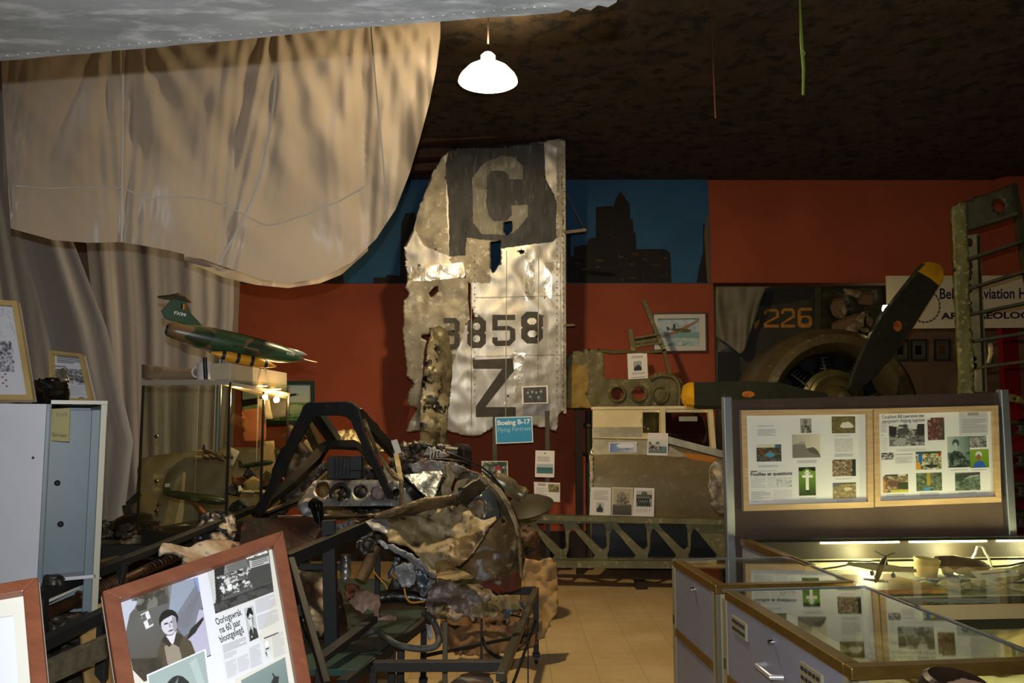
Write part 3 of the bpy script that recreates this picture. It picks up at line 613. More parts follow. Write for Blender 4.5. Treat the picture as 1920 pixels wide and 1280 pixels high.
# fuselage nose section standing on the floor below the bulkhead
m_white = mat('cream_paint', 'e2d4a8', .5, .1, 'd2c498', 3, bump=.05)
m_sk = mat('tan_fuselage_skin', '8e8060', .3, .5, '7e7254', 2.5, .35, .65, 'a0937a', 16, .56, .7, bump=.12, bscale=6)
m_or = mat('orange_patch', 'b06c1c', .6)
m_gr2 = mat('grey_band', 'a9a692', .45, .3, '959280', 8)
fs = thing('fuselage_side', at(1235, 1050, 8.75), 'tan bomber fuselage side with cream window band standing behind the girder', 'aircraft fuselage')
def fz(px, py):
    t = (py-765)/(980-765); Y = 8.82-.28*sin(min(1, max(0, t))*pi*.62)
    return at(px, py, Y)
fo2 = [(1110, 765), (1336, 764), (1339, 846), (1364, 852), (1366, 970), (1366, 1045), (1108, 1045), (1104, 850), (1110, 840)]
plate('fuselage_skin', fo2, fz, [m_sk, m_white, m_gr2, m_or, mat('lower_skin_shade', '1f262b', .35, .3)], fs, holes=[rect(1205, 773, 1236, 812), [(1247, 773), (1326, 773), (1331, 838), (1290, 832), (1248, 823)]],  # bluish-dark last material paints the shade on the lower fuselage
      marks=[([(1111, 766), (1335, 766), (1338, 845), (1290, 835), (1248, 826), (1236, 824), (1111, 821)], 1), (rect(1112, 801, 1204, 820), 2), ([(1278, 848), (1344, 857), (1346, 868), (1300, 862), (1284, 857)], 3), ([(1112, 824), (1235, 826), (1290, 856), (1270, 857), (1205, 852), (1112, 852)], 2), ([(1109, 975), (1366, 975), (1366, 1044), (1109, 1044)], 4)], cell=9, thick=.02)
B = MB(); B.beam(fz(1247, 823)+Vector((0, -.03, 0)), fz(1362, 853)+Vector((0, -.03, 0)), .05, .07); B.build('window_sill_rail', m_gr2, fs)
B = MB(); B.beam(fz(1241, 768)+Vector((0, -.03, 0)), fz(1242, 820)+Vector((0, -.03, 0)), .05, .05, up=(0, 1, 0)); B.build('window_post', m_white, fs)
B = MB(); B.beam(fz(1330, 768)+Vector((0, -.03, 0)), fz(1336, 842)+Vector((0, -.03, 0)), .05, .05, up=(0, 1, 0)); B.build('window_post', m_white, fs)
plate('window_glass', rect(1206, 774, 1235, 811), lambda x, y: fz(x, y)+Vector((0, .02, 0)), mat('murky_glass', '2c2a18', .1, 0, '4a4424', 6), fs, cell=20, thick=.006)
plate('window_glass', [(1248, 774), (1325, 774), (1330, 837), (1290, 831), (1249, 822)], lambda x, y: fz(x, y)+Vector((0, .02, 0)), glass_mat('window_pane', 'c8c8c8', .6), fs, cell=30, thick=.006)
plate('torn_end_skin', [(1328, 876), (1336, 862), (1362, 858), (1366, 900), (1366, 960), (1345, 962), (1330, 945), (1326, 910)], lambda x, y: fz(x, y)+Vector((0, -.05, 0)), m_finw, fs, cell=5, thick=.01, rag=1.5, crumple=.04, cs=5)
plate('front_edge', [(1104, 850), (1112, 853), (1113, 964), (1105, 966)], lambda x, y: fz(x, y)+Vector((0, -.03, 0)), m_finw, fs, cell=5, thick=.02, rag=1)
B = MB(); B.beam(fz(1108, 765)+Vector((0, -.02, 0)), fz(1355, 763)+Vector((0, -.02, 0)), .025, .03); B.build('top_rail', m_white, fs)
B = MB().box(at(1290, 785, 8.74)+Vector((0, 0, 0)), (.19, .02, .05)); tag(B.build('label_strip', m_gr2, fs))
m_pole = mat('grey_green_pole', '3a3a2a', .5, .3)
pl = thing('clamped_pole', at(1097, 900, 9.5), 'dark vertical clamp pole left of the fuselage side', 'pole')
MB().tube([at(1103, 770, 9.3), Vector((at(1103, 770, 9.3).x, 9.3, 0))], .035, 10).build('pole', m_pole, pl)
MB().lathe([(.036, 0), (.055, .01), (.055, .05), (.036, .06)], at(1103, 802, 9.3), seg=12).build('collar', m_pole, pl)
MB().tube([at(1105, 852, 9.25), at(1090, 850, 9.1), at(1078, 849, 9.05)], [.018, .02, .03], 8).build('clamp_handle', m_pole, pl, smooth=True)

def f(pg, T): pg.img(R_(T, .04, .06, .96, .95), Img(30, 16).grad('5f7fb8', 'c4cfe0', horiz=True).ell(.6, .25, .35, .2, 'dfe6ee').poly([(.25, .6), (.6, .45), (.95, .5), (.7, .6), (.45, .58), (.3, .68)], '7d8c9c'))
page_thing('photograph', [(1142, 829), (1194, 828), (1194, 853), (1141, 854)], 8.62, 'small sky blue aircraft photograph on the cream upper band of the fuselage', 'photograph', fill=f)
def f(pg, T): pg.img(R_(T, .06, .28, .94, .9), Img(30, 20).grad('d8dbd8', 'c2c8c6').poly([(0, .6), (.3, .45), (1, .5), (1, 1), (0, 1)], '6a8080').blotch(GREY, 4, 3, .2, .8, 0, .6, dens=.3))
page_thing('photograph', [(1215, 811), (1253, 812), (1252, 854), (1213, 853)], 8.6, 'white card with a grey landscape picture below the fuselage window post', 'photograph', fill=f)
def f(pg, T): pg.lines(R_(T, .14, .1, .85, .45), 7, 'b4b0ac'); pg.img(R_(T, .3, .52, .66, .87), Img(14, 16, 'c2c2be').ell(.5, .75, .4, .35, '3a3a38').ell(.5, .35, .14, .16, '55554f'))
page_thing('info_sheet', [(1108, 913), (1146, 914), (1145, 968), (1105, 966)], 8.5, 'white sheet with text and small portrait, leftmost of three on the fuselage', 'paper', fill=f)
def f(pg, T): pg.img(R_(T, .05, .04, .95, .96), Img(30, 40).grad('b0a68e', 'c6bca2', 0, .6).grad('5f584a', '4a453a', .6, 1).poly([(.15, .65), (.3, .4), (.5, .1), (.62, .2), (.85, .5), (.8, .62)], '7c7464').blotch(['3c3a30', '8c8470', 'a89e88'], 6, 2, .15, .6, .15, .85, dens=.3, mix=.6))
page_thing('photograph', [(1148, 913), (1187, 914), (1186, 968), (1146, 967)], 8.5, 'sepia photograph of wreckage, middle of the three sheets on the fuselage', 'photograph', base='d8ceb4', fill=f)
def f(pg, T): pg.img(R_(T, .12, .08, .9, .64), crew_img()); pg.lines(R_(T, .12, .7, .88, .84), 4, 'c0bcb8')
page_thing('info_sheet', [(1189, 914), (1227, 915), (1226, 970), (1186, 969)], 8.5, 'white sheet with a crew group picture, rightmost of three on the fuselage', 'paper', fill=f)

# girder
m_gir = mat('girder_olive', '6e6a45', .5, .35, '5a5638', 4, .35, .65, '8e8a68', 18, .56, .68, bump=.15)
gd = thing('lattice_girder', at(1180, 1062, 8.35), 'long olive lattice girder lying on the floor against the back wall', 'girder')
gm = plane((975, 965, 8.4), (1360, 975, 8.2), (1180, 1060, 8.3))
go = [(940, 961), (1368, 973), (1368, 983), (1330, 982), (1322, 992), (1362, 1040), (1368, 1044), (1368, 1060), (985, 1057), (985, 1048), (940, 990)]
hl = []
for k in range(-1, 6):
    x = 1000+k*76
    hl.append([(x-28, 985), (x+4, 984), (x+46, 1030), (x+40, 1046), (x+6, 1047), (x+2, 1044)] if False else [(x+6, 980), (x+56, 981), (x+60, 992), (x+62, 1024), (x+56, 1030), (x+50, 1027), (x+12, 990)])
    hl.append([(x-4, 990), (x+2, 994), (x+40, 1040), (x+36, 1046), (x-12, 1046), (x-14, 1040), (x-10, 1030), (x-9, 1000)])
hl = [h for h in hl if min(p[0] for p in h) > 945 and max(p[0] for p in h) < 1362]
go = [(940, 963), (1380, 974), (1380, 1060), (940, 1056)]
plate('girder_web', go, gm, m_gir, gd, holes=[densify(h, 12) for h in hl], cell=9, thick=.05, bevel=.006)
B = MB(); B.beam(gm(935, 966)+Vector((0, -.05, 0)), gm(1380, 977)+Vector((0, -.05, 0)), .12, .05); B.build('top_chord', m_gir, gd)
B = MB(); B.beam(gm(935, 1053)+Vector((0, -.05, 0)), gm(1380, 1056)+Vector((0, -.05, 0)), .12, .07); B.build('bottom_chord', m_gir, gd)
for px in (1000, 1200, 1370):
    MB().box((gm(px, 1060).x, gm(px, 1060).y, .03), (.1, .16, .07)).build('foot_block', m_dark, gd)
for k in range(6):
    x = 996+k*76; B = MB()
    for (dx, dy) in ((0, 0), (8, 2), (4, 8), (-4, 6), (4, 72), (14, 72), (22, 72)): B.lathe([(.001, -.012), (.012, -.008), (.014, 0)], gm(x+dx, 974+dy)+Vector((0, -.02, 0)), (0, -1, 0), 6)
    B.build('rivet_cluster', m_gir, gd, smooth=True)
# dark rounded body added for the shaded fuselage underside behind girder
o = MB().lathe([(.001, 0), (.25, .05), (.33, .4), (.34, 1.6), (.28, 2.1), (.001, 2.2)], (at(1140, 1020, 9.3).x, 9.35, .42), (1, 0, 0), 28).build('underside_shade_body', mat('underside_shade', '151b20', .25, .4), smooth=True); tag(o, 'dark blue-black metal tank lying behind the girder', 'tank')

# ------------------------------------------------------------ engine and propeller
m_cowl = mat('cowl_brown', '5c5032', .35, .3, '4a4028', 3, .35, .65, '86795a', 22, .6, .7, bump=.12)
m_blade = mat('blade_black', '2c2f28', .42, .2, '383a30', 3, .35, .65, '4c4c40', 20, .6, .7)
m_yel = mat('blade_tip_yellow', 'd8a21c', .5, 0, 'b98714', 6)
m_red2 = mat('worn_red', 'a03c24', .6, 0, 'b8862e', 30)
m_blk = mat('engine_black', '0f1010', .5, .4, '1c1c1a', 8)
EY = 8.1; EC = at(1570, 765, EY); k = EY/F
en = thing('radial_engine', EC, 'brown ringed radial aircraft engine cowling behind the display board', 'aircraft engine')
ax = Vector((.06, 1, -.02)).normalized()
MB().lathe([(104*k, .35), (106*k, .1), (110*k, 0), (122*k, -.08), (138*k, -.06), (150*k, .03), (155*k, .2), (157*k, .9), (150*k, .9), (148*k, .3)], EC, ax, 64).build('cowling', m_cowl, en, smooth=True)
MB().lathe([(.001, .45), (156*k, .46)], EC, ax, 40).build('firewall', m_blk, en)
for n in range(9):
    a = n*2*pi/9+.2; d = Vector((cos(a), 0, sin(a))); B = MB(); p0 = EC+Vector((0, .25, 0))
    B.tube([p0+d*r for r in (.16, .3)], .085, 10)
    for r in np.arange(.18, .5, .035): B.tube([p0+d*r, p0+d*(r+.014)], .11 if r < .4 else .09, 12)
    B.build('cylinder', m_blk, en, smooth=False)
B = MB()
for n in range(9):
    a = n*2*pi/9+.3; d = Vector((cos(a), 0, sin(a))); B.tube([EC+Vector((0, .1, 0))+d*.2, EC+Vector((0, .18, 0))+d*.5], .01, 6)
B.build('push_rods', mat('dull_steel', '5a584c', .4, .7), en)
MB().lathe([(.001, -.32), (.1, -.3), (.16, -.22), (.2, -.1), (.23, .02), (.26, .04), (.26, .1), (.3, .12), (.3, .2)], at(1570, 748, EY), ax, 32).build('reduction_gear_housing', mat('housing_olive', '57502e', .4, .4, '46401f', 5), en, smooth=True)
MB().beam(Vector((EC.x, EC.y+.6, 0)), Vector((EC.x, EC.y+.6, EC.z-.75)), .3, .3).build('engine_stand', m_dark, en)
pr = thing('propeller', at(1572, 745, 7.75), 'black three-bladed propeller with yellow tips mounted in front of the engine', 'propeller')
MB().lathe([(.001, -.2), (.06, -.18), (.09, -.1), (.13, 0), (.14, .15), (.1, .22)], at(1572, 748, 7.78), ax, 24).build('hub', m_cowl, pr, smooth=True)
bl = [(1743, 491), (1757, 494), (1765, 503), (1766, 519), (1757, 535), (1712, 608), (1667, 674), (1634, 706), (1600, 738), (1580, 752), (1570, 745), (1592, 722), (1603, 690), (1623, 643), (1650, 594), (1698, 533), (1722, 503), (1732, 494)]
plate('blade', bl, plane((1745, 500, 7.5), (1580, 740, 7.76), (1700, 640, 7.72)), [m_blade, m_yel, m_red2], pr, marks=[([(1718, 508), (1732, 494), (1743, 490), (1758, 493), (1767, 503), (1767, 519), (1757, 534), (1740, 520)], 1), (circ(1680, 610, 8, 10, n=14), 2)], cell=8, thick=.045, bevel=.01)
bl = [(1277, 740), (1280, 726), (1290, 720), (1330, 719), (1400, 717), (1460, 720), (1510, 733), (1560, 742), (1565, 752), (1540, 758), (1460, 764), (1380, 765), (1310, 763), (1288, 760), (1280, 752)]
plate('blade', bl, plane((1280, 740, 7.7), (1560, 745, 7.76), (1400, 764, 7.62)), [m_blade, m_yel, m_red2], pr, marks=[([(1276, 740), (1279, 725), (1290, 719), (1300, 719), (1301, 763), (1288, 761), (1279, 752)], 1), (circ(1402, 742, 12, 6, n=14), 2)], cell=8, thick=.045, bevel=.01)
bl = [(1566, 742), (1590, 760), (1640, 800), (1690, 880), (1720, 960), (1722, 1000), (1700, 1010), (1670, 980), (1620, 900), (1580, 820), (1562, 770)]
plate('blade', bl, plane((1570, 745, 7.76), (1700, 1000, 7.6), (1600, 900, 7.7)), [m_blade, m_yel], pr, marks=[([(1700, 975), (1725, 975), (1722, 1002), (1700, 1012), (1685, 995)], 1)], cell=8, thick=.045, bevel=.01)
# dark fuselage with 226
m_df = mat('dark_olive_fuselage', '3a3626', .5, .15, '2e2b1e', 2.5, .35, .65, '6c6450', 30, .66, .72, bump=.1)
m_on = mat('orange_numbers', 'b27a1e', .55, 0, '946418', 12)
dfu = thing('dark_fuselage_panel', at(1500, 740, 9.6), 'dark olive fuselage wreck with orange number 226 seen through the wall opening', 'aircraft fuselage')
def dig(ch, x0, y0, x1, y1, s):
    w_ = x1-x0; h_ = y1-y0; c = 5
    if ch == '2': return [[(x0, y0+c), (x0+c, y0), (x1-c, y0), (x1, y0+c), (x1, y0+h_*.45), (x0+s, y1-s-2), (x0+s, y1-s), (x1, y1-s), (x1, y1), (x0, y1), (x0, y1-s-3), (x1-s, y0+h_*.4), (x1-s, y0+s), (x0+s, y0+s), (x0+s, y0+c+s), (x0, y0+c+s)]]
    return [[(x0+c, y0), (x1, y0), (x1, y0+s), (x0+s+1, y0+s), (x0+s, y0+h_*.4), (x1-c, y0+h_*.4), (x1, y0+h_*.52), (x1, y1-c), (x1-c, y1), (x0+c, y1), (x0, y1-c), (x0, y0+c)]]
dm = [(p, 1) for p in dig('2', 1432, 579, 1460, 614, 5.5)+dig('2', 1464, 578, 1490, 614, 5.5)+dig('6', 1495, 577, 1522, 614, 5.5)]+[(circ(1509, 601, 7.5, 6.5, n=10), 0), ([(1414, 605), (1425, 598), (1424, 602), (1418, 616), (1414, 616)], 1)]
hh = [[(1555, 575), (1562, 560), (1585, 556), (1583, 575), (1576, 580), (1572, 598), (1560, 590)], [(1560, 605), (1600, 588), (1620, 586), (1600, 606), (1575, 625), (1556, 628)], [(1600, 545), (1640, 548), (1636, 572), (1610, 570)]]
plate('fuselage_skin', [(1342, 536), (1660, 536), (1668, 600), (1660, 760), (1650, 850), (1342, 850)], 9.7, [m_df, m_on, mat('black_panel', '100f0c', .6)], dfu, holes=hh, marks=dm+[([(1345, 540), (1526, 540), (1520, 560), (1440, 574), (1345, 574)], 2), ([(1345, 660), (1386, 660), (1392, 750), (1345, 760)], 2)], cell=9, thick=.02)
B = MB(); B.beam(at(1533, 538, 9.66), at(1530, 640, 9.66), .07, .04, up=(0, 1, 0)); B.build('vertical_frame', m_df, dfu)
m_flap = mat('torn_flap', '7c6a50', .5, .3, '5c4e3a', 8)
for pts in ([(1566, 580), (1584, 568), (1590, 562), (1585, 598), (1572, 596)], [(1560, 630), (1600, 604), (1626, 572), (1618, 610), (1600, 628), (1606, 640), (1596, 634)], [(1580, 540), (1618, 545), (1612, 560), (1585, 552)], [(1625, 590), (1640, 600), (1636, 612), (1624, 606)], [(1612, 615), (1630, 612), (1632, 622), (1616, 622)]):
    plate('torn_flap', pts, 9.6, m_flap, dfu, cell=5, thick=.008, rag=1, crumple=.05, cs=6)
MB().beam(Vector((at(1500, 850, 9.8).x, 9.85, 0)), at(1500, 840, 9.85), .12, .12).build('stand_leg', m_dark, dfu)
MB().beam(Vector((at(1380, 850, 9.8).x, 9.85, 0)), at(1380, 840, 9.85), .12, .12).build('stand_leg', m_dark, dfu)
# cloth
G = []
for j in range(30):
    v = j/29; G.append([])
    for i in range(30):
        u = i/29; yb = np.interp(u, [0, .3, .5, .6, 1], [630, 648, 664, 655, 540]); x = 1342+(1445-1342)*u*(1-.12*v); y = 537+(yb-537)*v
        G[-1].append(at(x, y, 9.5+.05*noise.noise((u*6, v*1.5, 2))*(1+v)))
o = MB().grid(G).build('draped_cloth', mat('grey_cloth', '77705f', .8, 0, '68624f', 4), smooth=True, thick=.004); tag(o, 'grey-brown cloth hanging over the upper left corner of the wall opening', 'cloth')
# banner
bn = plane(9.3); pg = Page(bn); bc = [(1661, 517), (2080, 516), (2080, 613), (1664, 616)]; pg.sheet(bc, 'c9c0a0', .01)
ring_ = [(1734+30*cos(a), 574+32*sin(a)) for a in np.linspace(0, 2*pi, 25)]
for i in range(24):
    a, b = ring_[i], ring_[i+1]
    if i % 1 == 0: pg.poly([a, (a[0]+(b[0]-a[0])*.6, a[1]+(b[1]-a[1])*.6), (1734+(b[0]-1734)*.88, 574+(b[1]-574)*.88), (1734+(a[0]-1734)*.9, 574+(a[1]-574)*.9)], '4f4a50')
pg.text('Belgian Aviation Histo', 1762, 560, 1958, 559, 20, '2a2440', .02); pg.text('ARCHAEOLOGY', 1764, 598, 1948, 596, 12, '2a2440', .035)
o = pg.build('banner'); tag(o, 'long white banner with dark blue lettering hanging in the wall opening', 'banner')
B = MB().tube([at(1661, 517, 9.3), Vector((at(1661, 517, 9.3).x, 9.3, at(1661, 517, 9.3).z+.25))], .003, 5); 
# far room
for i, (x, lab) in enumerate(((1688, 'leftmost of three dark small pictures on the far room wall'), (1722, 'grey-mounted small picture on the far room wall, middle of three'), (1766, 'small picture with brown centre on the far room wall, rightmost'))):
    Y = 13.15; mm = plane(Y); c = [(x-15, 636), (x+15, 636), (x+15, 676), (x-15, 676)]
    def f(pg, T, i=i): pg.poly(R_(T, .3, .28, .7, .72), ['1a1612', '15120e', '5a4220'][i])
    picture('wall_picture', c, Y, .02, mat('dark_frame', '2c2a24', .5), '5c5c50', lab, f, 0)
B = MB().box((at(1690, 640, 13.1).x, 13.1, 2.2), (.05, .05, .05))
rp = MB().box((at(1893, 700, 11.5).x, 11.5, CEIL/2-.06), (.22, .12, CEIL-.3)).build('red_post', mat('bright_red_paint', '8c1410', .5)); tag(rp, 'tall red painted post in the far room at the right edge', 'post')
def chair(px, label):
    b = at(px, 760, 11.8); b.z = 0; t = thing('stacking_chair', b, label, 'chair', 'dark chairs in the far room')
    m = mat('chair_black', '121214', .6); st_ = mat('chair_steel', '44443f', .3, .8)
    MB().box(b+Vector((0, 0, .46)), (.46, .44, .05)).build('seat', m, t, bevel=.01)
    MB().box(b+Vector((0, .2, .78)), (.46, .05, .42)).build('backrest', m, t, bevel=.015)
    for sx in (-1, 1):
        for sy in (-1, 1): MB().tube([b+Vector((sx*.2, sy*.18, .44)), b+Vector((sx*.22, sy*.22, 0))], .012, 6).build('leg', st_, t)
    return t
chair(1727, 'black chair in the far room, directly under the banner'); chair(1800, 'black chair in the far room behind the yellow rib section')
bt = thing('work_table', Vector((at(1760, 760, 12.6).x, 12.6, 0)), 'dark table against the far room wall below the small pictures', 'table')
MB().box((at(1760, 760, 12.6).x, 12.6, 1.02), (2.4, .6, .05)).build('table_top', m_dark, bt)
for sx in (-1.1, 1.1):
    for sy in (-.25, .25): MB().box((at(1760, 760, 12.6).x+sx, 12.6+sy, .5), (.05, .05, 1)).build('leg', m_dark, bt)
fl = at(1660, 580, 9.0)
l2 = thing('glint_bulb', fl, 'tiny bright spotlight glowing beside the propeller blade', 'lamp')  # glowing bulb added in place of a specular glint
MB().lathe([(.001, -.05), (.025, -.045), (.036, 0), (.025, .045), (.001, .05)], fl, seg=12).build('bulb', mat('glint_glow', 'ffeeb0', .4, emit='ffe68a', estr=14), l2, smooth=True)
MB().tube([fl+Vector((0, .02, .0)), fl+Vector((-.05, .3, .05)), fl+Vector((-.12, .69, .03))], .008, 6).build('arm', m_dark, l2)

# ------------------------------------------------------------ yellow-green rib section
m_rib = mat('zinc_chromate', '66632e', .55, .1, '504e24', 4, .35, .65, 'a8a470', 22, .58, .68, bump=.15)
m_crm = mat('cream_strip', 'b8a878', .5, .1, '9c8e60', 6)
m_ribd = mat('dark_rib', '45422a', .5, .3, '34321f', 6)
rb = thing('wing_rib_section', Vector((at(1850, 740, 7).x, 7, 0)), 'tall yellow-green wing section with ladder of ribs behind the display board', 'aircraft part')
rm = plane((1790, 500, 7.0), (1915, 500, 6.85), (1800, 740, 7.0))
def gz(px, Y, z=0): p = at(px, 700, Y); return Vector((p.x, Y, z))
plate('front_spar', [(1783, 389), (1808, 379), (1812, 430), (1826, 735), (1830, 1040), (1800, 1040), (1796, 735), (1790, 560)], rm, m_rib, rb, cell=10, thick=.06, crumple=.012, cs=5)
plate('top_rib', [(1785, 387), (1899, 345), (1904, 404), (1809, 433)], rm, m_ribd, rb, holes=[circ(1873, 386, 11, 13)], cell=9, thick=.03)
B = MB(); B.beam(rm(1899, 345), rm(1940, 600), .05, .05, up=(0, 1, 0)); B.beam(rm(1940, 600), rm(1975, 1000), .05, .05, up=(0, 1, 0)); B.build('rear_spar', m_ribd, rb)
plate('inner_strip', [(1810, 442), (1828, 438), (1836, 440), (1846, 640), (1850, 735), (1826, 735), (1818, 640)], plane(7.06), [m_crm, m_ribd], rb, marks=[(circ(1817, 455+43*k, 6, 9, n=10), 1) for k in range(5)]+[([(1830, 441), (1836, 441), (1847, 734), (1841, 734)], 1)], cell=12, thick=.02)
for i, (a, b) in enumerate((((1812, 432), (1903, 404)), ((1812, 488), (1912, 455)), ((1815, 542), (1925, 508)), ((1818, 590), (1932, 566)), ((1824, 640), (1940, 622)), ((1828, 690), (1950, 674)))):
    B = MB(); B.beam(rm(*a), rm(*b), .16, .022); B.build('rib', m_ribd, rb)
for i, y in enumerate((790, 848, 905, 962)):
    plate('rib', [(1826, y), (1960, y-2), (1960, y+4), (1830, y+6)], plane(6.95), m_ribd, rb, cell=20, thick=.16)
    plate('rib_web', [(1830, y+6), (1960, y+4), (1960, y+26), (1832, y+28)], plane(6.98), m_ribd, rb, holes=[circ(1903, y+15, 7, 7, n=10), circ(1940, y+15, 7, 7, n=10)], cell=12, thick=.02)
plate('torn_bracket', [(1852, 644), (1860, 642), (1862, 660), (1856, 682), (1850, 680), (1854, 662)], plane(6.93), m_crm, rb, cell=5, thick=.02)
plate('lower_bracket', [(1884, 738), (1900, 739), (1920, 748), (1920, 757), (1890, 752)], plane(6.9), m_rib, rb, holes=[circ(1902, 748, 4, 3, n=8)], cell=6, thick=.03)
MB().box(gz(1810, 7.0, .02), (.35, .3, .04)).build('base_plate', m_dark, rb)
MB().beam(gz(1812, 7.0, .0), rm(1815, 1030), .08, .08).build('base_post', m_dark, rb)

# ------------------------------------------------------------ ceiling strips
o = MB().tube([Vector((at(1334, 20, 5.5).x, 5.5, CEIL)), at(1334, 20, 5.5), at(1338, 130, 5.5), at(1342, 222, 5.5)], .006, 6).build('rust_cord', mat('rust_cord', '4a2416', .8)); tag(o, 'thin rust-brown cord hanging straight down from the dark ceiling', 'cord')
o = MB().tube([Vector((at(1500, 10, 5.0).x, 5, CEIL)), at(1500, 10, 5.0), at(1503, 80, 5.0), at(1507, 130, 5.0), at(1506, 178, 5.0)], [.005, .006, .012, .01, .008], 6).tube([at(1502, 88, 5.0), at(1510, 100, 4.98), at(1504, 108, 5.0)], .004, 5).build('hanging_strap', mat('green_strap', '6f8a3a', .6)); tag(o, 'light green strap dangling from the dark ceiling on the right', 'strap')
# ------------------------------------------------------------ display board
pm = vplane(1360, 4.88, 1884, 5.0)
m_board = mat('brown_board', '4a382c', .75, 0, '42322a', 3, bump=.1, bscale=40)
m_al = mat('board_aluminium', '9aa0a6', .3, .8)
db = thing('display_board', Vector((pm(1620, 1000).x, 4.93, 0)), 'brown standing display board with aluminium posts and two pinned frames', 'display board')
def down(px, py): p = pm(px, py); return Vector((p.x, p.y, 0))
tl, tr = pm(1364, 750), pm(1878, 735)
B = MB(); B.hexa([Vector((tl.x, tl.y, .25)), Vector((tr.x, tr.y, .25)), Vector((tr.x, tr.y+.04, .25)), Vector((tl.x, tl.y+.04, .25)), tl, tr, tr+Vector((0, .04, 0)), tl+Vector((0, .04, 0))]); B.build('panel', m_board, db)
for px, py in ((1362, 747), (1878, 733)):
    p = pm(px, py); MB().beam(Vector((p.x, p.y-.005, 0)), p+Vector((0, -.005, .01)), .05, .06).build('post', m_al, db, bevel=.006)
    MB().box((p.x, p.y, .02), (.06, .5, .04)).build('foot', m_al, db)
m_beech = mat('beech_frame', 'c2a47a', .5, 0, 'b4946a', 4, stretch=(1, 1, 8))
def cblock(pg, T, u0, v0, u1, v1, im): pg.img(R_(T, u0, v0, u1, v1), im)
def framed(name, c, label, fill):
    off = Vector((0, -.012, 0)); m = lambda x, y: pm(x, y)+off
    q4 = [m(x, y) for x, y in c]; t = thing(name, q4[3], label, 'picture frame')
    B = MB(); quadframe(B, q4, .033, .022); B.build('frame', m_beech, t)
    pg = Page(m); pg.sheet(c, 'd8d8d8', .008); a, b, cc, d = [Vector(x) for x in c]
    T = lambda u, v: ((a*(1-u)+b*u)*(1-v)+(d*(1-u)+cc*u)*v); fill(pg, T); pg.build('print', t)
    return t
EARTH = ['6b5a3c', '8c7a58', 'a89878', '4a4030', 'c0b090', '55604a']
def f(pg, T):
    # uv measured on the frame's outer edge
    L_ = lambda u0, v0, u1, v1, n, c='a6a6aa', s=0: pg.lines(R_(T, u0, v0, u1, v1), n, c, seed=s)
    L_(.13, .155, .26, .165, 1, '888'*2); L_(.13, .19, .27, .26, 5)
    cblock(pg, T, .12, .345, .31, .515, Img(44, 32, '3a3426').blotch(['2c2a22', '5c5038', '7a6a4a', '8c4030', '3c6a7a', '2e3a22'], 6, 1).rect(0, 0, .75, .18, 'c9c2b0').ell(.55, .6, .17, .14, '3f8fae').ell(.85, .1, .12, .1, '2f5f7a'))
    L_(.13, .55, .28, .575, 2)
    cblock(pg, T, .46, .09, .545, .235, Img(24, 30, '9a9690').poly([(.1, 1), (.2, .6), (.5, .45), (.85, .6), (.95, 1)], '34322e').ell(.45, .25, .17, .2, '6f6a64').poly([(.25, .95), (.45, .6), (.6, .75), (.55, 1)], 'b8b2aa').blotch(['44403c', '8c8680'], 6, 2, .4, 1, dens=.3))
    cblock(pg, T, .395, .25, .61, .485, Img(50, 40, 'b8b0a0').grad('aaa496', 'cfc6b2', horiz=True).poly([(0, .45), (.3, .35), (.45, .38), (.5, .6), (.6, .75), (1, .95), (1, 1), (0, 1)], '77736b').poly([(.5, .6), (.75, .55), (.9, .7), (1, .95), (.6, .75)], '5a564f').poly([(.15, .42), (.3, .3), (.46, .32), (.45, .42)], '9a968c'))
    L_(.43, .51, .58, .54, 3)
    cblock(pg, T, .44, .58, .57, .865, Img(34, 54, '5c8026').grad('6f9434', '1e3614', .15, 1).poly([(0, 0), (1, 0), (1, .12), (.85, .16), (.5, .03), (.15, .16), (0, .13)], '14180e').rect(.42, .12, .58, .8, 'e4e4dc').rect(.22, .27, .82, .37, 'e4e4dc').rect(.33, .18, .67, .24, 'cfd2c8').ell(.53, .84, .14, .03, '2c1c12'))
    L_(.44, .885, .57, .9, 1)
    cblock(pg, T, .70, .075, .88, .245, Img(40, 28, '6a6038').blotch(['5c5430', '746a42'], 4, 3).poly([(.35, .6), (.45, .38), (.7, .32), (.85, .45), (.95, .65), (.7, .68), (.5, .7)], 'd4cec0').rect(0, 0, 1, .06, '4c4a38'))
    L_(.72, .265, .84, .28, 1, 'b0b0b4')
    cblock(pg, T, .72, .3, .86, .435, Img(50, 40, 'c6c6c6').blotch(['9c9ca0', 'a8a8aa', 'd4d4d4'], 14, 6, mix=.7))
    L_(.72, .45, .86, .485, 3)
    cblock(pg, T, .70, .51, .88, .68, Img(44, 32, '7a6650').blotch(['a4907a', '5c4a38', 'bfae98', '3c3428', '8c7460'], 7, 9).rect(.84, 0, 1, 1, '26302a'))
    L_(.72, .7, .85, .715, 1, 'b0b0b4')
    cblock(pg, T, .70, .745, .88, .905, Img(44, 32, '8a7850').blotch(['9c8a60', '7a6a48', '6a6444', 'a8a090'], 6, 11).rect(0, 0, .3, .25, '5c6468').rect(.3, 0, 1, .08, '4c5038').ell(.65, .4, .18, .08, 'c0b8a8'))
    L_(.73, .92, .86, .935, 1)
    pg.poly(R_(T, .07, .605, .12, .618), '666666'); L_(.13, .605, .27, .615, 1, '9a9a9a')
    a, b = T(.07, .655), T(.39, .652); pg.text('Fouilles et questions', a.x, a.y, b.x, b.y, 6.2, '3c3c40', .03)
    L_(.07, .67, .18, .78, 6, 'c0c0c2'); L_(.2, .67, .26, .78, 6, 'c6c6c8'); cblock(pg, T, .265, .68, .385, .775, Img(30, 20, 'cfcfcf').blotch(['8c8c90', 'a8a8aa', 'd8d8d8'], 8, 4, mix=.8))
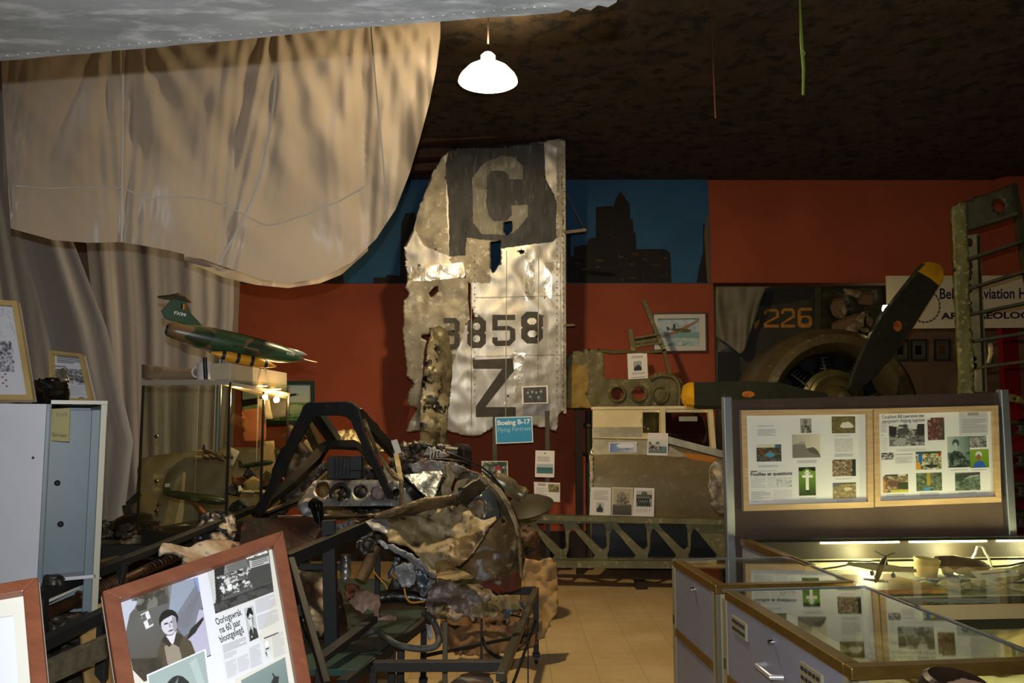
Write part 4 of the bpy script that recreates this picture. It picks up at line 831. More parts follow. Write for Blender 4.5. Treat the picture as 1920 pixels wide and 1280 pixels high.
    L_(.07, .81, .22, .89, 7, '9c9ca0', 3); L_(.07, .9, .12, .92, 2, 'b8b8ba'); L_(.24, .8, .385, .91, 8, 'c2c2c4', 5)
framed('picture_frame', [(1386, 769), (1631, 766), (1633, 950), (1391, 957)], 'left beech picture frame on the brown board with cross grave photo and clippings', f)
def f(pg, T):
    L_ = lambda u0, v0, u1, v1, n, c='a6a6aa', s=0: pg.lines(R_(T, u0, v0, u1, v1), n, c, seed=s)
    a, b = T(.08, .105), T(.42, .1); pg.text('Co-piloot Bill Lawrence ziet', a.x, a.y, b.x, b.y, 6.5, '4a4a4c', .01)
    a, b = T(.08, .15), T(.425, .145); pg.text('neergestort vliegtuig opgraven', a.x, a.y, b.x, b.y, 6.5, '4a4a4c', .01)
    cblock(pg, T, .135, .17, .42, .39, Img(60, 40, '6a6a68').blotch(['2a2a2a', '4a4a48', '8c8c8a', 'a8a8a6'], 5, 21).grad('d0d0ce', 'c0c0be', 0, .25).blotch(['3a3a38', '8a8a88'], 5, 3, 0, .45, .5, .1, dens=.1).poly([(0, .05), (.22, .12), (.22, .5), (0, .5)], '2c2c2c').poly([(.8, 0), (1, 0), (1, .5), (.75, .45)], '303030').poly([(.25, .2), (.5, .15), (.5, .45), (.28, .5)], '4a4a48').poly([(.1, .8), (.3, .6), (.5, .65), (.45, .95), (.15, .95)], '9a9a98'))
    L_(.07, .15, .12, .25, 6, 'b4b4b6'); L_(.07, .27, .09, .28, 1, '666666'); L_(.08, .3, .12, .44, 7, 'c6c6c8'); L_(.19, .42, .43, .45, 2, 'c0c0c2')
    cblock(pg, T, .445, .11, .58, .34, Img(30, 40, '5a3a34').blotch(['7a4c44', '3a2a26', 'a07a6c', '6c2a28', '4a443c'], 6, 22).rect(.85, .2, 1, 1, '3c4a2c').rect(0, 0, .2, .1, 'cfcfcf'))
    pg.poly(R_(T, .7, .045, .93, .3), 'b9b9bb', 1); L_(.77, .065, .86, .1, 2, '555558'); 
    pg.poly(R_(T, .71, .115, .92, .29), 'c6c6c8', 2); pg.lines(R_(T, .715, .13, .915, .28), 9, '9c9ca0', 3)
    cblock(pg, T, .6, .31, .78, .63, Img(44, 50, '8a9a94').grad('a4b0aa', '5c746c', horiz=True).poly([(.05, 1), (.1, .6), (.3, .45), (.6, .5), (.85, .75), (1, .8), (1, 1)], '26302c').ell(.38, .22, .15, .13, '3a4440').ell(.36, .32, .1, .12, '9aa8a2').poly([(.25, .95), (.3, .75), (.7, .7), (.65, .85)], '6f807a').blotch(['3a4844', '50605a'], 6, 5, .5, 1, dens=.2))
    cblock(pg, T, .775, .31, .915, .43, Img(30, 20, '8c8c8c').blotch(['6a6a6a', 'a8a8a8', '4a4a4a'], 4, 8))
    cblock(pg, T, .78, .45, .93, .64, Img(40, 34, '6c8a26').grad('7a9a30', '567820').ell(.46, .28, .17, .16, 'c4ccd4').ell(.45, .42, .12, .16, '8a5c44').poly([(.12, 1), (.25, .72), (.45, .6), (.7, .68), (.85, 1)], '2c56a4'))
    L_(.62, .65, .76, .665, 1); L_(.79, .655, .91, .67, 1)
    cblock(pg, T, .07, .455, .17, .525, Img(24, 14, '5c5c5c').blotch(['2a2a2a', '8a8a8a', 'bcbcbc'], 3, 9)); L_(.18, .47, .32, .485, 1, '8c8c8e'); L_(.18, .5, .32, .57, 6, 'b4b4b6')
    cblock(pg, T, .345, .455, .55, .64, Img(44, 32, '8c8c6c').blotch(['c8c8b8', '4c5a34', '3a3c34', 'a0a4a8', 'd0c060'], 6, 14).rect(0, 0, 1, .12, '3c4a26').rect(.12, .1, .25, .7, '2c60a8').poly([(0, .6), (.15, .55), (.2, 1), (0, 1)], 'c8902c').ell(.92, .2, .06, .1, 'b03020').ell(.6, .8, .25, .1, '34342e'))
    cblock(pg, T, .08, .68, .28, .865, Img(44, 32, '77684c').blotch(['9c8a6c', '5a4c38', '6f5c4a', 'b0a488'], 5, 15).poly([(0, 0), (.9, 0), (.9, .1), (0, .1)], 'cfcbb8').rect(.1, 0, .6, .08, '34362a').rect(0, .3, .1, 1, 'c07c28').rect(.6, .45, 1, .8, '3c442a').poly([(.3, .85), (1, .85), (1, 1), (.3, 1)], 'b8b048').ell(.4, .5, .2, .2, '6a4a3c'))
    cblock(pg, T, .345, .675, .55, .86, Img(44, 32, '5c6650').blotch(['4a5a3c', '6c7460', '7c8878', '3c4834'], 5, 16).rect(.42, 0, .55, .7, '9c8a30').ell(.42, .9, .13, .1, '3c80b8'))
    cblock(pg, T, .655, .685, .855, .87, Img(44, 32, '5a6a58').blotch(['48584a', '6c7c68', '3c4838', '788484'], 5, 17).poly([(0, .1), (1, .0), (1, .22), (.55, .3), (.2, .5), (0, .4)], '3a423c').poly([(.3, .4), (.6, .2), (.95, .15), (.95, .22), (.6, .28)], 'a0a49c'))
    L_(.1, .88, .25, .91, 2); L_(.37, .875, .52, .915, 3); L_(.68, .885, .82, .91, 2)
framed('picture_frame', [(1633, 766), (1865, 760), (1871, 940), (1636, 949)], 'right beech picture frame on the brown board with pilot photo and headline', f)

# ------------------------------------------------------------ glass display cases
m_gold = mat('gold_trim', '8a6f34', .32, .75, '7a6230', 6, stretch=(3, 3, 8))
m_cor = mat('corner_piece', 'a09a80', .45, .4)
m_gpan = mat('grey_panel', '7d7f8e', .5, 0, '767886', 1.2)
m_gl = glass_mat('case_glass', 'e4e8e2', .6, .03)
m_lining = mat('case_lining', 'd9d2b4', .7, 0, 'cfc7a4', 3)
m_chrome = mat('chrome', 'd0d0d4', .12, 1); m_dk = mat('case_dark', '1b1c17', .7)
m_blackr = mat('black_rubber', '0d0d0d', .5)
def case(name, O, Sd, Wd, L_, W_, H, glassh, label, sidepanels, lid_depth=.27, back_open=False):
    """O front-left corner on the floor, Sd runs back, Wd runs right"""
    O = Vector(O); Sd = Vector(Sd).normalized(); Wd = Vector(Wd).normalized(); Z = Vector((0, 0, 1))
    P = lambda w_, s, z: O+Wd*w_+Sd*s+Z*z
    t = thing(name, O+Wd*W_/2+Sd*L_/2, label, 'display case')
    def bx_(B, w0, w1, s0, s1, z0, z1, mi=0): B.hexa([P(w0, s0, z0), P(w1, s0, z0), P(w1, s1, z0), P(w0, s1, z0), P(w0, s0, z1), P(w1, s0, z1), P(w1, s1, z1), P(w0, s1, z1)], mi)
    B = MB(); tt = .035; b = .05
    bx_(B, 0, W_, 0, b, H-tt, H); bx_(B, 0, b, b, L_-.03, H-tt, H)
    B.build('top_frame', m_gold, t, bevel=.004)
    B = MB(); bx_(B, 0, W_, L_-.012, L_, H-.012, H); bx_(B, W_-.012, W_, 0, L_-.012, H-.012, H); B.build('glass_edge_strip', m_al, t)
    B = MB(); bx_(B, b, W_-.012, b, L_-.012, H-.012, H-.004); B.build('glass_top', m_gl, t)
    B = MB(); bx_(B, b, W_-.004, L_-.009, L_-.003, H-lid_depth, H-.012); B.build('glass_back', m_gl, t)
    B = MB(); bx_(B, W_-.008, W_-.002, 0.02, L_-.012, H-lid_depth, H-.012); B.build('glass_side', m_gl, t)
    B = MB(); bx_(B, W_-.022, W_, L_-.022, L_, H-lid_depth-.02, H-.012); B.build('corner_post', m_al, t)
    B = MB(); bx_(B, .01, W_, .01, L_, H-lid_depth-.02, H-lid_depth); B.build('shelf', m_lining, t)
    B = MB(); bx_(B, W_-.03, W_, 0, L_, H-lid_depth-.03, H-lid_depth+.012); bx_(B, 0, W_, L_-.03, L_, H-lid_depth-.03, H-lid_depth+.012); B.build('shelf_rim', m_gold, t)
    B = MB(); bx_(B, .005, W_-.005, .005, L_-.005, .06, H-lid_depth-.03); B.build('cabinet_body', m_gpan, t)
    B = MB(); bx_(B, 0, .02, 0, .05, 0, H-tt); bx_(B, 0, .05, 0, .02, 0, H-tt); B.build('corner_profile', m_cor, t)
    B = MB(); bx_(B, 0, .02, L_-.045, L_, 0, H-tt); B.build('corner_profile', m_cor, t)
    for z in sidepanels['bands']: B = MB(); bx_(B, -.002, .015, .05, L_-.045, z-.018, z+.018); B.build('gold_band', m_gold, t)
    for z in sidepanels['bands']: B = MB(); bx_(B, .05, W_, -.002, .012, z-.018, z+.018); B.build('gold_band', m_gold, t)
    zs = [H-tt]+sidepanels['bands']+[.05]
    for i in range(len(zs)-1):
        B = MB(); bx_(B, .004, .016, .05, L_-.045, zs[i+1]+(.018 if i < len(zs)-2 else 0), zs[i]-(.018 if i else 0)); d = B.build('drawer_front', m_gpan, t)
        zc = (zs[i]+zs[i+1])/2+.05
        def knob(s, z):
            B = MB().lathe([(.011, 0), (.011, .008), (.008, .018), (.001, .019)], P(.004, s, z), -Wd, 14); B.build('lock', m_chrome, d, smooth=True)
        if sidepanels['style'] == 'lock': knob(L_*.45, zc+.06)
        if sidepanels['style'] == 'vent' and i == 0:
            knob(L_*.52, zc+.06)
            for s0 in (L_*.75, L_*.17):
                B = MB(); bx_(B, -.003, .004, s0, s0+.15, zc, zc+.06); B.build('vent_plate', m_cor, d)
                B = MB()
                for r in range(2):
                    for k in range(5):
                        s1 = s0+.012+k*.027; z1 = zc+.011+r*.027; bx_(B, -.0045, -.002, s1, s1+.02, z1, z1+.012)
                B.build('vent_slots', m_dk, d)
        if sidepanels['style'] == 'vent':
            s0, s1 = L_*.44, L_*.58; zz = zc-.03 if i == 0 else zc
            B = MB().tube([P(.0, s0, zz), P(-.035, s0+.01, zz), P(-.035, s1-.01, zz), P(.0, s1, zz)], .009, 10); B.build('handle', mat('satin_handle', 'b9bbc0', .3, .6), d, smooth=True)
    B = MB(); bx_(B, .03, W_-.02, .03, L_-.03, 0, .06); B.build('plinth', m_dk, t)
    return t, P
SD = (-.075, 1, 0); WD = (1, .12, 0)
A1 = atz(1596, 1252, .95); A1.z = 0
c1, P1 = case('display_case', A1, SD, WD, 1.06, .60, .95, .3, 'nearest grey display case with gold trim, glass top and handles on its side', {'bands': [.62], 'style': 'vent'})
A2 = atz(1354, 1100, .95); A2.z = 0
c2, P2 = case('display_case', A2+Vector((-.02, .03, 0)), SD, WD, .66, .60, .95, .3, 'smaller grey display case behind the nearest one, gold trim and small locks', {'bands': [.62], 'style': 'lock'})
# third showcase
A3 = Vector((1.44, 3.02, 0)); S3 = Vector((-.075, 1, 0)).normalized(); W3 = Vector((1, .08, 0)).normalized()
P3 = lambda w_, s, z: A3+W3*w_+S3*s+Vector((0, 0, z-(.025 if .79 < z < .911 and s > .9 else 0)))
c3 = thing('lit_showcase', A3+W3*.9+S3*.85, 'wide lit glass showcase with cream back wall below the display board', 'display case')
def b3(name, m, *bs, mi=0, **k):
    B = MB()
    for (w0, w1, s0, s1, z0, z1) in bs: B.hexa([P3(w0, s0, z0), P3(w1, s0, z0), P3(w1, s1, z0), P3(w0, s1, z0), P3(w0, s0, z1), P3(w1, s0, z1), P3(w1, s1, z1), P3(w0, s1, z1)])
    return B.build(name, m, c3, **k)
W_ = 1.9; L3 = 1.76; m_gl2 = glass_mat('showcase_glass', 'e4e8e0', .14, .02)
b3('front_rail', mat('pale_wood_rail', 'c4b078', .35, .3), (0, W_, 0, .03, .905, .95))
b3('side_rail', m_gold, (-.02, .03, .9, L3, .915, .95))
b3('rear_rail', m_dk, (0, W_, L3-.02, L3, .935, .95))
b3('right_rail', m_gold, (W_-.04, W_, .03, L3-.02, .915, .95))
b3('back_wall', m_lining, (0, W_, L3-.015, L3, .62, .86))
b3('valance', mat('valance_brown', '3c3426', .6), (0, W_, L3-.05, L3-.03, .865, .935))
b3('end_panel', m_gpan, (-.01, 0, .95, L3, .62, .92))
b3('end_panel', m_lining, (W_-.01, W_, 0, L3, .62, .92))
b3('lower_shelf', m_lining, (0, W_, 0.0, L3-.02, .60, .62))
b3('platform', m_dk, (.0, W_-.02, .98, 1.7, .622, .80))
b3('platform_top', mat('platform_cover', '8f8b78', .7), (.0, W_-.02, .98, 1.7, .80, .806))
b3('base', m_gpan, (0, W_, .02, L3-.02, .06, .6))
b3('plinth', m_dk, (.05, W_-.05, .05, L3-.05, 0, .06))
b3('glass_top', m_gl2, (.03, W_-.04, .03, L3-.02, .94, .946))
b3('glass_front', m_gl2, (.0, W_, .012, .018, .62, .905))
m_tube = mat('tube_glow', 'fff4c0', .4, emit='fff0b4', estr=22)
for k in range(3):
    p0 = P3(.42+k*.52, L3-.06, .93); p1 = P3(.88+k*.52, L3-.06, .93); MB().tube([p0, p1], .005, 10).build('fluorescent_tube', m_tube, c3, smooth=True)
    lamp('showcase_tube_light', 'POINT', (p0+p1)/2+Vector((0, -.1, -.06)), 11, (1, .9, .55), .05)
MB().tube([P3(.1, .042, .925), P3(1.8, .042, .925)], .006, 10).build('fluorescent_tube', m_tube, c3, smooth=True)
for k in range(3): lamp('showcase_front_light', 'POINT', P3(.35+k*.55, .16, .88), 4.5, (1, .88, .5), .04)
B = MB(); 
for z_, sg in ((.872, 0), (.862, .02)):
    B.tube([P3(.1+i*.09, L3-.17-.01*sg, z_-sg*(sin(i*.55)**2)*1.6) for i in range(20)], .006, 6)
B.build('cable', m_blackr, c3, smooth=True)
# things in the showcase
wd = thing('model_base_board', P3(.42, 1.12, .806), 'yellow wooden base board with brown edge under the small fighter model', 'board')
B = MB(); q4 = [P3(.2, 1.0, .812), P3(.72, 1.0, .812), P3(.66, 1.42, .812), P3(.12, 1.38, .812)]; B.prism(q4, (0, 0, .022)); B.build('board', mat('yellow_wood', 'b8923c', .5, 0, '8c5a2c', 3), wd, bevel=.003)
def mini_plane(name, c, d, L_, span, m1, m2, label, group=None, cat='model aircraft', jet=False, pitch=0):
    t = thing(name, c, label, cat, group); d = Vector(d).normalized(); r = d.cross(Vector((0, 0, 1))).normalized(); u = r.cross(d)
    MB().lathe([(.001, 0), (L_*.03, L_*.02), (L_*.06, L_*.2), (L_*.07, L_*.5), (L_*.075, L_*.8), (L_*.06, L_*.92), (L_*.02, L_), (.001, L_*1.01)], c-d*L_*.5, d, 16).build('fuselage', m1, t, smooth=True)
    for s in (-1, 1):
        MB().prism([c+d*L_*.2, c+d*L_*.17+r*s*span*.5, c+d*L_*.06+r*s*span*.52, c-d*L_*.06], u*L_*.018).build('wing', m2, t)
        MB().prism([c-d*L_*.38, c-d*L_*.40+r*s*span*.18, c-d*L_*.46+r*s*span*.18, c-d*L_*.48], u*L_*.012).build('tailplane', m2, t)
    MB().prism([c-d*L_*.36+u*L_*.03, c-d*L_*.44+u*L_*.17, c-d*L_*.5+u*L_*.17, c-d*L_*.5], r*L_*.012).build('tail_fin', m1, t)
    return t, d, r, u
m_mdk = mat('model_dark', '2c2e26', .4); m_mgr = mat('model_grey', '9ea08c', .4, 0, '7c7e6c', 10)
mp_ = P3(.47, 1.15, .9); t, d, r, u = mini_plane('fighter_model', mp_, (.5, .62, .42), .2, .32, m_mdk, m_mgr, 'small dark fighter plane model on a yellow board inside the lit showcase')
B = MB()
for a in (0.5, 2.6, 4.7): B.beam(mp_+d*.115, mp_+d*.115+(r*cos(a)+u*sin(a))*.055, .012, .004)
B.build('propeller', m_mdk, t)
for s in (-1, 1):
    p = mp_+r*s*.05+d*.05; g_ = Vector((p.x, p.y, .836)); MB().tube([p, g_+Vector((0, 0, .012))], .003, 6).tube([g_+Vector((-.006, 0, .012)), g_+Vector((.006, 0, .012))], .012, 10).build('landing_gear', m_mdk, t)
pg = Page(uvmap([P3(.14, 1.34, .836), P3(.28, 1.34, .836), P3(.34, 1.08, .836), P3(.2, 1.08, .836)]), Vector((0, 0, 1))); pg.sheet(rect(0, 0, 1, 1), 'eeeadb', .001); pg.lines(rect(.1, .1, .9, .8), 9, 'b0aca0')
tag(pg.build('info_sheet'), 'white paper lying on the yellow board beside the fighter model', 'paper')
# jar, brown lump, tag, fragments
m_bone = mat('bone', 'b5a88c', .6, 0, '857860', 9, bump=.2); m_clay = mat('cream_plastic', 'd6bf84', .5, 0, 'c2a866', 4)
jr = MB().lathe([(.001, 0), (.05, 0), (.055, .01), (.062, .08), (.066, .085), (.066, .1), (.058, .1), (.05, .02), (.001, .015)], P3(.86, 1.42, .81), (.12, -.05, 1), 28).build('cream_pot', m_clay, smooth=True); tag(jr, 'cream yellow pot lying among fragments in the lit showcase', 'pot')
B = MB().lathe([(.001, -.17), (.03, -.15), (.045, -.05), (.04, .05), (.03, .12), (.001, .17)], P3(1.12, 1.5, .86), (1, .1, -.12), 20); o = B.build('brown_gun_fragment', mat('rust_brown', '5c4428', .7, 0, '38291a', 12, bump=.5), smooth=True); tag(o, 'rusty brown elongated fragment behind the bone pieces in the showcase', 'fragment')
o = MB().tube([P3(1.28+.06*cos(a), 1.58, .81+.11*sin(a)) for a in np.linspace(0, pi, 13)], .007, 8).build('white_wire_arch', mat('white_wire', 'e2dec8', .4), smooth=True); tag(o, 'thin white wire arch standing at the back of the showcase', 'wire')
pg = Page(uvmap([P3(1.0, 1.24, .87), P3(1.22, 1.24, .885), P3(1.22, 1.18, .86), P3(1.0, 1.18, .845)]), Vector((0, -.4, 1)).normalized()); pg.sheet(rect(0, 0, 1, 1), 'dcdcd8', .002); pg.lines(rect(.15, .3, .85, .7), 1, '777777'); tag(pg.build('label_card'), 'small white label card lying on the fragments in the showcase', 'card')
o = MB().prism([P3(1.42, 1.6, .81), P3(1.75, 1.6, .81), P3(1.75, 1.6, .9)], (-.02, -.3, 0)).build('dark_book_stand', mat('grey_green', '5c6048', .6)); tag(o, 'grey-green wedge shaped stand at the right of the showcase platform', 'stand')
rng = random.Random(5)
def chunk(name, p, s, seed, m, label, cat, group):
    bm = bmesh.new(); bmesh.ops.create_icosphere(bm, subdivisions=2, radius=1)
    for v in bm.verts: v.co *= 1+.5*noise.noise(v.co*1.6+Vector((seed*7.3, 0, 0)))
    me = bpy.data.meshes.new(name); bm.to_mesh(me); bm.free(); me.materials.append(m); o = bpy.data.objects.new(name, me); COL.objects.link(o)
    for v in me.vertices: v.co = Vector((v.co.x*s, v.co.y*s*.6, v.co.z*s*.35))
    z0 = min(v.co.z for v in me.vertices)
    o.location = Vector(p)-Vector((0, 0, z0)); o.rotation_euler.z = seed; return tag(o, label, cat, group)
protos = [chunk('bone_fragment', P3(.9, 1.12, .806), .045, 1, m_bone, 'pale bone fragment among many on the showcase platform', 'fragment', 'pale fragments on the showcase platform')]
for i in range(34):
    o = protos[0].copy(); COL.objects.link(o); o.location = P3(.78+rng.random()*.95, 1.02+rng.random()*.36, .81+.02*(i % 3)); o.rotation_euler = (0, 0, rng.random()*6); k = .55+rng.random()*.8; o.scale = (k*1.2, k, k)
lp = chunk('shell_fragment', P3(.5, .3, .621), .07, 4, m_bone, 'light fragment lying on the lower shelf of the showcase', 'fragment', 'light fragments on the lower showcase shelf')
for i in range(16):
    o = lp.copy(); COL.objects.link(o); o.location = P3(.12+rng.random()*1.5, .12+rng.random()*.75, .64); o.rotation_euler = (0, 0, rng.random()*6); k = .5+rng.random()*.9; o.scale = (k*1.4, k, k*1.2)
G = []
for j in range(12):
    G.append([])
    for i in range(20):
        u = i/19-.5; v = j/11-.5; G[-1].append(P3(.78+u*.5, .5+v*.3, .66+.08*math.exp(-(u*3)**2-(v*3)**2)+.03*noise.noise((u*7, v*9, 3))))
tag(MB().grid(G).build('folded_cloth', mat('cream_cloth', 'c0ad80', .8, 0, '9c8650', 6), smooth=True, thick=.01), 'crumpled cream cloth on the lower shelf of the showcase', 'cloth')
# nearest case contents
m_book = mat('white_card', 'd8d4c4', .6)
def flat_page(pq, label, cat, fill, base='d8d4c4'):
    pg = Page(uvmap(pq), Vector((0, 0, 1))); pg.sheet(rect(0, 0, 1, 1), base, .01); fill(pg); tag(pg.build('booklet'), label, cat)
flat_page([P1(.36, .98, .672), P1(.5, .98, .672), P1(.54, .86, .672), P1(.4, .86, .672)], 'white booklet with a blue-grey picture inside the nearest display case', 'booklet', lambda pg: pg.img(rect(.25, .2, .8, .8), Img(20, 16, 'b0b4b0').ell(.5, .5, .3, .3, '3a5a68').blotch(['2c3c40', 'a0a8a8'], 4, 2, dens=.3)))
flat_page([P1(.1, .9, .672), P1(.3, .92, .672), P1(.33, .6, .672), P1(.13, .58, .672)], 'printed page lying flat at the left inside the nearest display case', 'booklet', lambda pg: (pg.lines(rect(.1, .1, .9, .5), 10, '9c9888'), pg.img(rect(.15, .55, .85, .95), Img(20, 16, '6a6450').blotch(EARTH, 4, 5))), 'c2b890')
for i in range(7):
    chunk('pale_fragment', P1(.36+.09*(i % 3)+.02*i, .35+.1*(i//2), .665), .05, 6+i, m_bone, 'pale fragment on the shelf of the nearest display case', 'fragment', 'pale fragments in the nearest case')
flat_page([P2(.12, .55, .672), P2(.45, .58, .672), P2(.5, .2, .672), P2(.15, .18, .672)], 'white sheet with a picture inside the smaller display case', 'booklet', lambda pg: (pg.img(rect(.1, .1, .5, .5), Img(20, 16, '6a7450').blotch(EARTH, 4, 5)), pg.lines(rect(.55, .1, .95, .9), 12, 'a8a494')), 'c8c8c4')
# leather dome at the bottom right
hb = Vector((1.02, 1.72, .86)); hb = at(1790, 1300, 1.75)
hm = thing('leather_flying_helmet', Vector((hb.x, hb.y, hb.z-.1)), 'dark brown ribbed leather cap standing at the bottom right corner', 'helmet')
MB().lathe([(.062, -.1), (.072, -.04), (.072, .02), (.066, .045), (.056, .052), (.03, .045), (.001, .046)], hb-Vector((0, 0, .02)), (.1, -.15, 1), 32).build('crown', mat('brown_leather', '22150f', .4, 0, '160d09', 14, bump=.2), hm, smooth=True)
for k in range(7):
    MB().tube([hb+Vector((.02+.006*k-.02, -.035+.012*k, .033-.002*k))+Vector((x, 0, -abs(x)*.15)) for x in (-.045+.003*k, -.02, .0, .02, .045-.003*k)], .0022, 5).build('rib', mat('leather_rib', '6a5240', .4), hm)
hst = MB().beam((hb.x, hb.y, 0), (hb.x, hb.y, hb.z-.12), .05, .05).box((hb.x, hb.y, .015), (.3, .3, .03)).box((hb.x, hb.y, hb.z-.118), (.14, .14, .01)).build('display_stand', m_dk); tag(hst, 'dark pedestal carrying the leather cap in the bottom right corner', 'stand')
# ------------------------------------------------------------ aircraft wreck on its stand
m_wt = mat('wreck_tan', 'a3926e', .58, .08, '74643f', 3.2, .38, .6, '3a2f20', 9, .55, .66, bump=.3, bscale=14)
m_wb = mat('wreck_brown', '6f5a3a', .5, .12, '3a2e1e', 4, .4, .6, '9a8a68', 12, .58, .68, bump=.3, bscale=14)
m_wg = mat('wreck_grey', '989a9e', .5, .25, '5c5c5c', 5, .4, .6, '6f5a48', 8, .55, .66, bump=.3, bscale=16)
m_wp = mat('wreck_mixed', 'a5a29e', .55, .15, '776252', 4, .42, .58, '47423c', 9, .56, .66, bump=.35, bscale=16)
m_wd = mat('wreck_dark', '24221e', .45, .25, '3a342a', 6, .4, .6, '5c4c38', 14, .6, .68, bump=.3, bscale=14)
m_wbl = mat('wreck_blue_grey', '5c646c', .35, .55, '454c52', 6, .4, .65, '7c7a70', 14, .58, .68, bump=.3)
m_wred = mat('wreck_red', '6c2f22', .4, .3, '4a3a38', 7, .42, .58, '8a8488', 12, .56, .66, bump=.3)
m_steel = mat('black_steel', '17191b', .38, .35, '24221e', 8, .45, .7, bump=.1)
m_stb = mat('stand_black', '0d1012', .6, 0)
m_ol = mat('olive_brown_crumpled', '6d5f34', .4, .4, '4a3f22', 5, .4, .6, 'a09468', 12, .6, .7, bump=.5)
wr = thing('aircraft_wreck', Vector((-.5, 4.8, .55)), 'crumpled fighter cockpit wreck with black canopy arches and mud-brown skin, centre of room', 'aircraft wreck')
pl_ = lambda n, o, d, m, **k: plate(n, o, d, m, wr, **k)
z1 = lambda pts: [(540+x/4.923, 740+y/4.923) for x, y in pts]
z2 = lambda pts: [(760+x/3.2, 780+y/3.2) for x, y in pts]
z3 = lambda pts: [(540+x/4, 960+y/4) for x, y in pts]
z4 = lambda pts: [(780+x/5.567, 1050+y/5.567) for x, y in pts]
# rear cowling, round nose
def nose(px, py):
    u = (px-900)/85; v = (py-990)/125; return at(px, py, 5.15-.30*sqrt(max(0, 1-min(1, u*u*.8)))+.12*abs(v))
pl_('nose_cowling', z2([(300, 330), (400, 330), (470, 350), (520, 400), (590, 470), (640, 560), (672, 640), (690, 700), (700, 800), (703, 900), (692, 985), (690, 1035), (640, 1052), (560, 1062), (450, 1030), (380, 930), (280, 900), (250, 700), (300, 500)]), nose, [m_wb, m_wred, m_wg, m_wt], holes=[z2(circ(583, 628, 14, 16, n=9))],
    marks=[(z2([(440, 1000), (560, 965), (690, 930), (692, 1035), (640, 1052), (560, 1062), (450, 1030)]), 1, 1), (z2([(430, 860), (460, 850), (470, 920), (500, 960), (470, 985), (425, 970), (445, 900)]), 2, 1.2), (z2([(525, 820), (550, 820), (540, 860), (530, 850)]), 2, 1), (z2([(400, 810), (470, 780), (535, 790), (530, 802), (460, 800), (410, 825)]), 2, .5)], cell=6, thick=.006, rag=.8, crumple=0.027, cs=5, seed=2)
pl_('cowling_edge_band', z2([(470, 348), (500, 372), (570, 430), (630, 520), (668, 620), (690, 720), (698, 860), (700, 960), (688, 960), (680, 800), (655, 650), (610, 540), (550, 450), (480, 385), (462, 362)]), lambda x, y: nose(x, y)+Vector((0, -.05, 0)), m_wt, cell=6, thick=.012, crumple=0.006, cs=6)
pl_('blue_grey_bulkhead', z2([(345, 545), (400, 490), (470, 430), (500, 425), (535, 470), (562, 545), (572, 605), (545, 640), (470, 625), (400, 600), (350, 580)]), idw([(870, 950, 4.75), (915, 915, 4.85), (938, 965, 4.88), (900, 970, 4.72)]), [m_wbl], holes=[z2([(378, 520), (430, 492), (478, 510), (480, 580), (450, 620), (400, 600), (370, 570)]), z2(circ(442, 464, 13, n=10))], cell=5, thick=.01, rag=.6, crumple=0.009, cs=5)
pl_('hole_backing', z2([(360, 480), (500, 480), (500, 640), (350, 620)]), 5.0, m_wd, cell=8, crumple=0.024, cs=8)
pl_('dark_brace', z2([(290, 500), (330, 440), (400, 400), (450, 365), (480, 400), (470, 430), (400, 490), (345, 540), (300, 545)]), idw([(855, 945, 4.65), (905, 900, 4.75), (870, 940, 4.7)]), m_wd, cell=5, thick=.03, rag=1, crumple=0.018, cs=6)
pl_('cowling_lip', z2([(440, 350), (470, 360), (495, 405), (480, 412), (450, 385)]), 4.68, m_wt, cell=5, thick=.01, crumple=0.012)
# long torn skin
skA = [(686, 978), (700, 972), (727, 972), (760, 962), (800, 946), (830, 938), (866, 942), (876, 956), (890, 968), (908, 974), (929, 966), (929, 974), (912, 1000), (900, 1022), (880, 1044), (862, 1058), (846, 1062), (844, 1054), (832, 1050), (816, 1055), (817, 1078), (800, 1070), (785, 1040), (765, 1025), (745, 1018), (729, 1014), (722, 1000), (700, 994)]
pl_('torn_fuselage_skin', skA, idw([(690, 980, 4.35), (730, 1000, 4.35), (760, 970, 4.5), (820, 945, 4.62), (870, 950, 4.65), (925, 968, 4.55), (890, 1010, 4.38), (845, 1055, 4.3), (810, 1075, 4.28), (770, 1020, 4.32), (830, 1000, 4.48), (900, 985, 4.42), (860, 985, 4.58)]), [m_wt, m_wb, m_wg], marks=[([(830, 1000), (860, 1010), (905, 995), (928, 975), (915, 1000), (880, 1044), (862, 1058), (846, 1062), (840, 1040), (835, 1020)], 1, 1), ([(686, 978), (700, 972), (727, 974), (728, 1000), (700, 994)], 2, 1)], cell=5, thick=.006, rag=1.2, crumple=0.04, cs=6, seed=3)
pl_('folded_skin_strip', [(700, 968), (760, 948), (800, 935), (850, 930), (866, 940), (830, 948), (800, 952), (760, 968), (728, 976), (705, 975)], idw([(710, 970, 4.4), (800, 945, 4.5), (860, 938, 4.62)]), m_wb, cell=5, thick=.02, rag=1, crumple=0.018, cs=6)
pl_('torn_edge_curl', z3([(750, 235), (800, 245), (860, 290), (930, 310), (1000, 370), (1060, 430), (1115, 470), (1105, 495), (1060, 480), (1000, 430), (940, 390), (880, 340), (800, 295), (765, 270)]), idw([(735, 1020, 4.25), (780, 1045, 4.22), (815, 1080, 4.2)]), m_wg, cell=4, thick=.012, rag=1.4, crumple=0.024, cs=7, seed=5)
pl_('torn_edge_curl', z3([(672, 212), (700, 205), (730, 225), (765, 272), (740, 275), (700, 245)]), 4.25, m_wg, cell=4, thick=.01, crumple=0.018, cs=8)
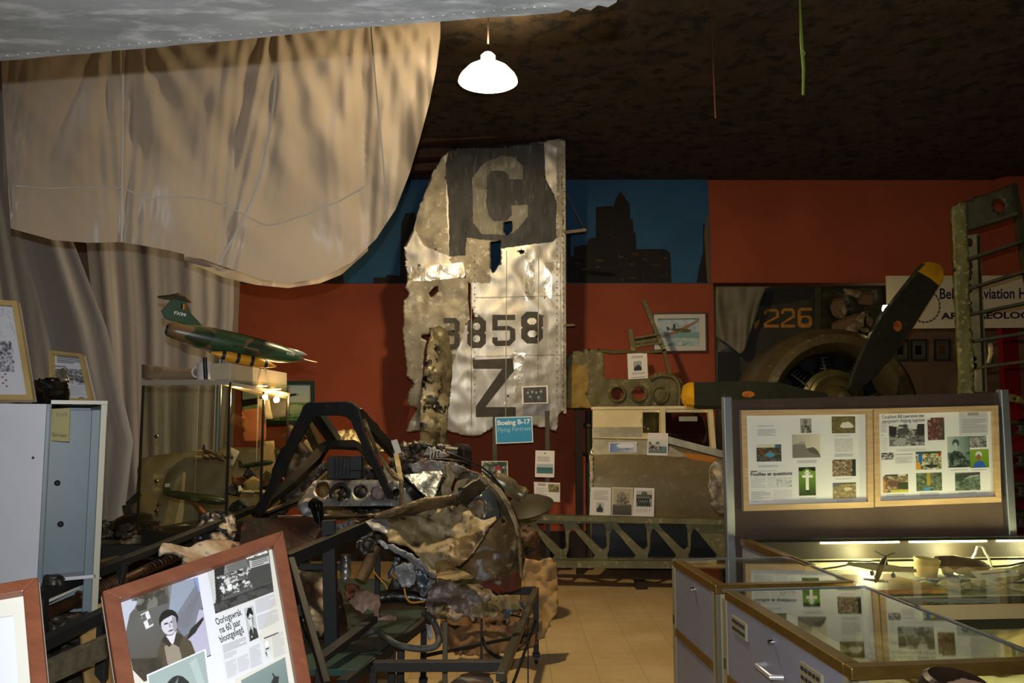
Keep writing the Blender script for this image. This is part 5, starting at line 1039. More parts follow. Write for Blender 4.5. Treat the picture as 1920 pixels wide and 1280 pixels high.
# hanging grey folds
for i, o_ in enumerate(([(800, 400), (870, 370), (940, 380), (960, 450), (950, 540), (900, 560), (850, 555), (810, 500), (790, 440)], [(945, 400), (990, 380), (1040, 440), (1060, 500), (1040, 560), (1010, 600), (980, 590), (965, 520)], [(1000, 430), (1060, 440), (1110, 500), (1080, 560), (1050, 600), (1020, 635), (985, 610), (1010, 540)], [(800, 330), (850, 330), (835, 370), (790, 420), (770, 480), (745, 490), (760, 430), (790, 380)])):
    pl_('grey_fold', z3(o_), 4.27+.05*i, [m_wg, m_wbl][i % 2], cell=4, thick=.008, rag=1.2, crumple=0.032, cs=9, seed=6+i)
pl_('dark_fold', z3([(790, 480), (880, 560), (960, 540), (1020, 640), (1000, 700), (900, 690), (780, 640), (760, 560)]), 4.5, m_wd, cell=6, thick=.01, crumple=0.036, cs=7)
# bottom crumpled mass
pl_('crumpled_belly_skin', z4([(90, 440), (100, 380), (130, 250), (200, 195), (330, 215), (480, 262), (600, 262), (700, 280), (770, 300), (830, 370), (860, 395), (850, 560), (800, 600), (740, 592), (640, 575), (580, 620), (560, 600), (470, 575), (400, 622), (330, 585), (262, 612), (205, 590), (170, 560), (120, 500)]), idw([(800, 1130, 4.35), (820, 1090, 4.5), (870, 1100, 4.45), (915, 1110, 4.5), (930, 1150, 4.35), (860, 1150, 4.2), (820, 1150, 4.22), (870, 1130, 4.3)]), [m_wp, m_wt, m_wb], marks=[(z4([(200, 195), (330, 215), (480, 262), (600, 262), (760, 295), (760, 350), (650, 320), (480, 290), (300, 230), (205, 225)]), 1, 1), (z4([(180, 440), (300, 430), (350, 500), (340, 580), (262, 612), (180, 560)]), 2, 1.2), (z4([(560, 490), (720, 420), (840, 380), (830, 570), (740, 592), (600, 570)]), 1, 1.5)], cell=4, thick=.007, rag=1.4, crumple=0.06, cs=8, seed=9)
pl_('belly_ridge', z4([(200, 150), (330, 90), (480, 100), (560, 150), (640, 220), (700, 285), (560, 270), (480, 262), (330, 215), (215, 195)]), idw([(816, 1080, 4.75), (870, 1065, 4.85), (900, 1100, 4.5)]), m_wt, cell=5, thick=.006, crumple=0.023, cs=5, seed=4)
pl_('torn_end_piece', z4([(790, 380), (870, 360), (960, 362), (1060, 385), (1100, 420), (1140, 480), (1130, 530), (1080, 500), (1000, 560), (985, 600), (950, 640), (940, 600), (890, 575), (920, 545), (860, 490), (770, 510), (740, 460)]), idw([(930, 1125, 4.45), (985, 1140, 4.55), (950, 1160, 4.4)]), [m_wt, m_wbl, m_wp], marks=[(z4([(900, 500), (1050, 520), (1010, 560), (950, 640), (890, 575)]), 1, 1), (z4([(1070, 420), (1110, 430), (1140, 490), (1125, 530), (1080, 480)]), 1, .6)], cell=4, thick=.008, rag=1.3, crumple=0.036, cs=8, seed=12)
pl_('hanging_shard', z4([(600, 570), (625, 600), (600, 620), (565, 630), (570, 610)]), 4.35, m_wg, cell=3, crumple=0.012)
# top debris and struts
pl_('grey_triangular_plate', [(755, 890), (790, 884), (832, 879), (826, 905), (815, 938), (800, 934), (778, 912)], idw([(755, 890, 4.6), (832, 880, 4.75), (815, 938, 4.5)]), m_wbl, cell=5, thick=.006, rag=.8, crumple=0.018, cs=5)
pl_('folded_brown_strip', [(836, 872), (845, 868), (852, 892), (846, 915), (848, 932), (830, 930), (828, 915), (836, 895)], 4.65, m_wt, cell=4, thick=.01, rag=1, crumple=0.023, cs=8)
pl_('folded_brown_strip', [(860, 900), (878, 898), (866, 915), (856, 932), (846, 930), (852, 912)], 4.62, m_wt, cell=4, thick=.01, rag=.8, crumple=0.024, cs=8)
pl_('upper_skin', [(770, 870), (800, 862), (850, 868), (890, 885), (905, 892), (890, 902), (850, 896), (820, 884), (775, 885)], idw([(770, 875, 4.9), (850, 875, 4.95), (900, 893, 5.0)]), m_wp, cell=4, thick=.01, rag=1, crumple=0.027, cs=8)
pl_('dark_engine_mass', [(730, 838), (800, 830), (845, 838), (870, 842), (880, 862), (872, 880), (800, 880), (770, 890), (740, 880)], 5.25, m_wd, cell=5, thick=.05, rag=2, crumple=0.072, cs=9, seed=3)
pl_('dark_engine_mass', [(640, 880), (770, 870), (840, 900), (860, 940), (800, 950), (700, 965), (640, 945)], 5.15, m_wd, cell=6, thick=.05, rag=1.5, crumple=0.068, cs=8, seed=5)
B = MB().tube([at(835, 846, 5.1), at(858, 848, 5.1)], .035, 12).tube([at(858, 848, 5.1), at(872, 850, 5.15)], .06, 12); B.build('cylinder_mount', m_wd, wr, smooth=True)
MB().lathe([(.001, 0), (.04, .02), (.055, .06), (.058, .14), (.045, .17), (.05, .2), (.058, .22), (.05, .24), (.001, .245)], at(922, 893, 5.2), Vector((.5, .1, -.32)), 20).build('oil_canister', mat('tan_canister', '8f8468', .3, .4, '6a6048', 6, bump=.2), wr, smooth=True)
rng = random.Random(11)
for i in range(10):
    x = 742+i*12+rng.random()*8; y = 845+rng.random()*22; r = 6+rng.random()*8
    pl_('debris_shard', [(x+r*1.5*cos(a)*(.6+rng.random()*.7), y+r*.8*sin(a)*(.6+rng.random()*.7)) for a in np.linspace(0, 5.6, 7)], 4.95+rng.random()*.2, [m_wt, m_wb, m_wd, m_wp][i % 4], cell=4, thick=.01, crumple=0.023, cs=8, seed=i)
B = MB()
for s0 in (0, 1, 2, 3): B.tube(bez([at(796+s0*2, 852, 4.9), at(804+s0*5, 838+s0*2, 4.85), at(808+s0*6, 846, 4.85), at(806+s0*6, 862-s0*4, 4.85)], 4), .004, 5)
B.build('white_strap', mat('white_strap', 'cfc9ba', .6), wr)
MB().prism([at(733, 826, 4.85), at(744, 823, 4.85), at(753, 848, 4.85), at(742, 853, 4.85)], (0, .004, 0)).build('white_tag', m_book, wr)
for pts, r in (([(800, 860, 4.8), (850, 862, 4.8), (890, 875, 4.85), (930, 905, 4.9), (960, 950, 4.95), (975, 985, 5.0)], .004), ([(838, 848, 4.9), (860, 856, 4.9), (910, 880, 4.95), (945, 920, 5)], .006)):
    MB().tube(bez([at(*p) for p in pts]), r, 6).build('cable', m_blackr, wr)
# olive crumple behind arches
pl_('olive_crumpled_panel', [(622, 812), (640, 806), (662, 806), (680, 815), (700, 828), (722, 838), (728, 850), (700, 848), (676, 834), (640, 830), (626, 824)], idw([(625, 815, 5.2), (680, 820, 5.3), (720, 845, 5.3)]), m_ol, cell=4, thick=.01, rag=1, crumple=0.027, cs=7)
pl_('brown_side_panel', [(672, 764), (680, 768), (720, 812), (742, 850), (735, 852), (700, 806), (676, 780)], idw([(675, 768, 4.7), (740, 850, 5.2)]), m_wb, cell=5, thick=.02)
pl_('crushed_panel', [(718, 870), (730, 876), (748, 892), (752, 908), (742, 912), (728, 900), (720, 885)], 4.7, m_wt, cell=3, thick=.01, rag=1, crumple=0.023, cs=9)
pl_('olive_backing', [(595, 870), (690, 850), (700, 900), (690, 975), (596, 975)], 5.3, m_ol, cell=8, thick=.01, crumple=0.027, cs=4)
# black box
B = MB().box(at(649, 876, 4.95), (.2, .12, .13)); bb = B.build('radio_box', m_stb, wr, bevel=.006)
B = MB()
for k in range(5): B.box(at(627+k*7, 876, 4.88), (.008, .02, .11))
B.build('cooling_fins', m_steel, wr)
MB().box(at(668, 868, 4.86), (.07, .04, .085)).build('junction_box', m_stb, wr, bevel=.004)
# canopy arches
arch = z1([(-285, 1080), (-255, 1110), (-215, 1095), (-150, 950), (100, 440), (205, 260), (240, 205), (290, 190), (480, 188), (545, 200), (590, 240), (610, 290), (960, 1040), (985, 1060), (1020, 1055), (1030, 1035), (990, 970), (700, 330), (660, 160), (640, 110), (600, 75), (540, 62), (240, 72), (190, 68), (150, 100), (120, 180), (60, 290), (-60, 560), (-200, 880)])
am = plane((487, 955, 4.62), (750, 952, 4.55), (615, 755, 4.5))
pl_('front_canopy_arch', arch, am, [m_steel], holes=[z1(circ(370, 103, 12, 10, n=8)), z1(circ(625, 190, 12, 10, n=8)), z1(circ(152, 208, 8, n=8))], cell=10, thick=.035, bevel=.005)
pl_('rear_canopy_arch', z1([(-220, 960), (0, 780), (230, 560), (300, 465), (350, 445), (470, 432), (620, 430), (670, 455), (740, 560), (800, 640), (770, 660), (700, 560), (640, 500), (480, 490), (370, 490), (300, 600), (60, 830), (-200, 1030)]), plane((500, 960, 4.8), (700, 850, 4.9), (610, 830, 4.95)), m_steel, cell=10, thick=.05, bevel=.005)
B = MB(); B.beam(at(590, 772, 4.6), at(628, 826, 5.1), .07, .05); B.build('upper_strut', m_steel, wr)
B = MB(); B.beam(at(570, 782, 4.7), at(598, 842, 5.2), .05, .06); B.build('upper_strut', m_ol, wr)
B = MB(); B.beam(at(672, 776, 4.6), at(742, 852, 5.15), .04, .06); B.build('side_rail', m_steel, wr)
B = MB(); B.tube([at(682, 786, 4.58), at(708, 850, 4.6), at(738, 892, 4.6), at(752, 900, 4.55), at(753, 955, 4.5)], .012, 6); B.build('bent_rod', m_wb, wr)
B = MB(); B.beam(at(742, 850, 5.1), at(752, 905, 4.7), .03, .02); B.build('bent_strap', m_wt, wr)
B = MB(); B.tube([at(500, 960, 4.75), at(560, 935, 4.9), at(640, 862, 5.2)], .012, 6); B.build('inner_rod', m_wb, wr)
# left side struts beyond front arch
pl_('brown_curved_frame', [(536, 800), (545, 796), (560, 806), (580, 830), (594, 848), (586, 852), (568, 832), (548, 812)], 5.2, m_ol, cell=6, thick=.04)
pl_('dark_side_mass', [(505, 850), (560, 830), (600, 850), (612, 880), (590, 900), (560, 940), (520, 970), (490, 975)], 5.3, m_wd, cell=6, thick=.04, rag=2, crumple=0.045, cs=7)
# instrument panel
m_ip = mat('instrument_panel', '6f7272', .38, .4, '525553', 7, .42, .62, '8e8c84', 20, .6, .7, bump=.2)
im_ = plane((560, 960, 4.5), (780, 950, 4.5), (670, 900, 4.62))
ip = plate('instrument_panel', z1([(85, 1010), (240, 800), (260, 792), (835, 790), (1040, 800), (1180, 1000), (1180, 1020), (1085, 1060), (940, 1025), (315, 1030), (290, 1090), (230, 1130), (190, 1130), (120, 1100), (85, 1045)]), im_, [m_ip], wr, holes=[z1(circ(320, 880, 68, 75)), z1(circ(488, 905, 72, 82)), z1(circ(670, 895, 66)), z1(circ(830, 905, 66)), z1(circ(1000, 905, 35, 40)), z1(circ(1000, 960, 14, n=8))], cell=8, thick=.01, rag=.2)
def im2(x, y, d): p = im_(x, y); return p+Vector((0, d, 0))
c = im2(639, 924, -.01); kk = 4.56/F
MB().lathe([(15*kk, .01), (15*kk, -.02), (20*kk, -.02), (20*kk, .01)], c, (0, 1, .1), 20).build('gauge_ring', m_steel, ip, smooth=True)
MB().lathe([(.001, .01), (13*kk, .01), (14*kk, -.012), (12*kk, -.014), (11*kk, 0)], im2(709, 924, 0), (0, 1, .1), 20).build('red_gauge', mat('gauge_red_brown', '6a4440', .3, .3, '8a7a74', 30), ip, smooth=True)
MB().lathe([(17*kk, .0), (17*kk, -.02), (13*kk, -.04), (9*kk, -.03), (.001, -.02)], im2(580, 950, 0), (0, 1, .1), 20).build('round_valve', m_wg, ip, smooth=True)
B = MB(); B.tube([at(586, 943, 4.4), at(594, 948, 4.38), at(597, 965, 4.36), at(600, 990, 4.34)], [.03, .035, .028, .02], 12); B.build('control_grip', mat('shiny_black', '0c0d0f', .15), wr, smooth=True)
# red-brown armour plate, plinth pieces
m_ap = mat('rusty_black_plate', '26201c', .35, .3, '4a2a1e', 3.5, .45, .62, '5c3a2c', 12, .6, .7, bump=.15)
pl_('seat_armour_plate', [(452, 990), (462, 973), (583, 972), (596, 984), (606, 1003), (602, 1022), (590, 1030), (540, 1050), (470, 1062), (448, 1040)], plane((440, 972, 4.2), (606, 1003, 4.25), (540, 1050, 4.1)), m_ap, cell=10, thick=.015, bevel=.003)
pl_('dark_floor_plate', [(545, 1065), (625, 1065), (640, 1120), (652, 1180), (668, 1188), (640, 1195), (575, 1196), (560, 1150)], plane((545, 1065, 4.5), (640, 1120, 4.5), (600, 1195, 4.25)), [m_ap, m_wg], marks=[(circ(648+4*i+j*1.5, 1158+6*j-2*i, 1.0, n=5), 1) for i in range(6) for j in range(4)], cell=10, thick=.02, crumple=0.009)
B = MB()
B.tube([at(600, 1005, 4.6), at(640, 985, 4.8), at(700, 975, 5)], .02, 6).tube([at(520, 968, 4.7), at(700, 965, 4.9)], .008, 6); B.build('cross_rod', m_wb, wr)
pl_('glittering_tangle', [(628, 985), (655, 975), (690, 980), (700, 1000), (680, 1010), (650, 1012), (630, 1000)], 4.7, m_wg, cell=4, rag=1.5, crumple=0.036, cs=10, thick=.01)
pl_('glittering_tangle', [(668, 1015), (690, 1008), (706, 1018), (700, 1035), (682, 1040), (670, 1030)], 4.6, m_wd, cell=4, rag=1.5, crumple=0.036, cs=12, thick=.01)
MB().tube([at(648, 1040, 4.5), at(648, 1080, 4.5)], [.028, .03], 14).lathe([(.001, 0), (.02, 0), (.02, -.03), (.012, -.05), (.001, -.05)], at(647, 1076, 4.5), (0, 0, 1), 12).build('silver_canister', mat('crinkled_silver', 'a8a8a4', .25, .8, '6c6c68', 10, bump=.6), wr, smooth=True)
MB().tube([at(705, 1025, 4.7), at(690, 1060, 4.65), at(675, 1090, 4.6)], [.03, .035, .032], 10).build('tan_pipe', mat('tan_pipe', '6c5638', .5, .2, '4a3a26', 8, bump=.3), wr, smooth=True)
pl_('pink_cloth_remnant', [(668, 1110), (680, 1106), (700, 1112), (714, 1118), (712, 1132), (708, 1150), (716, 1158), (730, 1154), (744, 1156), (740, 1162), (722, 1164), (705, 1162), (700, 1150), (690, 1140), (680, 1150), (668, 1140), (656, 1128)], idw([(668, 1110, 4.45), (700, 1120, 4.4), (740, 1160, 4.2), (700, 1160, 4.3)]), mat('pinkish_leather', '9c8474', .6, 0, '7a5c44', 6, bump=.4), cell=4, thick=.012, rag=.8, crumple=0.023, cs=8)
pl_('rust_lump', [(648, 1098), (660, 1094), (672, 1100), (670, 1120), (655, 1125), (648, 1112)], 4.45, mat('rust', '7a4426', .7, .1, '5a3018', 10, bump=.6), cell=3, thick=.03, crumple=0.024, cs=9)
MB().tube(bez([at(x, y, Y) for x, y, Y in ((655, 1178, 4.25), (670, 1190, 4.2), (690, 1186, 4.25), (708, 1182, 4.25), (725, 1196, 4.15), (750, 1210, 4.1), (790, 1216, 4.1), (818, 1210, 4.1), (822, 1190, 4.15), (812, 1165, 4.2), (795, 1150, 4.3))]), .016, 10).build('ribbed_hose', mat('grey_hose', '4a4a46', .6, 0, '3a3a36', 20, bump=.5), wr, smooth=True)
MB().tube(bez([at(x, y, 4.4) for x, y in ((715, 1120), (740, 1117), (775, 1120), (800, 1125))]), [.035]*19, 12).build('black_leather_roll', mat('black_leather', '15120f', .3, bump=.3), wr, smooth=True)
MB().tube(bez([at(x, y, 4.35) for x, y in ((758, 1102), (762, 1120), (772, 1129), (795, 1127))]), .005, 6).tube(bez([at(x, y, 4.4) for x, y in ((700, 1070), (712, 1085), (722, 1095), (726, 1104))]), .004, 6).build('orange_wire', mat('orange_wire', 'c8862c', .5), wr)
pl_('silver_hanging_sliver', [(798, 1168), (806, 1172), (812, 1195), (804, 1200), (800, 1185)], 4.2, m_wg, cell=3, crumple=0.012)

# ---- black steel stand
sd = thing('steel_stand', Vector((-.3, 4.6, 0)), 'black welded steel stand and trolley frame carrying the crumpled aircraft wreck', 'stand')
def bar(name, a, b, w_, h_, m=m_stb): return MB().beam(a, b, w_, h_).build(name, m, sd, bevel=.003)
zt = .48
r1 = atz(815, 1150, zt); r0 = atz(640, 1285, zt); r2 = atz(1005, 1106, zt); r3 = atz(938, 1270, zt); f0 = atz(700, 1248, zt); f1 = atz(944, 1247, zt)
bar('top_rail', r0, r1+(r1-r0)*.25, .05, .05); bar('top_rail', r2, r3, .04, .04, mat('worn_rail', '3c3a2c', .45, .3)); bar('top_rail', f0, f1, .05, .045)
bar('top_rail', atz(840, 1112, zt), r2, .045, .045)
def leg(p): return bar('leg', p, Vector((p.x, p.y, .07)), .035, .035)
for p in (r2, f1, f0, atz(735, 1215, zt), atz(752, 1205, zt), atz(795, 1140, zt)): leg(Vector(p))
for p in (r2, f1, f0, Vector(atz(795, 1140, zt))):
    MB().lathe([(.001, -.012), (.03, -.012), (.033, 0), (.03, .012), (.001, .012)], (p.x, p.y, .033), (1, 0, 0), 16).build('caster_wheel', m_blackr, sd, smooth=True)
    MB().box((p.x, p.y, .06), (.05, .05, .02)).build('caster_plate', m_stb, sd)
bar('lower_brace', (r2.x, r2.y, .2), (atz(795, 1140, zt).x, atz(795, 1140, zt).y, .2), .02, .02)
bar('lower_brace', (r2.x, r2.y, .28), (f1.x, f1.y, .28), .015, .015)
bar('lower_brace', (f0.x, f0.y, .28), (f1.x, f1.y, .28), .015, .015)
bar('rear_post', Vector(at(835, 1165, 4.25)), Vector((at(835, 1165, 4.25).x, 4.25, 0)), .025, .025, mat('worn_rail2', '55503a', .5, .3))
bar('thin_rod', at(903, 1160, 4.6), Vector((at(903, 1160, 4.6).x, 4.6, .3)), .012, .012); bar('thin_rod', at(990, 1160, 4.9), Vector((at(990, 1160, 4.9).x, 4.9, .09)), .008, .008)
bar('thin_rod', at(950, 1150, 4.8), at(990, 1160, 4.9), .01, .01); bar('thin_rod', Vector((at(950, 1160, 4.5).x, 4.5, .09)), Vector((at(990, 1160, 4.9).x, 4.9, .09)), .01, .01)
MB().tube(bez([at(905, 1195, 4.6), at(912, 1215, 4.5), at(930, 1230, 4.4), at(945, 1234, 4.3)]), .01, 6).build('bent_rod', m_stb, sd)
# cradle above the table
pa = at(538, 1050, 3.95); pb = at(700, 980, 4.5); pc = at(800, 940, 4.9)
bar('cradle_beam', pa, pb, .05, .06); bar('cradle_beam', pb, pc, .05, .05)
pt2 = at(616, 975, 4.25); bar('cradle_post', pt2, Vector((pt2.x+.03, 4.25, zt)), .065, .05)
p = at(709, 1025, 4.9); bar('cradle_post', at(709, 985, 4.9), Vector((p.x, 4.9, zt)), .03, .03)
bar('cradle_crossbar', at(560, 1062, 4.2), at(640, 1063, 4.3), .03, .03)
bar('cradle_strut', at(545, 1048, 3.93), at(612, 1282, 3.45), .03, .03)
bar('cradle_strut', at(542, 1150, 3.75), at(578, 1138, 3.75), .04, .05)
bar('cradle_strut', at(600, 1236, 3.7), at(700, 1160, 4.25), .05, .03)
bar('cradle_leg', at(602, 1250, 3.6), Vector((at(602, 1250, 3.6).x, 3.6, 0)), .04, .04)
bar('cradle_leg', Vector((pa.x, pa.y, pa.z)), Vector((pa.x, pa.y, 0)), .03, .03)
gm2 = lambda x, y: atz(x, y, .51)
B = MB().prism([gm2(548, 1254), gm2(672, 1254), gm2(800, 1146), gm2(792, 1125), gm2(715, 1084), gm2(560, 1084)], (0, 0, -.03)); gb = B.build('green_board', mat('green_board', '24433c', .45, 0, '1c3630', 3, .4, .6, '2f5048', 7, .6, .7), bevel=.003)
tag(gb, 'dark green wooden board lying on the steel stand under the wreck', 'board')
# wreck support to table
MB().beam(at(930, 1100, 5.2), Vector((at(930, 1100, 5.2).x, 5.2, zt)), .3, .3)
# brown paper / sacking behind and below
def sack(name, out, d, m, label, cat, cr=.06, cs=5, seed=0):
    o = plate(name, out, d, m, None, cell=6, thick=.008, crumple=cr, cs=cs, seed=seed); return tag(o, label, cat)
m_pap = mat('brown_paper', 'a07e4a', .65, 0, '8a6a3c', 3, bump=.15); m_pap2 = mat('brown_sacking', '7a5a34', .75, 0, '5f4426', 4, bump=.25)
sack('brown_paper_sheet', [(985, 1046), (1010, 1052), (1030, 1044), (1044, 1056), (1046, 1110), (1045, 1150), (1030, 1162), (1022, 1195), (1000, 1200), (985, 1170), (975, 1120), (978, 1080)], idw([(985, 1050, 5.85), (1040, 1060, 5.9), (1045, 1150, 5.75), (1010, 1195, 5.7), (985, 1150, 5.8)]), m_pap, 'stiff brown wrapping paper sheet standing on the floor right of the wreck', 'paper', .05, 4)
sack('brown_sacking', [(830, 1150), (870, 1140), (960, 1145), (1000, 1150), (1010, 1190), (1012, 1205), (960, 1222), (900, 1228), (850, 1222), (820, 1200)], idw([(830, 1160, 5.7), (920, 1145, 5.9), (1000, 1155, 5.8), (1010, 1205, 5.65), (900, 1225, 5.6), (840, 1215, 5.6)]), m_pap2, 'dark brown sacking heaped on the floor under the trolley frame', 'cloth', .1, 5, 3)
pts = []
o = plate('debris_pile', [(845, 1282), (862, 1268), (880, 1262), (888, 1250), (900, 1256), (914, 1262), (922, 1275), (930, 1300), (840, 1300)], idw([(850, 1280, 4.6), (890, 1255, 4.95), (925, 1285, 4.7), (890, 1290, 4.5)]), m_wp, cell=4, thick=.02, rag=1, crumple=0.041, cs=9); tag(o, 'small grey crumpled metal scrap lying on the floor under the trolley', 'metal scrap')
pv = thing('propeller_spinner', Vector((at(990, 950, 6.8).x, 6.8, 0)), 'olive oval blade and brown tyre shape standing behind the cowling', 'aircraft part')
MB().lathe([(.001, -.05), (.16, -.04), (.22, 0), (.16, .04), (.001, .05)], at(988, 950, 6.8), Vector((.2, .3, -.93)), 32).build('oval_disc', mat('olive_disc', '37311c', .6, .1, '2b2716', 4), pv, smooth=True)
MB().beam(at(985, 985, 6.8), Vector((at(985, 950, 6.8).x, 6.8, 0)), .08, .08).build('post', m_dark, pv)
plate('leather_bundle', [(975, 985), (985, 980), (1000, 992), (1012, 1010), (1014, 1035), (1008, 1050), (990, 1048), (978, 1030)], idw([(980, 985, 6.6), (1000, 1010, 6.45), (1012, 1030, 6.6), (985, 1045, 6.5)]), mat('brown_bundle', '5a3f26', .6, 0, '3a2818', 7, bump=.6), pv, cell=4, thick=.03, rag=.8, crumple=.07, cs=9)

# ------------------------------------------------------------ left side: skin panel, debris, glass cabinet
m_oskin = mat('olive_skin', '6a5a3c', .45, .25, '574a30', 3, .35, .65, '857452', 14, .58, .7, bump=.15, bscale=12)
o = plate('aircraft_skin_panel', [(262, 860), (300, 852), (345, 848), (430, 838), (520, 840), (520, 1240), (250, 1250), (254, 930)], plane((262, 860, 5.7), (520, 840, 6.0), (400, 1050, 5.7)), [m_oskin, mat('dark_skin_arch', '3c3626', .45, .2, '4a4230', 3), mat('pale_edge', '8e805c', .5), m_wood], marks=[([(285, 1055), (285, 1000), (296, 940), (315, 880), (345, 858), (420, 850), (440, 1055), (325, 1055), (340, 920), (343, 885), (330, 900), (315, 950), (300, 1000), (312, 1055)], 1), ([(343, 885), (340, 930), (326, 990), (318, 1055), (330, 1055), (345, 960), (348, 885)], 2)], cell=10, thick=.01, crumple=0.018, cs=2); tag(o, 'olive aircraft skin panel with a dark arch shape standing behind the glass cabinet', 'aircraft panel')
o = plate('torn_cloth_flap', [(395, 700), (432, 715), (436, 800), (420, 830), (395, 820), (385, 780)], 5.5, m_oskin, cell=8)
bpy.data.objects.remove(o)
# dark debris under the sheets
dbp = thing('engine_debris', Vector((at(290, 1040, 5).x, 5, at(290, 1075, 5).z)), 'dark heap of engine parts and springs in front of the olive skin panel', 'engine debris')
rng = random.Random(7)
MB().tube([at(248, 1010, 5), at(248, 1000, 5), at(270, 995, 5)], .05, 10).lathe([(.001, -.1), (.1, -.1), (.12, -.05), (.12, .05), (.1, .1), (.001, .1)], at(253, 1000, 5), (1, .3, .1), 20).build('drum', mat('dark_drum', '1c1712', .3, .4), dbp, smooth=True)
MB().beam(at(240, 945, 5.1), at(250, 985, 5.1), .06, .05).beam(at(262, 925, 5.1), at(240, 945, 5.1), .03, .03).build('bracket', m_wd, dbp)
for i in range(26):
    x = 188+rng.random()*190; y = 985+rng.random()*50-(x-188)*.03; r = 8+rng.random()*13
    plate('debris_shard', [(x+r*1.4*cos(a)*(.5+rng.random()*.8), y+r*.8*sin(a)*(.5+rng.random()*.8)) for a in np.linspace(0, 5.6, 7)], 4.7+rng.random()*.5, [m_wd, m_wb, m_ol, m_wp, m_wd][i % 5], dbp, cell=4, thick=.02, crumple=0.036, cs=8, seed=i)
plate('debris_bed', [(185, 1020), (260, 1005), (360, 1000), (420, 1000), (420, 1080), (185, 1085)], 5.3, m_wd, dbp, cell=6, thick=.05, rag=2, crumple=0.068, cs=6)
B = MB()
for k in range(9): B.tube([at(188+k*4, 1050-k*1, 4.6), at(212+k*3, 1072-k*2, 4.5)], .005, 5)
B.build('rod_bundle', mat('straw_rods', '8c7c58', .5, .2), dbp)
MB().box((at(300, 1100, 5).x, 5.0, .48), (1.6, .7, .9)).build('plinth', m_dk, dbp)

# glass cabinet
m_gc = glass_mat('cabinet_glass', 'e8ece4', .7, .02)
gA = at(270, 700, 4.75); gB = at(432, 715, 4.45); gC = at(541, 730, 5.0); gD = gA+(gC-gB)
zb = 1.0; zt_ = at(432, 716, 4.45).z
gcb = thing('glass_cabinet', Vector(((gA.x+gC.x)/2, (gA.y+gC.y)/2, 0)), 'tall glass display cabinet with aircraft models inside, below the large model jet', 'display cabinet')
def vz(p, z): return Vector((p.x, p.y, z))
for i, (a, b) in enumerate(((gA, gB), (gB, gC))):
    n = (b-a).cross(Vector((0, 0, 1))).normalized()*.006
    MB().prism([vz(a, zb), vz(b, zb), vz(b, zt_), vz(a, zt_)], n).build('glass_pane', m_gc, gcb)
for a in (gA, gB, gC, gB+(gC-gB)*.55): MB().beam(vz(a, zb), vz(a, zt_), .012, .012).build('edge_seal', mat('dark_edge', '1c1a16', .3), gcb)
B = MB().prism([vz(gA, zt_), vz(gB, zt_), vz(gC, zt_), vz(gD, zt_)], (0, 0, .012)); B.build('top_glass', m_gc, gcb)
MB().beam(vz(gA, zt_+.01), vz(gB, zt_+.0), .035, .03).beam(vz(gB, zt_-.01), vz(gC, zt_-.05), .02, .02).build('white_tube', mat('white_tube', 'bab6a6', .35, .3), gcb)
m_lw = mat('header_wood', '7a6a54', .6, 0, '6a5a46', 3)
plate('rear_header', [(267, 683), (331, 690), (432, 694), (432, 712), (331, 712), (267, 709)], 4.85, m_lw, gcb, cell=20, thick=.02)
m_wh = mat('white_header', 'b5a98c', .5)
q4 = [at(432, 680, 4.45), at(538, 699, 5.0), at(539, 748, 5.0), at(432, 714, 4.45)]
MB().prism(q4, (-.12, .035, 0)).build('white_header_box', m_wh, gcb, bevel=.004)
m_sp = mat('spot_glow_cabinet', 'ffd0a0', .4, emit='ffc080', estr=12)
for px, py, Y in ((415, 707, 4.52), (478, 716, 4.68), (505, 722, 4.8)):
    MB().lathe([(.001, -.004), (.022, -.003), (.03, 0)], at(px, py, Y)+Vector((.03, .04, -.02)), (0, 0, 1), 14).build('halogen_spot', m_sp, gcb, smooth=True)
    lamp('cabinet_halogen', 'POINT', at(px, py, Y)+Vector((.06, .1, -.08)), 2.6, (1, .6, .28), .02)
MB().prism([vz(gA, .05), vz(gB, .05), vz(gC, .05), vz(gD, .05)], (0, 0, zb-.05)).build('cabinet_base', m_dk, gcb)
MB().lathe([(.012, -.12), (.012, .4)], at(410, 770, 4.5)+Vector((0, 0, -.1)), (0, 0, 1), 10).build('inner_rod', m_al, gcb)
B = MB()
for y in (818, 902, 958, 1000): B.lathe([(.001, -.006), (.01, -.004), (.012, 0)], at(293, y, 4.7), (0, 1, 0), 10)
B.build('fixing_studs', m_chrome, gcb, smooth=True)
# things in the cabinet, hung on nylon thread from the top
m_sil = mat('silver_model', 'b8a684', .3, .5); m_gmod = mat('green_model', '2e3c22', .35); m_redt = mat('red_trim', '8a2a20', .4)
cabz = zt_
def threads(t, p): MB().tube([p, Vector((p.x, p.y, cabz))], .0012, 4).build('thread', mat('nylon', 'c8c8c0', .3), t)
p = at(400, 853, 4.85); t, d, r, u = mini_plane('bomber_model', p, (.8, -.45, -.28), .2, .30, mat('dark_model', '3c3c34', .4), m_sil, 'silver winged four-engine bomber model hanging upper left in the glass cabinet')
for s_, k in ((1, .35), (1, .7), (-1, .35), (-1, .7)):
    e = p+r*s_*.13*k+d*.045; MB().tube([e-d*.03, e+d*.02], .009, 8).build('engine_nacelle', m_mdk, t, smooth=True)
threads(t, p)
p = at(365, 932, 4.8); t, d, r, u = mini_plane('bomber_model', p, (1, .1, -.16), .36, .3, m_gmod, m_gmod, 'dark green bomber model with white fin square in the glass cabinet')
MB().box(p-d*.16+u*.045+Vector((0, -.006, 0)), (.025, .006, .02)).build('white_marking', m_book, t); MB().tube([p+d*.0-u*.02, at(388, 968, 4.6)], .01, 8).build('orange_wing_tip', mat('orange_tip', 'c07850', .4), t); threads(t, p)
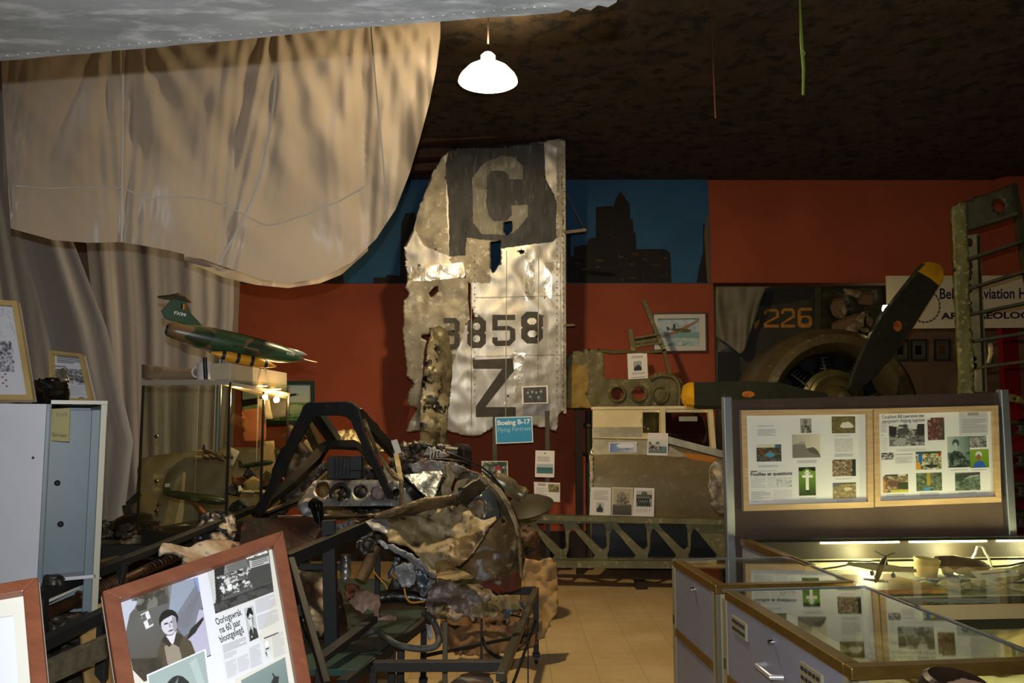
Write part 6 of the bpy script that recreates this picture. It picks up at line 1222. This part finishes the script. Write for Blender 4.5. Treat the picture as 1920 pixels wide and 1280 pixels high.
p = at(480, 870, 4.95); t, d, r, u = mini_plane('fighter_model', p, (1, -.2, .15), .22, .26, m_gmod, m_ol, 'olive fighter model hanging at the upper right of the glass cabinet'); threads(t, p)
p = at(480, 922, 4.95); t, d, r, u = mini_plane('fighter_model', p, (1, .3, -.05), .2, .24, m_sil, m_gmod, 'tan and green fighter model low on the right of the glass cabinet'); threads(t, p)
def card(pts, Y, col, label, name='paper_sheet', cat='paper', emit=None):
    o = plate(name, pts, Y, mat('card_'+col, col, .6), None, cell=10, thick=.004, crumple=0.005, cs=5); return tag(o, label, cat)
card([(433, 838), (449, 846), (436, 876), (431, 872)], 4.9, 'c9c2ae', 'small white card leaning behind the near edge of the glass cabinet')
card([(453, 768), (498, 764), (499, 826), (455, 828)], 5.15, 'b4683a', 'orange-brown cardboard box standing in the right half of the glass cabinet', 'cardboard_box', 'box')
card([(483, 748), (505, 746), (507, 765), (512, 784), (498, 786), (496, 766), (484, 764)], 5.1, 'e8d2a8', 'bright cream folded card just under the spotlights in the cabinet', 'lampshade_sheet')  # pale sheet stands in for a glowing box-like lampshade
card([(487, 828), (514, 826), (518, 880), (500, 905), (486, 880)], 5.2, 'b89a6c', 'tall buff paper sheet at the right inside the glass cabinet')
card([(455, 905), (475, 892), (492, 903), (488, 925), (465, 925)], 5.1, 'a88c54', 'crumpled yellowish paper at the lower right in the glass cabinet')
card([(495, 925), (520, 905), (526, 940), (505, 965)], 5.2, 'a07c4c', 'brown paper leaning at the bottom right of the glass cabinet')
card([(500, 716), (536, 716), (536, 780), (505, 786)], 5.25, 'a89884', 'pale poster with a red star shape behind the cabinet header', 'small_poster', 'poster')
ct = thing('clutter_heap', Vector((gC.x-.15, gC.y-.05, zb)), 'reddish brown heap of relics on the floor of the glass cabinet', 'relics')
for i in range(12):
    x = 440+rng.random()*85; y = 880+rng.random()*85; r = 9+rng.random()*9
    plate('relic_piece', [(x+r*1.3*cos(a)*(.5+rng.random()*.8), y+r*sin(a)*(.5+rng.random()*.8)) for a in np.linspace(0, 5.6, 7)], 5.15+rng.random()*.2, [m_wd, m_wb, mat('rust', '7a4426', .7), m_redt][i % 4], ct, cell=4, thick=.02, crumple=0.023, cs=8, seed=i+30)
# mug
mgp = at(384, 697, 4.62); mgp.z = zt_+.014
t = thing('white_mug', mgp, 'white mug standing on top of the glass cabinet under the jet', 'mug')
MB().lathe([(.001, 0), (.036, 0), (.04, .01), (.042, .095), (.045, .1), (.041, .1), (.036, .012), (.001, .01)], mgp, seg=28).build('cup', mat('white_ceramic', 'c4c0bc', .25), t, smooth=True)
MB().tube([mgp+Vector((-.04-.03*sin(a), 0, .05+.03*cos(a))) for a in np.linspace(0, pi, 9)], .006, 8).build('handle', mat('white_ceramic', 'c4c0bc', .25), t, smooth=True)
# F-104 jet model
T0 = at(313, 617, 4.35); N0 = at(571, 674, 4.75)
d = (N0-T0).normalized(); r = d.cross(Vector((0, 0, 1))).normalized(); u = r.cross(d); Lf = (N0-T0).length
m_cam = mat('jet_camouflage', '2f4a2c', .35, 0, '6a5438', 7, .49, .51, '27331f', 6, .56, .57, detail=1)
jt = thing('jet_fighter_model', (T0+N0)/2+Vector((0, 0, -.16)), 'large green and brown camouflage jet model with T-tail standing atop the glass cabinet', 'model aircraft')
prof = [(0.0, .0), (.03, .0), (.034, .005), (.044, .06), (.052, .14), (.060, .24), (.064, .42), (.062, .58), (.058, .7), (.051, .8), (.039, .88), (.022, .95), (.006, .995), (.001, 1.0)]
MB().lathe([(max(.001, a), b*Lf) for a, b in prof[1:]], T0, d, 28).build('fuselage', m_cam, jt, smooth=True)
MB().lathe([(.028, -.003), (.024, -.001), (.022, .05), (.001, .05)], T0, d, 20).build('exhaust_nozzle', m_stb, jt, smooth=True)
MB().tube([N0-d*.01, N0+d*.075], [.004, .0015], 6).build('nose_probe', m_sil, jt)
def side(px, py, Y=None): return None
fp = lambda s, h: T0+d*s+u*h
MB().prism([fp(-.02, .05), fp(.19, .045), fp(.10, .11), fp(.06, .165), fp(-.01, .165), fp(-.05, .085)], r*.012).build('tail_fin', m_gjet if False else mat('jet_green', '2a4628', .35), jt, bevel=.003)
MB().prism([fp(.09, .165), fp(.0, .17), fp(-.03, .17)]+[fp(-.065, .172)-r*.13, fp(-.03, .172)-r*.135], u*.012).prism([fp(.09, .165), fp(.0, .17), fp(-.03, .17)]+[fp(-.005, .168)+r*.14, fp(.03, .166)+r*.14], u*.012).build('tailplane', m_cam, jt, bevel=.003)
B = MB()
for k, c_ in enumerate((0, 1, 2)): B.box(fp(.045+k*.009, .135)+r*.0135, (.009, .004, .03), mi=k)
B.build('tail_flash', [m_stb, mat('flash_yellow', 'd0a020', .5), mat('flash_red', 'a03020', .5)], jt)
# serial lettering
pgm = lambda x, y: T0+d*x+u*y-r*-.0
pg = Page(lambda x, y: T0+d*x-u*y+r*.0135, r); 
pg.N = r
pg.text('FX99', .015, -.085, .075, -.085, .017, 'd8d8d0', .03, 1)
pg.build('tail_number', jt)
pg = Page(lambda x, y: T0+d*x-u*y+r*.048, r); pg.N = r; pg.text('FX99', .84*Lf, .0, .90*Lf, .0, .014, 'd8d8d0', .03, 1); pg.build('nose_number', jt)
MB().lathe([(.001, 0), (.014, .02), (.018, .07), (.012, .13), (.001, .16)], T0+d*(.80*Lf)+u*.03, d, 16).build('canopy', mat('canopy_glass', 'a8b0a8', .1, .2), jt, smooth=True)
m_blkp = m_stb; m_yt = mat('tank_yellow', 'c98a1a', .35)
def tank(o_, L_, rad, nm):
    pr_ = [(.001, 0)]+[(rad*sin(min(1, max(.12, t*3.2, ))*pi/2 if t < .35 else (pi/2 if t < .7 else pi/2*(1-(t-.7)/.3)+0)), t*L_) for t in np.linspace(.02, 1, 20)]
    mis = [1 if (k % 4 == 0) else 0 for k in range(len(pr_)-1)]
    return MB().lathe(pr_, o_, d, 18, mis=mis).build(nm, [m_yt, m_blkp], jt, smooth=True)
tk = tank(at(392, 660, 4.38)-u*.0, .37, .027, 'striped_drop_tank')
tank(at(400, 664, 4.62), .34, .022, 'striped_drop_tank')
for s_ in (-1, 1): MB().prism([T0+d*.33+r*s_*.03-u*.02, T0+d*.5+r*s_*.03-u*.02, T0+d*.44+r*s_*.2-u*.035, T0+d*.36+r*s_*.2-u*.035], u*.008).build('wing', m_cam, jt)
MB().prism([T0+d*.08-u*.05, T0+d*.35-u*.06, T0+d*.3-u*.075, T0+d*.1-u*.06], r*.01).build('ventral_fin', m_cam, jt)
MB().tube([at(384, 670, 4.55), at(386, 712, 4.55)], .012, 8).build('stand_post', m_stb, jt); MB().tube([at(497, 672, 4.75), at(497, 692, 4.72)], .008, 8).build('stand_post', m_stb, jt)

# ------------------------------------------------------------ steel locker at the left
m_lk = mat('locker_white', 'b4b6bb', .45, 0, 'adafb6', 1.5); m_lb = mat('locker_blue_grey', '5c6b70', .45, 0, '56656a', 2); m_le = mat('locker_edge', 'a3a18c', .4)
lk = thing('steel_locker', Vector((at(130, 900, 3.1).x, 3.2, 0)), 'open steel locker with white side and blue-grey inside at the left edge', 'locker')
Ylf = 3.05; tl = at(92, 757, Ylf); tr2 = at(200, 760, Ylf); br2 = at(186, 1085, Ylf)
def LP(px, Y, z): return Vector((at(px, 900, Y).x, Y, z))
zT = tl.z; xl = at(88, 900, Ylf).x; xr = at(194, 900, Ylf).x; D = .42
FL = LP(88, Ylf, 0); FR = LP(195, Ylf+.1, 0); DV = Vector((-.54, .84, 0))*.42; ZZ = Vector((0, 0, 1)); WV = (FR-FL).normalized()
def slab(n, a, b, z0, z1, th, m): t_ = (b-a).cross(ZZ).normalized()*th; return MB().prism([a+ZZ*z0, b+ZZ*z0, b+ZZ*z1, a+ZZ*z1], -t_).build(n, m, lk, bevel=.002)
DL = LP(-90, Ylf-.1, 0); slab('white_door', DL, FL, .02, zT, .02, m_lk)
slab('side_panel', FR, FR+DV, 0, zT, .014, m_le); slab('side_panel', FL, FL+DV, 0, zT, .014, m_lb); slab('back_panel', FL+DV, FR+DV, 0, zT, .012, m_lb); slab('inner_panel', FL+DV*.25, FR+DV*.25, 0, zT-.02, .01, m_lb)
MB().prism([FL+ZZ*zT, FR+ZZ*zT, FR+DV+ZZ*zT, FL+DV+ZZ*zT], (0, 0, .014)).build('top_panel', m_le, lk)
MB().prism([FL+ZZ*.01, FR+ZZ*.01, FR+DV+ZZ*.01, FL+DV+ZZ*.01], (0, 0, .014)).build('floor_panel', m_le, lk)
zs_ = at(150, 1092, Ylf).z; MB().prism([FL+ZZ*zs_, FR+ZZ*zs_, FR+DV*.24+ZZ*zs_, FL+DV*.24+ZZ*zs_], (0, 0, .012)).build('inner_shelf', m_lk, lk)
slab('front_edge', FR-WV*.022, FR, 0, zT, .012, m_le); slab('inner_lip', FR-WV*.05+DV*.05, FR-WV*.02+DV*.05, 0, zT-.02, .01, m_lb); slab('door_edge', FL-WV*.012, FL, 0, zT, .02, m_le)
for y in (905, 982): MB().lathe([(.001, -.01), (.009, -.008), (.011, 0)], at(108 if y < 950 else 114, y, Ylf+.09), (0, 1, 0), 10).build('bolt', m_stb, lk, smooth=True)
MB().lathe([(.001, -.004), (.004, -.003), (.005, 0)], at(62, 858, Ylf-.02), (0, 1, 0), 8).build('rivet', m_stb, lk)
for x, y in ((20, 900), (60, 1000)): pass
def f(pg, T):
    a, b = T(.0, .72+.0), T(.98, .74); 
    a, b = T(.04, .86), T(.9, .87); pg.text('Germany', a.x, a.y, b.x, b.y, 7.5, '3a3a30', 0, 2)
    a, b = T(.3, .25), T(.92, .25); pg.text('ENV', a.x, a.y, b.x, b.y, 8, '77755f', 0, 2)
page_thing('place_card', [(97, 766), (131, 765), (129, 828), (96, 826)], Ylf+.05, 'yellow card reading Germany hanging in the top of the steel locker', 'sign', base='a39a6c', fill=f)
o = plate('dark_relic', [(82, 1088), (95, 1076), (112, 1078), (120, 1092), (112, 1100), (84, 1100)], Ylf+.02, m_wd, cell=4, thick=.04, crumple=0.018, cs=9); tag(o, 'small dark lump on the bottom shelf of the steel locker', 'relic')
# framed drawing and clipping on top
def ff(name, c, Y, w_, m, label, fill, base='b9b8bc'):
    mm = mapper(Y); q4 = [mm(x, y) for x, y in c]; t = thing(name, Vector((q4[3]+q4[2])/2), label, 'picture frame'); B = MB(); quadframe(B, q4, w_, .02); B.build('frame', m, t)
    pg = Page(mm); pg.sheet(c, base, .01); a, b, cc, d_ = [Vector(x) for x in c]; T = lambda u_, v: ((a*(1-u_)+b*u_)*(1-v)+(d_*(1-u_)+cc*u_)*v); fill(pg, T); pg.build('print', t); return t
def f(pg, T):
    rg = random.Random(3)
    pg.img(R_(T, .35, .38, .8, .72), Img(50, 60, 'b9b8bc').blotch(['2c2c30', '6c6c74', '9a9aa2', 'b0b0b6', '44444c'], 9, 3, .05, .95, .05, .9, dens=1.1, mix=.8))
    for k in range(40):
        x = .2+rg.random()*.65; y = .05+rg.random()*.4; a = rg.random()*3; l_ = .03+rg.random()*.1; A = T(x, y); Bq = T(x+l_*cos(a), y+l_*sin(a)*.7); nn = (Bq-A).normalized()*.35; nn = Vector((-nn.y, nn.x)); pg.poly([A+nn, Bq+nn, Bq-nn, A-nn], '77777f')
    for k in range(6): A = T(.55+.05*(k % 2), .70+.03*k); pg.poly([(A.x-2, A.y-1.5), (A.x+2, A.y-1.5), (A.x+2, A.y+1.5), (A.x-2, A.y+1.5)], ['8a4a50', '5a5a66'][k % 2])
ff('framed_drawing', [(-70, 560), (36, 568), (67, 752), (-60, 752)], plane((-60, 752, 2.98), (67, 752, 3.0), (0, 565, 3.08)), .02, mat('pale_pine_frame', 'a8905c', .5, 0, '9a824e', 5), 'pine framed technical ink drawing leaning on top of the steel locker', f)
def f(pg, T):
    pg.lines(R_(T, .15, .06, .85, .2), 4, '4a4a4c'); pg.lines(R_(T, .0, .24, .4, .5), 4, '77777c'); pg.img(R_(T, .35, .3, .95, .62), Img(30, 26, '8a8a8c').blotch(['3a3a3c', '5a5a5c', 'b4b4b6'], 5, 3)); pg.lines(R_(T, .3, .65, .9, .85), 6, 'a0a0a4')
    A = T(.68, .93); pg.poly([(A.x+9*cos(a), A.y+5*sin(a)) for a in np.linspace(0, 6, 12)], '2c4a34')
ff('framed_clipping', [(97, 660), (158, 667), (179, 756), (100, 756)], plane((97, 756, 3.3), (176, 756, 3.25), (128, 662, 3.38)), .016, mat('pale_pine_frame', 'a8905c', .5), 'pine framed newspaper clipping behind the black wrapped bundle on the locker', f)
bd = thing('wrapped_bundle', LP(95, 3.12, zT), 'glossy black wrapped bundle with silver foil on top of the steel locker', 'bundle')
def bun(px, py):
    u_ = (px-94)/34; v = (py-735)/26; return at(px, py, 3.18-.12*sqrt(max(0, 1-min(1, u_*u_)*.8))+.04*v)
plate('black_wrap', [(62, 716), (75, 711), (100, 709), (122, 712), (125, 722), (126, 738), (125, 756), (66, 757), (64, 738)], bun, mat('black_plastic', '0c0d0b', .18, 0, bump=.1), bd, cell=4, thick=.02, crumple=0.012, cs=9)
plate('foil_scrap', [(106, 694), (114, 691), (126, 691), (132, 702), (130, 714), (116, 717), (110, 706)], 3.05, mat('foil', 'b0a890', .25, .7, '8a8470', 20, bump=.6), bd, cell=3, thick=.01, rag=1, crumple=0.024, cs=14)

# ------------------------------------------------------------ crates, rails, recoil spring in the lower left
ls = thing('relic_trolley', Vector((-1.5, 3.3, 0)), 'black angle-iron trolley with wooden boards behind the leaning newspaper frame', 'trolley')
def bar2(name, a, b, w_, h_, m=m_stb): return MB().beam(a, b, w_, h_).build(name, m, ls, bevel=.002)
bar2('upper_rail', at(40, 1128, 2.9), at(235, 1050, 3.5), .05, .035); bar2('upper_rail', at(235, 1050, 3.5), at(480, 952, 4.9), .045, .03)
bar2('rail_lip', at(75, 1132, 3.0), at(186, 1082, 3.35), .02, .01, m_book)
bar2('lower_rail', at(70, 1212, 2.75), at(205, 1146, 3.05), .045, .04); bar2('wood_bar', at(80, 1264, 2.6), at(205, 1208, 2.85), .03, .07, mat('grey_wood', '57503e', .7, 0, '453e30', 6, stretch=(1, 6, 6)))
bar2('post', at(232, 1055, 3.45), at(222, 1100, 3.42), .03, .03); bar2('post', at(222, 1098, 3.42), Vector((at(222, 1098, 3.42).x, 3.42, 0)), .03, .03); bar2('post', at(195, 1150, 3.0), Vector((at(196, 1200, 3.0).x, 3.0, 0)), .035, .035); bar2('post', at(78, 1120, 2.95), Vector((at(78, 1120, 2.95).x, 2.95, 0)), .035, .035)
m_crate = mat('crate_wood', '9c7e4a', .6, 0, '86683a', 3, .35, .65, '6a5230', 14, .6, .7, stretch=(1, 5, 5), bump=.1)
for o_, Y in (([(120, 1160), (230, 1112), (350, 1062), (352, 1080), (240, 1132), (140, 1178)], plane((120, 1160, 3.1), (350, 1065, 3.9), (240, 1130, 3.45))), ([(236, 1128), (350, 1060), (480, 1005), (500, 1040), (380, 1080), (250, 1140)], plane((236, 1128, 3.7), (480, 1005, 4.6), (380, 1080, 4.1))), ([(150, 1180), (200, 1160), (222, 1290), (160, 1300)], plane((150, 1180, 3.05), (222, 1160, 3.2), (200, 1290, 3.0)))):
    plate('wooden_board', o_, Y, m_crate, ls, cell=14, thick=.02)
bar2('cross_bar', at(232, 1045, 3.5), at(335, 1048, 3.9), .012, .012)
rc = thing('recoil_spring_tube', at(95, 1145, 3.1), 'rusty brown gun tube wrapped in a coil spring lying along the trolley boards', 'gun part')
m_rst = mat('rust_tube', '4a2f1c', .5, .4, '38220f', 6, bump=.3)
a_ = at(92, 1148, 3.05); b_ = at(345, 1036, 3.95)
MB().tube([a_, a_+(b_-a_)*.3, a_+(b_-a_)*.31, b_], [.024, .024, .02, .015], 14).build('tube', m_rst, rc, smooth=True)
dd = (b_-a_); dn = dd.normalized(); x_ = dn.orthogonal().normalized(); y_ = dn.cross(x_)
MB().tube([a_+dd*(.16+.3*k/160)+(x_*cos(k*.6)+y_*sin(k*.6))*(.027) for k in range(161)], .007, 6).build('coil_spring', m_rst, rc, smooth=True)
MB().tube([a_+dd*(.62+.38*k/110)+(x_*cos(k*.75)+y_*sin(k*.75))*(.02) for k in range(111)], .004, 5).build('thin_coil_spring', m_rst, rc, smooth=True)
plate('dark_tangle', [(78, 1165), (100, 1158), (130, 1150), (160, 1148), (168, 1165), (158, 1195), (165, 1240), (150, 1290), (85, 1290), (84, 1240), (80, 1195)], 3.1, m_wd, ls, cell=5, thick=.03, rag=1.5, crumple=0.054, cs=8)
o = plate('silver_torn_metal', [(297, 1030), (303, 1020), (318, 1019), (336, 1024), (352, 1028), (372, 1018), (400, 1012), (430, 1014), (462, 1022), (470, 1034), (420, 1052), (360, 1058), (345, 1056), (342, 1044), (330, 1038), (312, 1038), (300, 1040)], idw([(300, 1030, 3.7), (340, 1035, 3.85), (400, 1015, 4.1), (460, 1030, 4.2), (360, 1055, 3.8)]), m_wp, cell=4, thick=.012, rag=.8, crumple=0.023, cs=7); tag(o, 'bright torn silver metal piece lying above the leaning newspaper frame', 'metal scrap')
o = plate('crushed_seat_shell', [(358, 1018), (368, 990), (376, 965), (396, 960), (410, 958), (432, 960), (444, 972), (440, 990), (446, 1012), (420, 1018), (390, 1022)], idw([(360, 1015, 4.2), (395, 962, 4.4), (440, 970, 4.5), (410, 1000, 4.3), (445, 1012, 4.35)]), mat('seat_black', '17181a', .4, .2, '25262a', 6, .4, .6, '4c4e50', 16, .62, .68, bump=.3), cell=4, thick=.015, rag=1, crumple=0.041, cs=7); tag(o, 'crushed black metal seat shell at the left end of the wreck', 'aircraft part')

# ------------------------------------------------------------ foreground frames
m_mah = mat('mahogany_frame', '74452f', .32, 0, '663a26', 5, .35, .65, stretch=(1.5, 6, 6), bump=.05)
# leaning newspaper frame; measured corner points give its plane
fmn = plane((190, 1118, 1.72), (527, 1003, 2.02), (578, 1280, 1.78))
C4 = [(190, 1118), (527, 1003), (606, 1432), (262, 1592)]
q4 = [fmn(x, y) for x, y in C4]
nf = thing('newspaper_frame', (q4[2]+q4[3])/2, 'reddish wooden frame leaning back with pilot photo and newspaper cuttings', 'picture frame')
B = MB(); quadframe(B, q4, .031, .018); B.build('frame', m_mah, nf, bevel=.002)
pg = Page(fmn); pg.sheet(C4, 'c3bfb2', .008)
n3 = lambda pts: [(180+x/4.571, 1000+y/4.571) for x, y in pts]
def ppoly(pts, col, l): pg.poly(n3(pts), col, l)
# coordinates from here in the leaning sheet
pg.poly(n3([(150, 520), (940, 290), (1250, 1500), (360, 1500)]), 'c9c9cf', 1)
# pilot photograph
im = Img(170, 200, '5a564c')
im.grad('5a5a58', '4a4436', .2, 1)
im.poly([(0, 0), (.45, 0), (.25, .12), (0, .42)], 'a9adb8').poly([(0, .42), (.1, .22), (.35, .05), (.5, .0), (.2, .3), (0, .5)], '55554f')
im.poly([(.62, 0), (1, 0), (1, .35), (.9, .6), (.7, .66), (.6, .45)], '6c7078').poly([(.68, 0), (.95, 0), (.95, .1), (.62, .42), (.56, .36)], '848c9a').poly([(.95, 0), (1, 0), (1, .3)], '7888b8')
im.poly([(.98, .18), (1, .2), (.78, .58), (.6, .5)], '6a6a70').poly([(.95, .4), (1, .42), (1, .98), (.85, 1), (.72, .82), (.74, .7), (.86, .58)], 'a4a0b2').poly([(.72, .72), (.8, .6), (.98, .5), (.98, .54), (.85, .66)], '2a2826')
im.blotch(['38362e', '44423a', '6a685e'], 6, 7, .02, .22, .2, .55, dens=.25, mix=.8)
im.poly([(.23, .26), (.33, .24), (.36, .42), (.26, .44)], 'c8c8c8').poly([(.235, .27), (.285, .26), (.295, .34), (.245, .35)], '5c5a56').poly([(.30, .335), (.345, .33), (.355, .40), (.305, .415)], '5c5a56')
im.poly([(.30, .98), (.34, .74), (.42, .62), (.5, .58), (.66, .62), (.78, .74), (.82, .95), (.8, 1), (.3, 1)], '4a4234')
im.poly([(.44, .7), (.52, .66), (.62, .68), (.63, .9), (.5, .95), (.44, .9)], '857c6c').ell(.555, .41, .12, .12, '201e1c')
im.ell(.55, .46, .098, .125, 'bab6be').poly([(.44, .36), (.56, .31), (.66, .36), (.66, .40), (.6, .37), (.5, .39), (.45, .42)], '201e1c')
im.ell(.515, .445, .028, .010, '3a3634').ell(.595, .445, .026, .010, '3a3634').poly([(.545, .44), (.56, .44), (.572, .5), (.545, .505)], '8c8890').ell(.56, .54, .035, .009, '4c464a').poly([(.6, .38), (.65, .4), (.645, .5), (.6, .57), (.59, .5)], '8a8690').poly([(.48, .58), (.56, .6), (.63, .56), (.6, .66), (.55, .7), (.48, .64)], 'c4c0c4').poly([(.42, .62), (.48, .57), (.54, .7), (.5, .72)], '332e26').poly([(.56, .7), (.62, .58), (.7, .64), (.62, .76)], '3a342a')
im.poly([(0, .7), (.3, .78), (.3, 1), (0, 1)], '3c372c').blotch(['332e26', '403a30'], 5, 9, .78, 1, 0, .35, dens=.3, mix=.6).grain(.06)
pg.img(n3([(190, 545), (870, 375), (985, 1050), (340, 1300)]), im, 2)
# lower photo with helmet
im = Img(90, 60, '8f9c98').ell(.45, 1.0, .32, .75, '2c2e2c').poly([(.35, .5), (.5, .3), (.45, .5), (.36, .7)], '6c7470').poly([(.3, .9), (.6, .8), (.62, 1), (.3, 1)], 'a8b4b0').poly([(.72, .1), (.85, .06), (.98, .9), (.9, 1)], '9eaaa6')
pg.poly(n3([(432, 1215), (940, 990), (1000, 1500), (470, 1560)]), 'cfd4d2', 3); pg.img(n3([(445, 1225), (925, 1010), (990, 1500), (500, 1560)]), im, 4)
# crowd photo
im = Img(150, 110, '50504c').grad('8a8a86', '3a3a38', 0, .6).poly([(.0, .05), (.15, .0), (.12, .45), (0, .9)], 'b4b4b0').poly([(.12, 0), (.3, 0), (.18, .6), (.08, .95), (.04, .9)], '2a2a28').poly([(.3, .1), (.85, .0), (.85, .25), (.35, .35)], '63635f')
im.blotch(['2a2a28', '383836', 'a8a8a4', '4a4a48', 'c4c4c0'], 11, 4, .25, .72, .15, .95, dens=.6, mix=.9)
rg = random.Random(2)
for k in range(12): im.ell(.2+k*.06, .4-.012*k+rg.random()*.05, .012, .025, 'b4b0ac')
im.rect(.27, .5, .34, .62, 'd4d4d0').rect(.18, .52, .22, .64, 'c4c4c0').poly([(.6, .45), (.75, .2), (.98, .3), (1, .75), (.7, .8)], '42423e').rect(0, .78, 1, 1, '2c2c2a').blotch(['3a3a38', '464644'], 6, 3, .8, 1, dens=.3).grain(.15)
pg.img(n3([(948, 296), (1478, 135), (1522, 500), (1022, 690)]), im, 2)
pg.poly(n3([(1278, 205), (1476, 140), (1490, 258), (1310, 305)]), '55554f', 3); pg.poly(n3([(1310, 240), (1476, 195), (1484, 258), (1318, 306)]), 'a9a9a5', 4)
a, b = n3([(1285, 228), (1475, 168)]); pg.text('Oost-Vlaander', a[0], a[1], b[0], b[1], 9, 'e8e8e4', .03, 5)
pg.lines(n3([(1330, 232), (1465, 200), (1475, 256), (1335, 298)]), 4, '4a4a48', 5)
# newsprint
pg.poly(n3([(1022, 700), (1530, 505), (1640, 1035), (1112, 1290)]), 'c6c6c6', 2)
for tx, x0, y0, x1, y1 in (('Oorlogswrak', 1035, 790, 1252, 700), ('na 60 jaar', 1068, 860, 1245, 785), ('blootgelegd', 1070, 940, 1268, 850)):
    a, b = n3([(x0, y0), (x1, y1)]); pg.text(tx, a[0], a[1], b[0], b[1], 13, '1c1c1e', .012, 4)
pg.lines(n3([(1080, 965), (1280, 885), (1290, 950), (1090, 1035)]), 6, '8a8a8e', 4); pg.lines(n3([(1090, 1040), (1200, 1000), (1203, 1050), (1095, 1088)]), 4, '9a9a9e', 4)
im = Img(50, 90, 'a8a8a6').poly([(.1, 1), (.15, .72), (.4, .6), (.6, .62), (.9, .72), (1, 1)], '34342f').ell(.5, .35, .26, .24, 'c0c0bc').poly([(.15, .2), (.4, .03), (.75, .05), (.85, .22), (.8, .3), (.5, .2), (.25, .34)], '1e1e1e').rect(.3, .33, .5, .37, '303030').poly([(.6, .3), (.8, .35), (.7, .6), (.6, .6)], '77777a').poly([(.42, .62), (.6, .62), (.52, .85)], 'c4c4c2').rect(.45, .68, .53, .95, '2a2a2a').ell(.35, .88, .05, .03, 'd0d0d0')
pg.img(n3([(1265, 650), (1345, 620), (1392, 895), (1310, 935)]), im, 4)
pg.lines(n3([(1360, 580), (1525, 520), (1545, 630), (1370, 695)]), 12, 'a0a0a4', 4, .5); pg.lines(n3([(1375, 715), (1550, 650), (1570, 760), (1395, 835)]), 12, 'a0a0a4', 4, .5)
pg.lines(n3([(1435, 895), (1560, 845), (1564, 862), (1440, 912)]), 1, '55555a', 4, .7)
im = Img(30, 50, 'b8b8b6').ell(.45, .3, .28, .22, 'c8c8c6').ell(.45, .2, .3, .14, 'd4d4d2').poly([(0, 1), (.1, .65), (.5, .6), (.95, .7), (1, 1)], 'c4c4c2').rect(.2, .42, .7, .5, '3a3a3a').poly([(.1, .65), (.3, .55), (.4, .95)], '5a5a58')
pg.img(n3([(1432, 930), (1490, 905), (1508, 1060), (1448, 1090)]), im, 4)
pg.lines(n3([(1500, 880), (1600, 840), (1625, 1030), (1525, 1075)]), 16, 'a6a6aa', 4, .5); pg.lines(n3([(1310, 985), (1400, 945), (1425, 1120), (1325, 1165)]), 16, 'a0a0a4', 4, .5); pg.lines(n3([(1205, 1070), (1300, 1030), (1320, 1160), (1220, 1200)]), 14, 'a4a4a8', 4, .5); pg.lines(n3([(1100, 1110), (1195, 1070), (1215, 1210), (1125, 1250)]), 14, 'a4a4a8', 4, .5)
pg.img(n3([(1240, 1262), (1618, 1062), (1680, 1500), (1320, 1560)]), Img(60, 50, '687470').grad('75837f', '59645f').poly([(.5, .5), (.7, .28), (.8, .3), (.78, .42), (.68, .55), (.6, 1), (.45, 1)], '2c2e2c').poly([(.66, .2), (.7, .2), (.73, .32), (.7, .33)], '2c2e2c'), 3)
pg.build('mounted_clippings', nf)
q = (q4[0]+q4[1])/2; bq = Vector((q.x, q.y+.12, 0)); MB().beam(q+Vector((0, .03, -.02)), Vector((q.x+.05, q.y+.35, 0)), .03, .03).build('easel_leg', m_wood, nf)
for i in (2, 3): MB().beam(q4[i], Vector((q4[i].x, q4[i].y-.02, 0)), .03, .03).build('easel_leg', m_wood, nf)
# left edge frame
f2 = plane((0, 1100, 1.5), (72, 1091, 1.52), (90, 1280, 1.42)); C4 = [(-230, 1142), (73, 1091), (112, 1500), (-200, 1600)]
q4 = [f2(x, y) for x, y in C4]; lf = thing('document_frame', (q4[2]+q4[3])/2, 'reddish wooden frame with white sheet, cut off at the lower left edge', 'picture frame')
B = MB(); quadframe(B, q4, .024, .018); B.build('frame', m_mah, lf, bevel=.002)
pg = Page(f2); pg.sheet(C4, 'c6c4b8', .008); pg.poly([(-150, 1180), (25, 1155), (45, 1420), (-120, 1480)], 'c9ccd6', 1); pg.poly([(-149, 1179), (24, 1154), (24.3, 1155), (-149, 1180)], '9a9aa0', 2); pg.build('mounted_sheet', lf)
for i in (2, 3): MB().beam(q4[i], Vector((q4[i].x, q4[i].y, 0)), .03, .03).build('easel_leg', m_wood, lf)
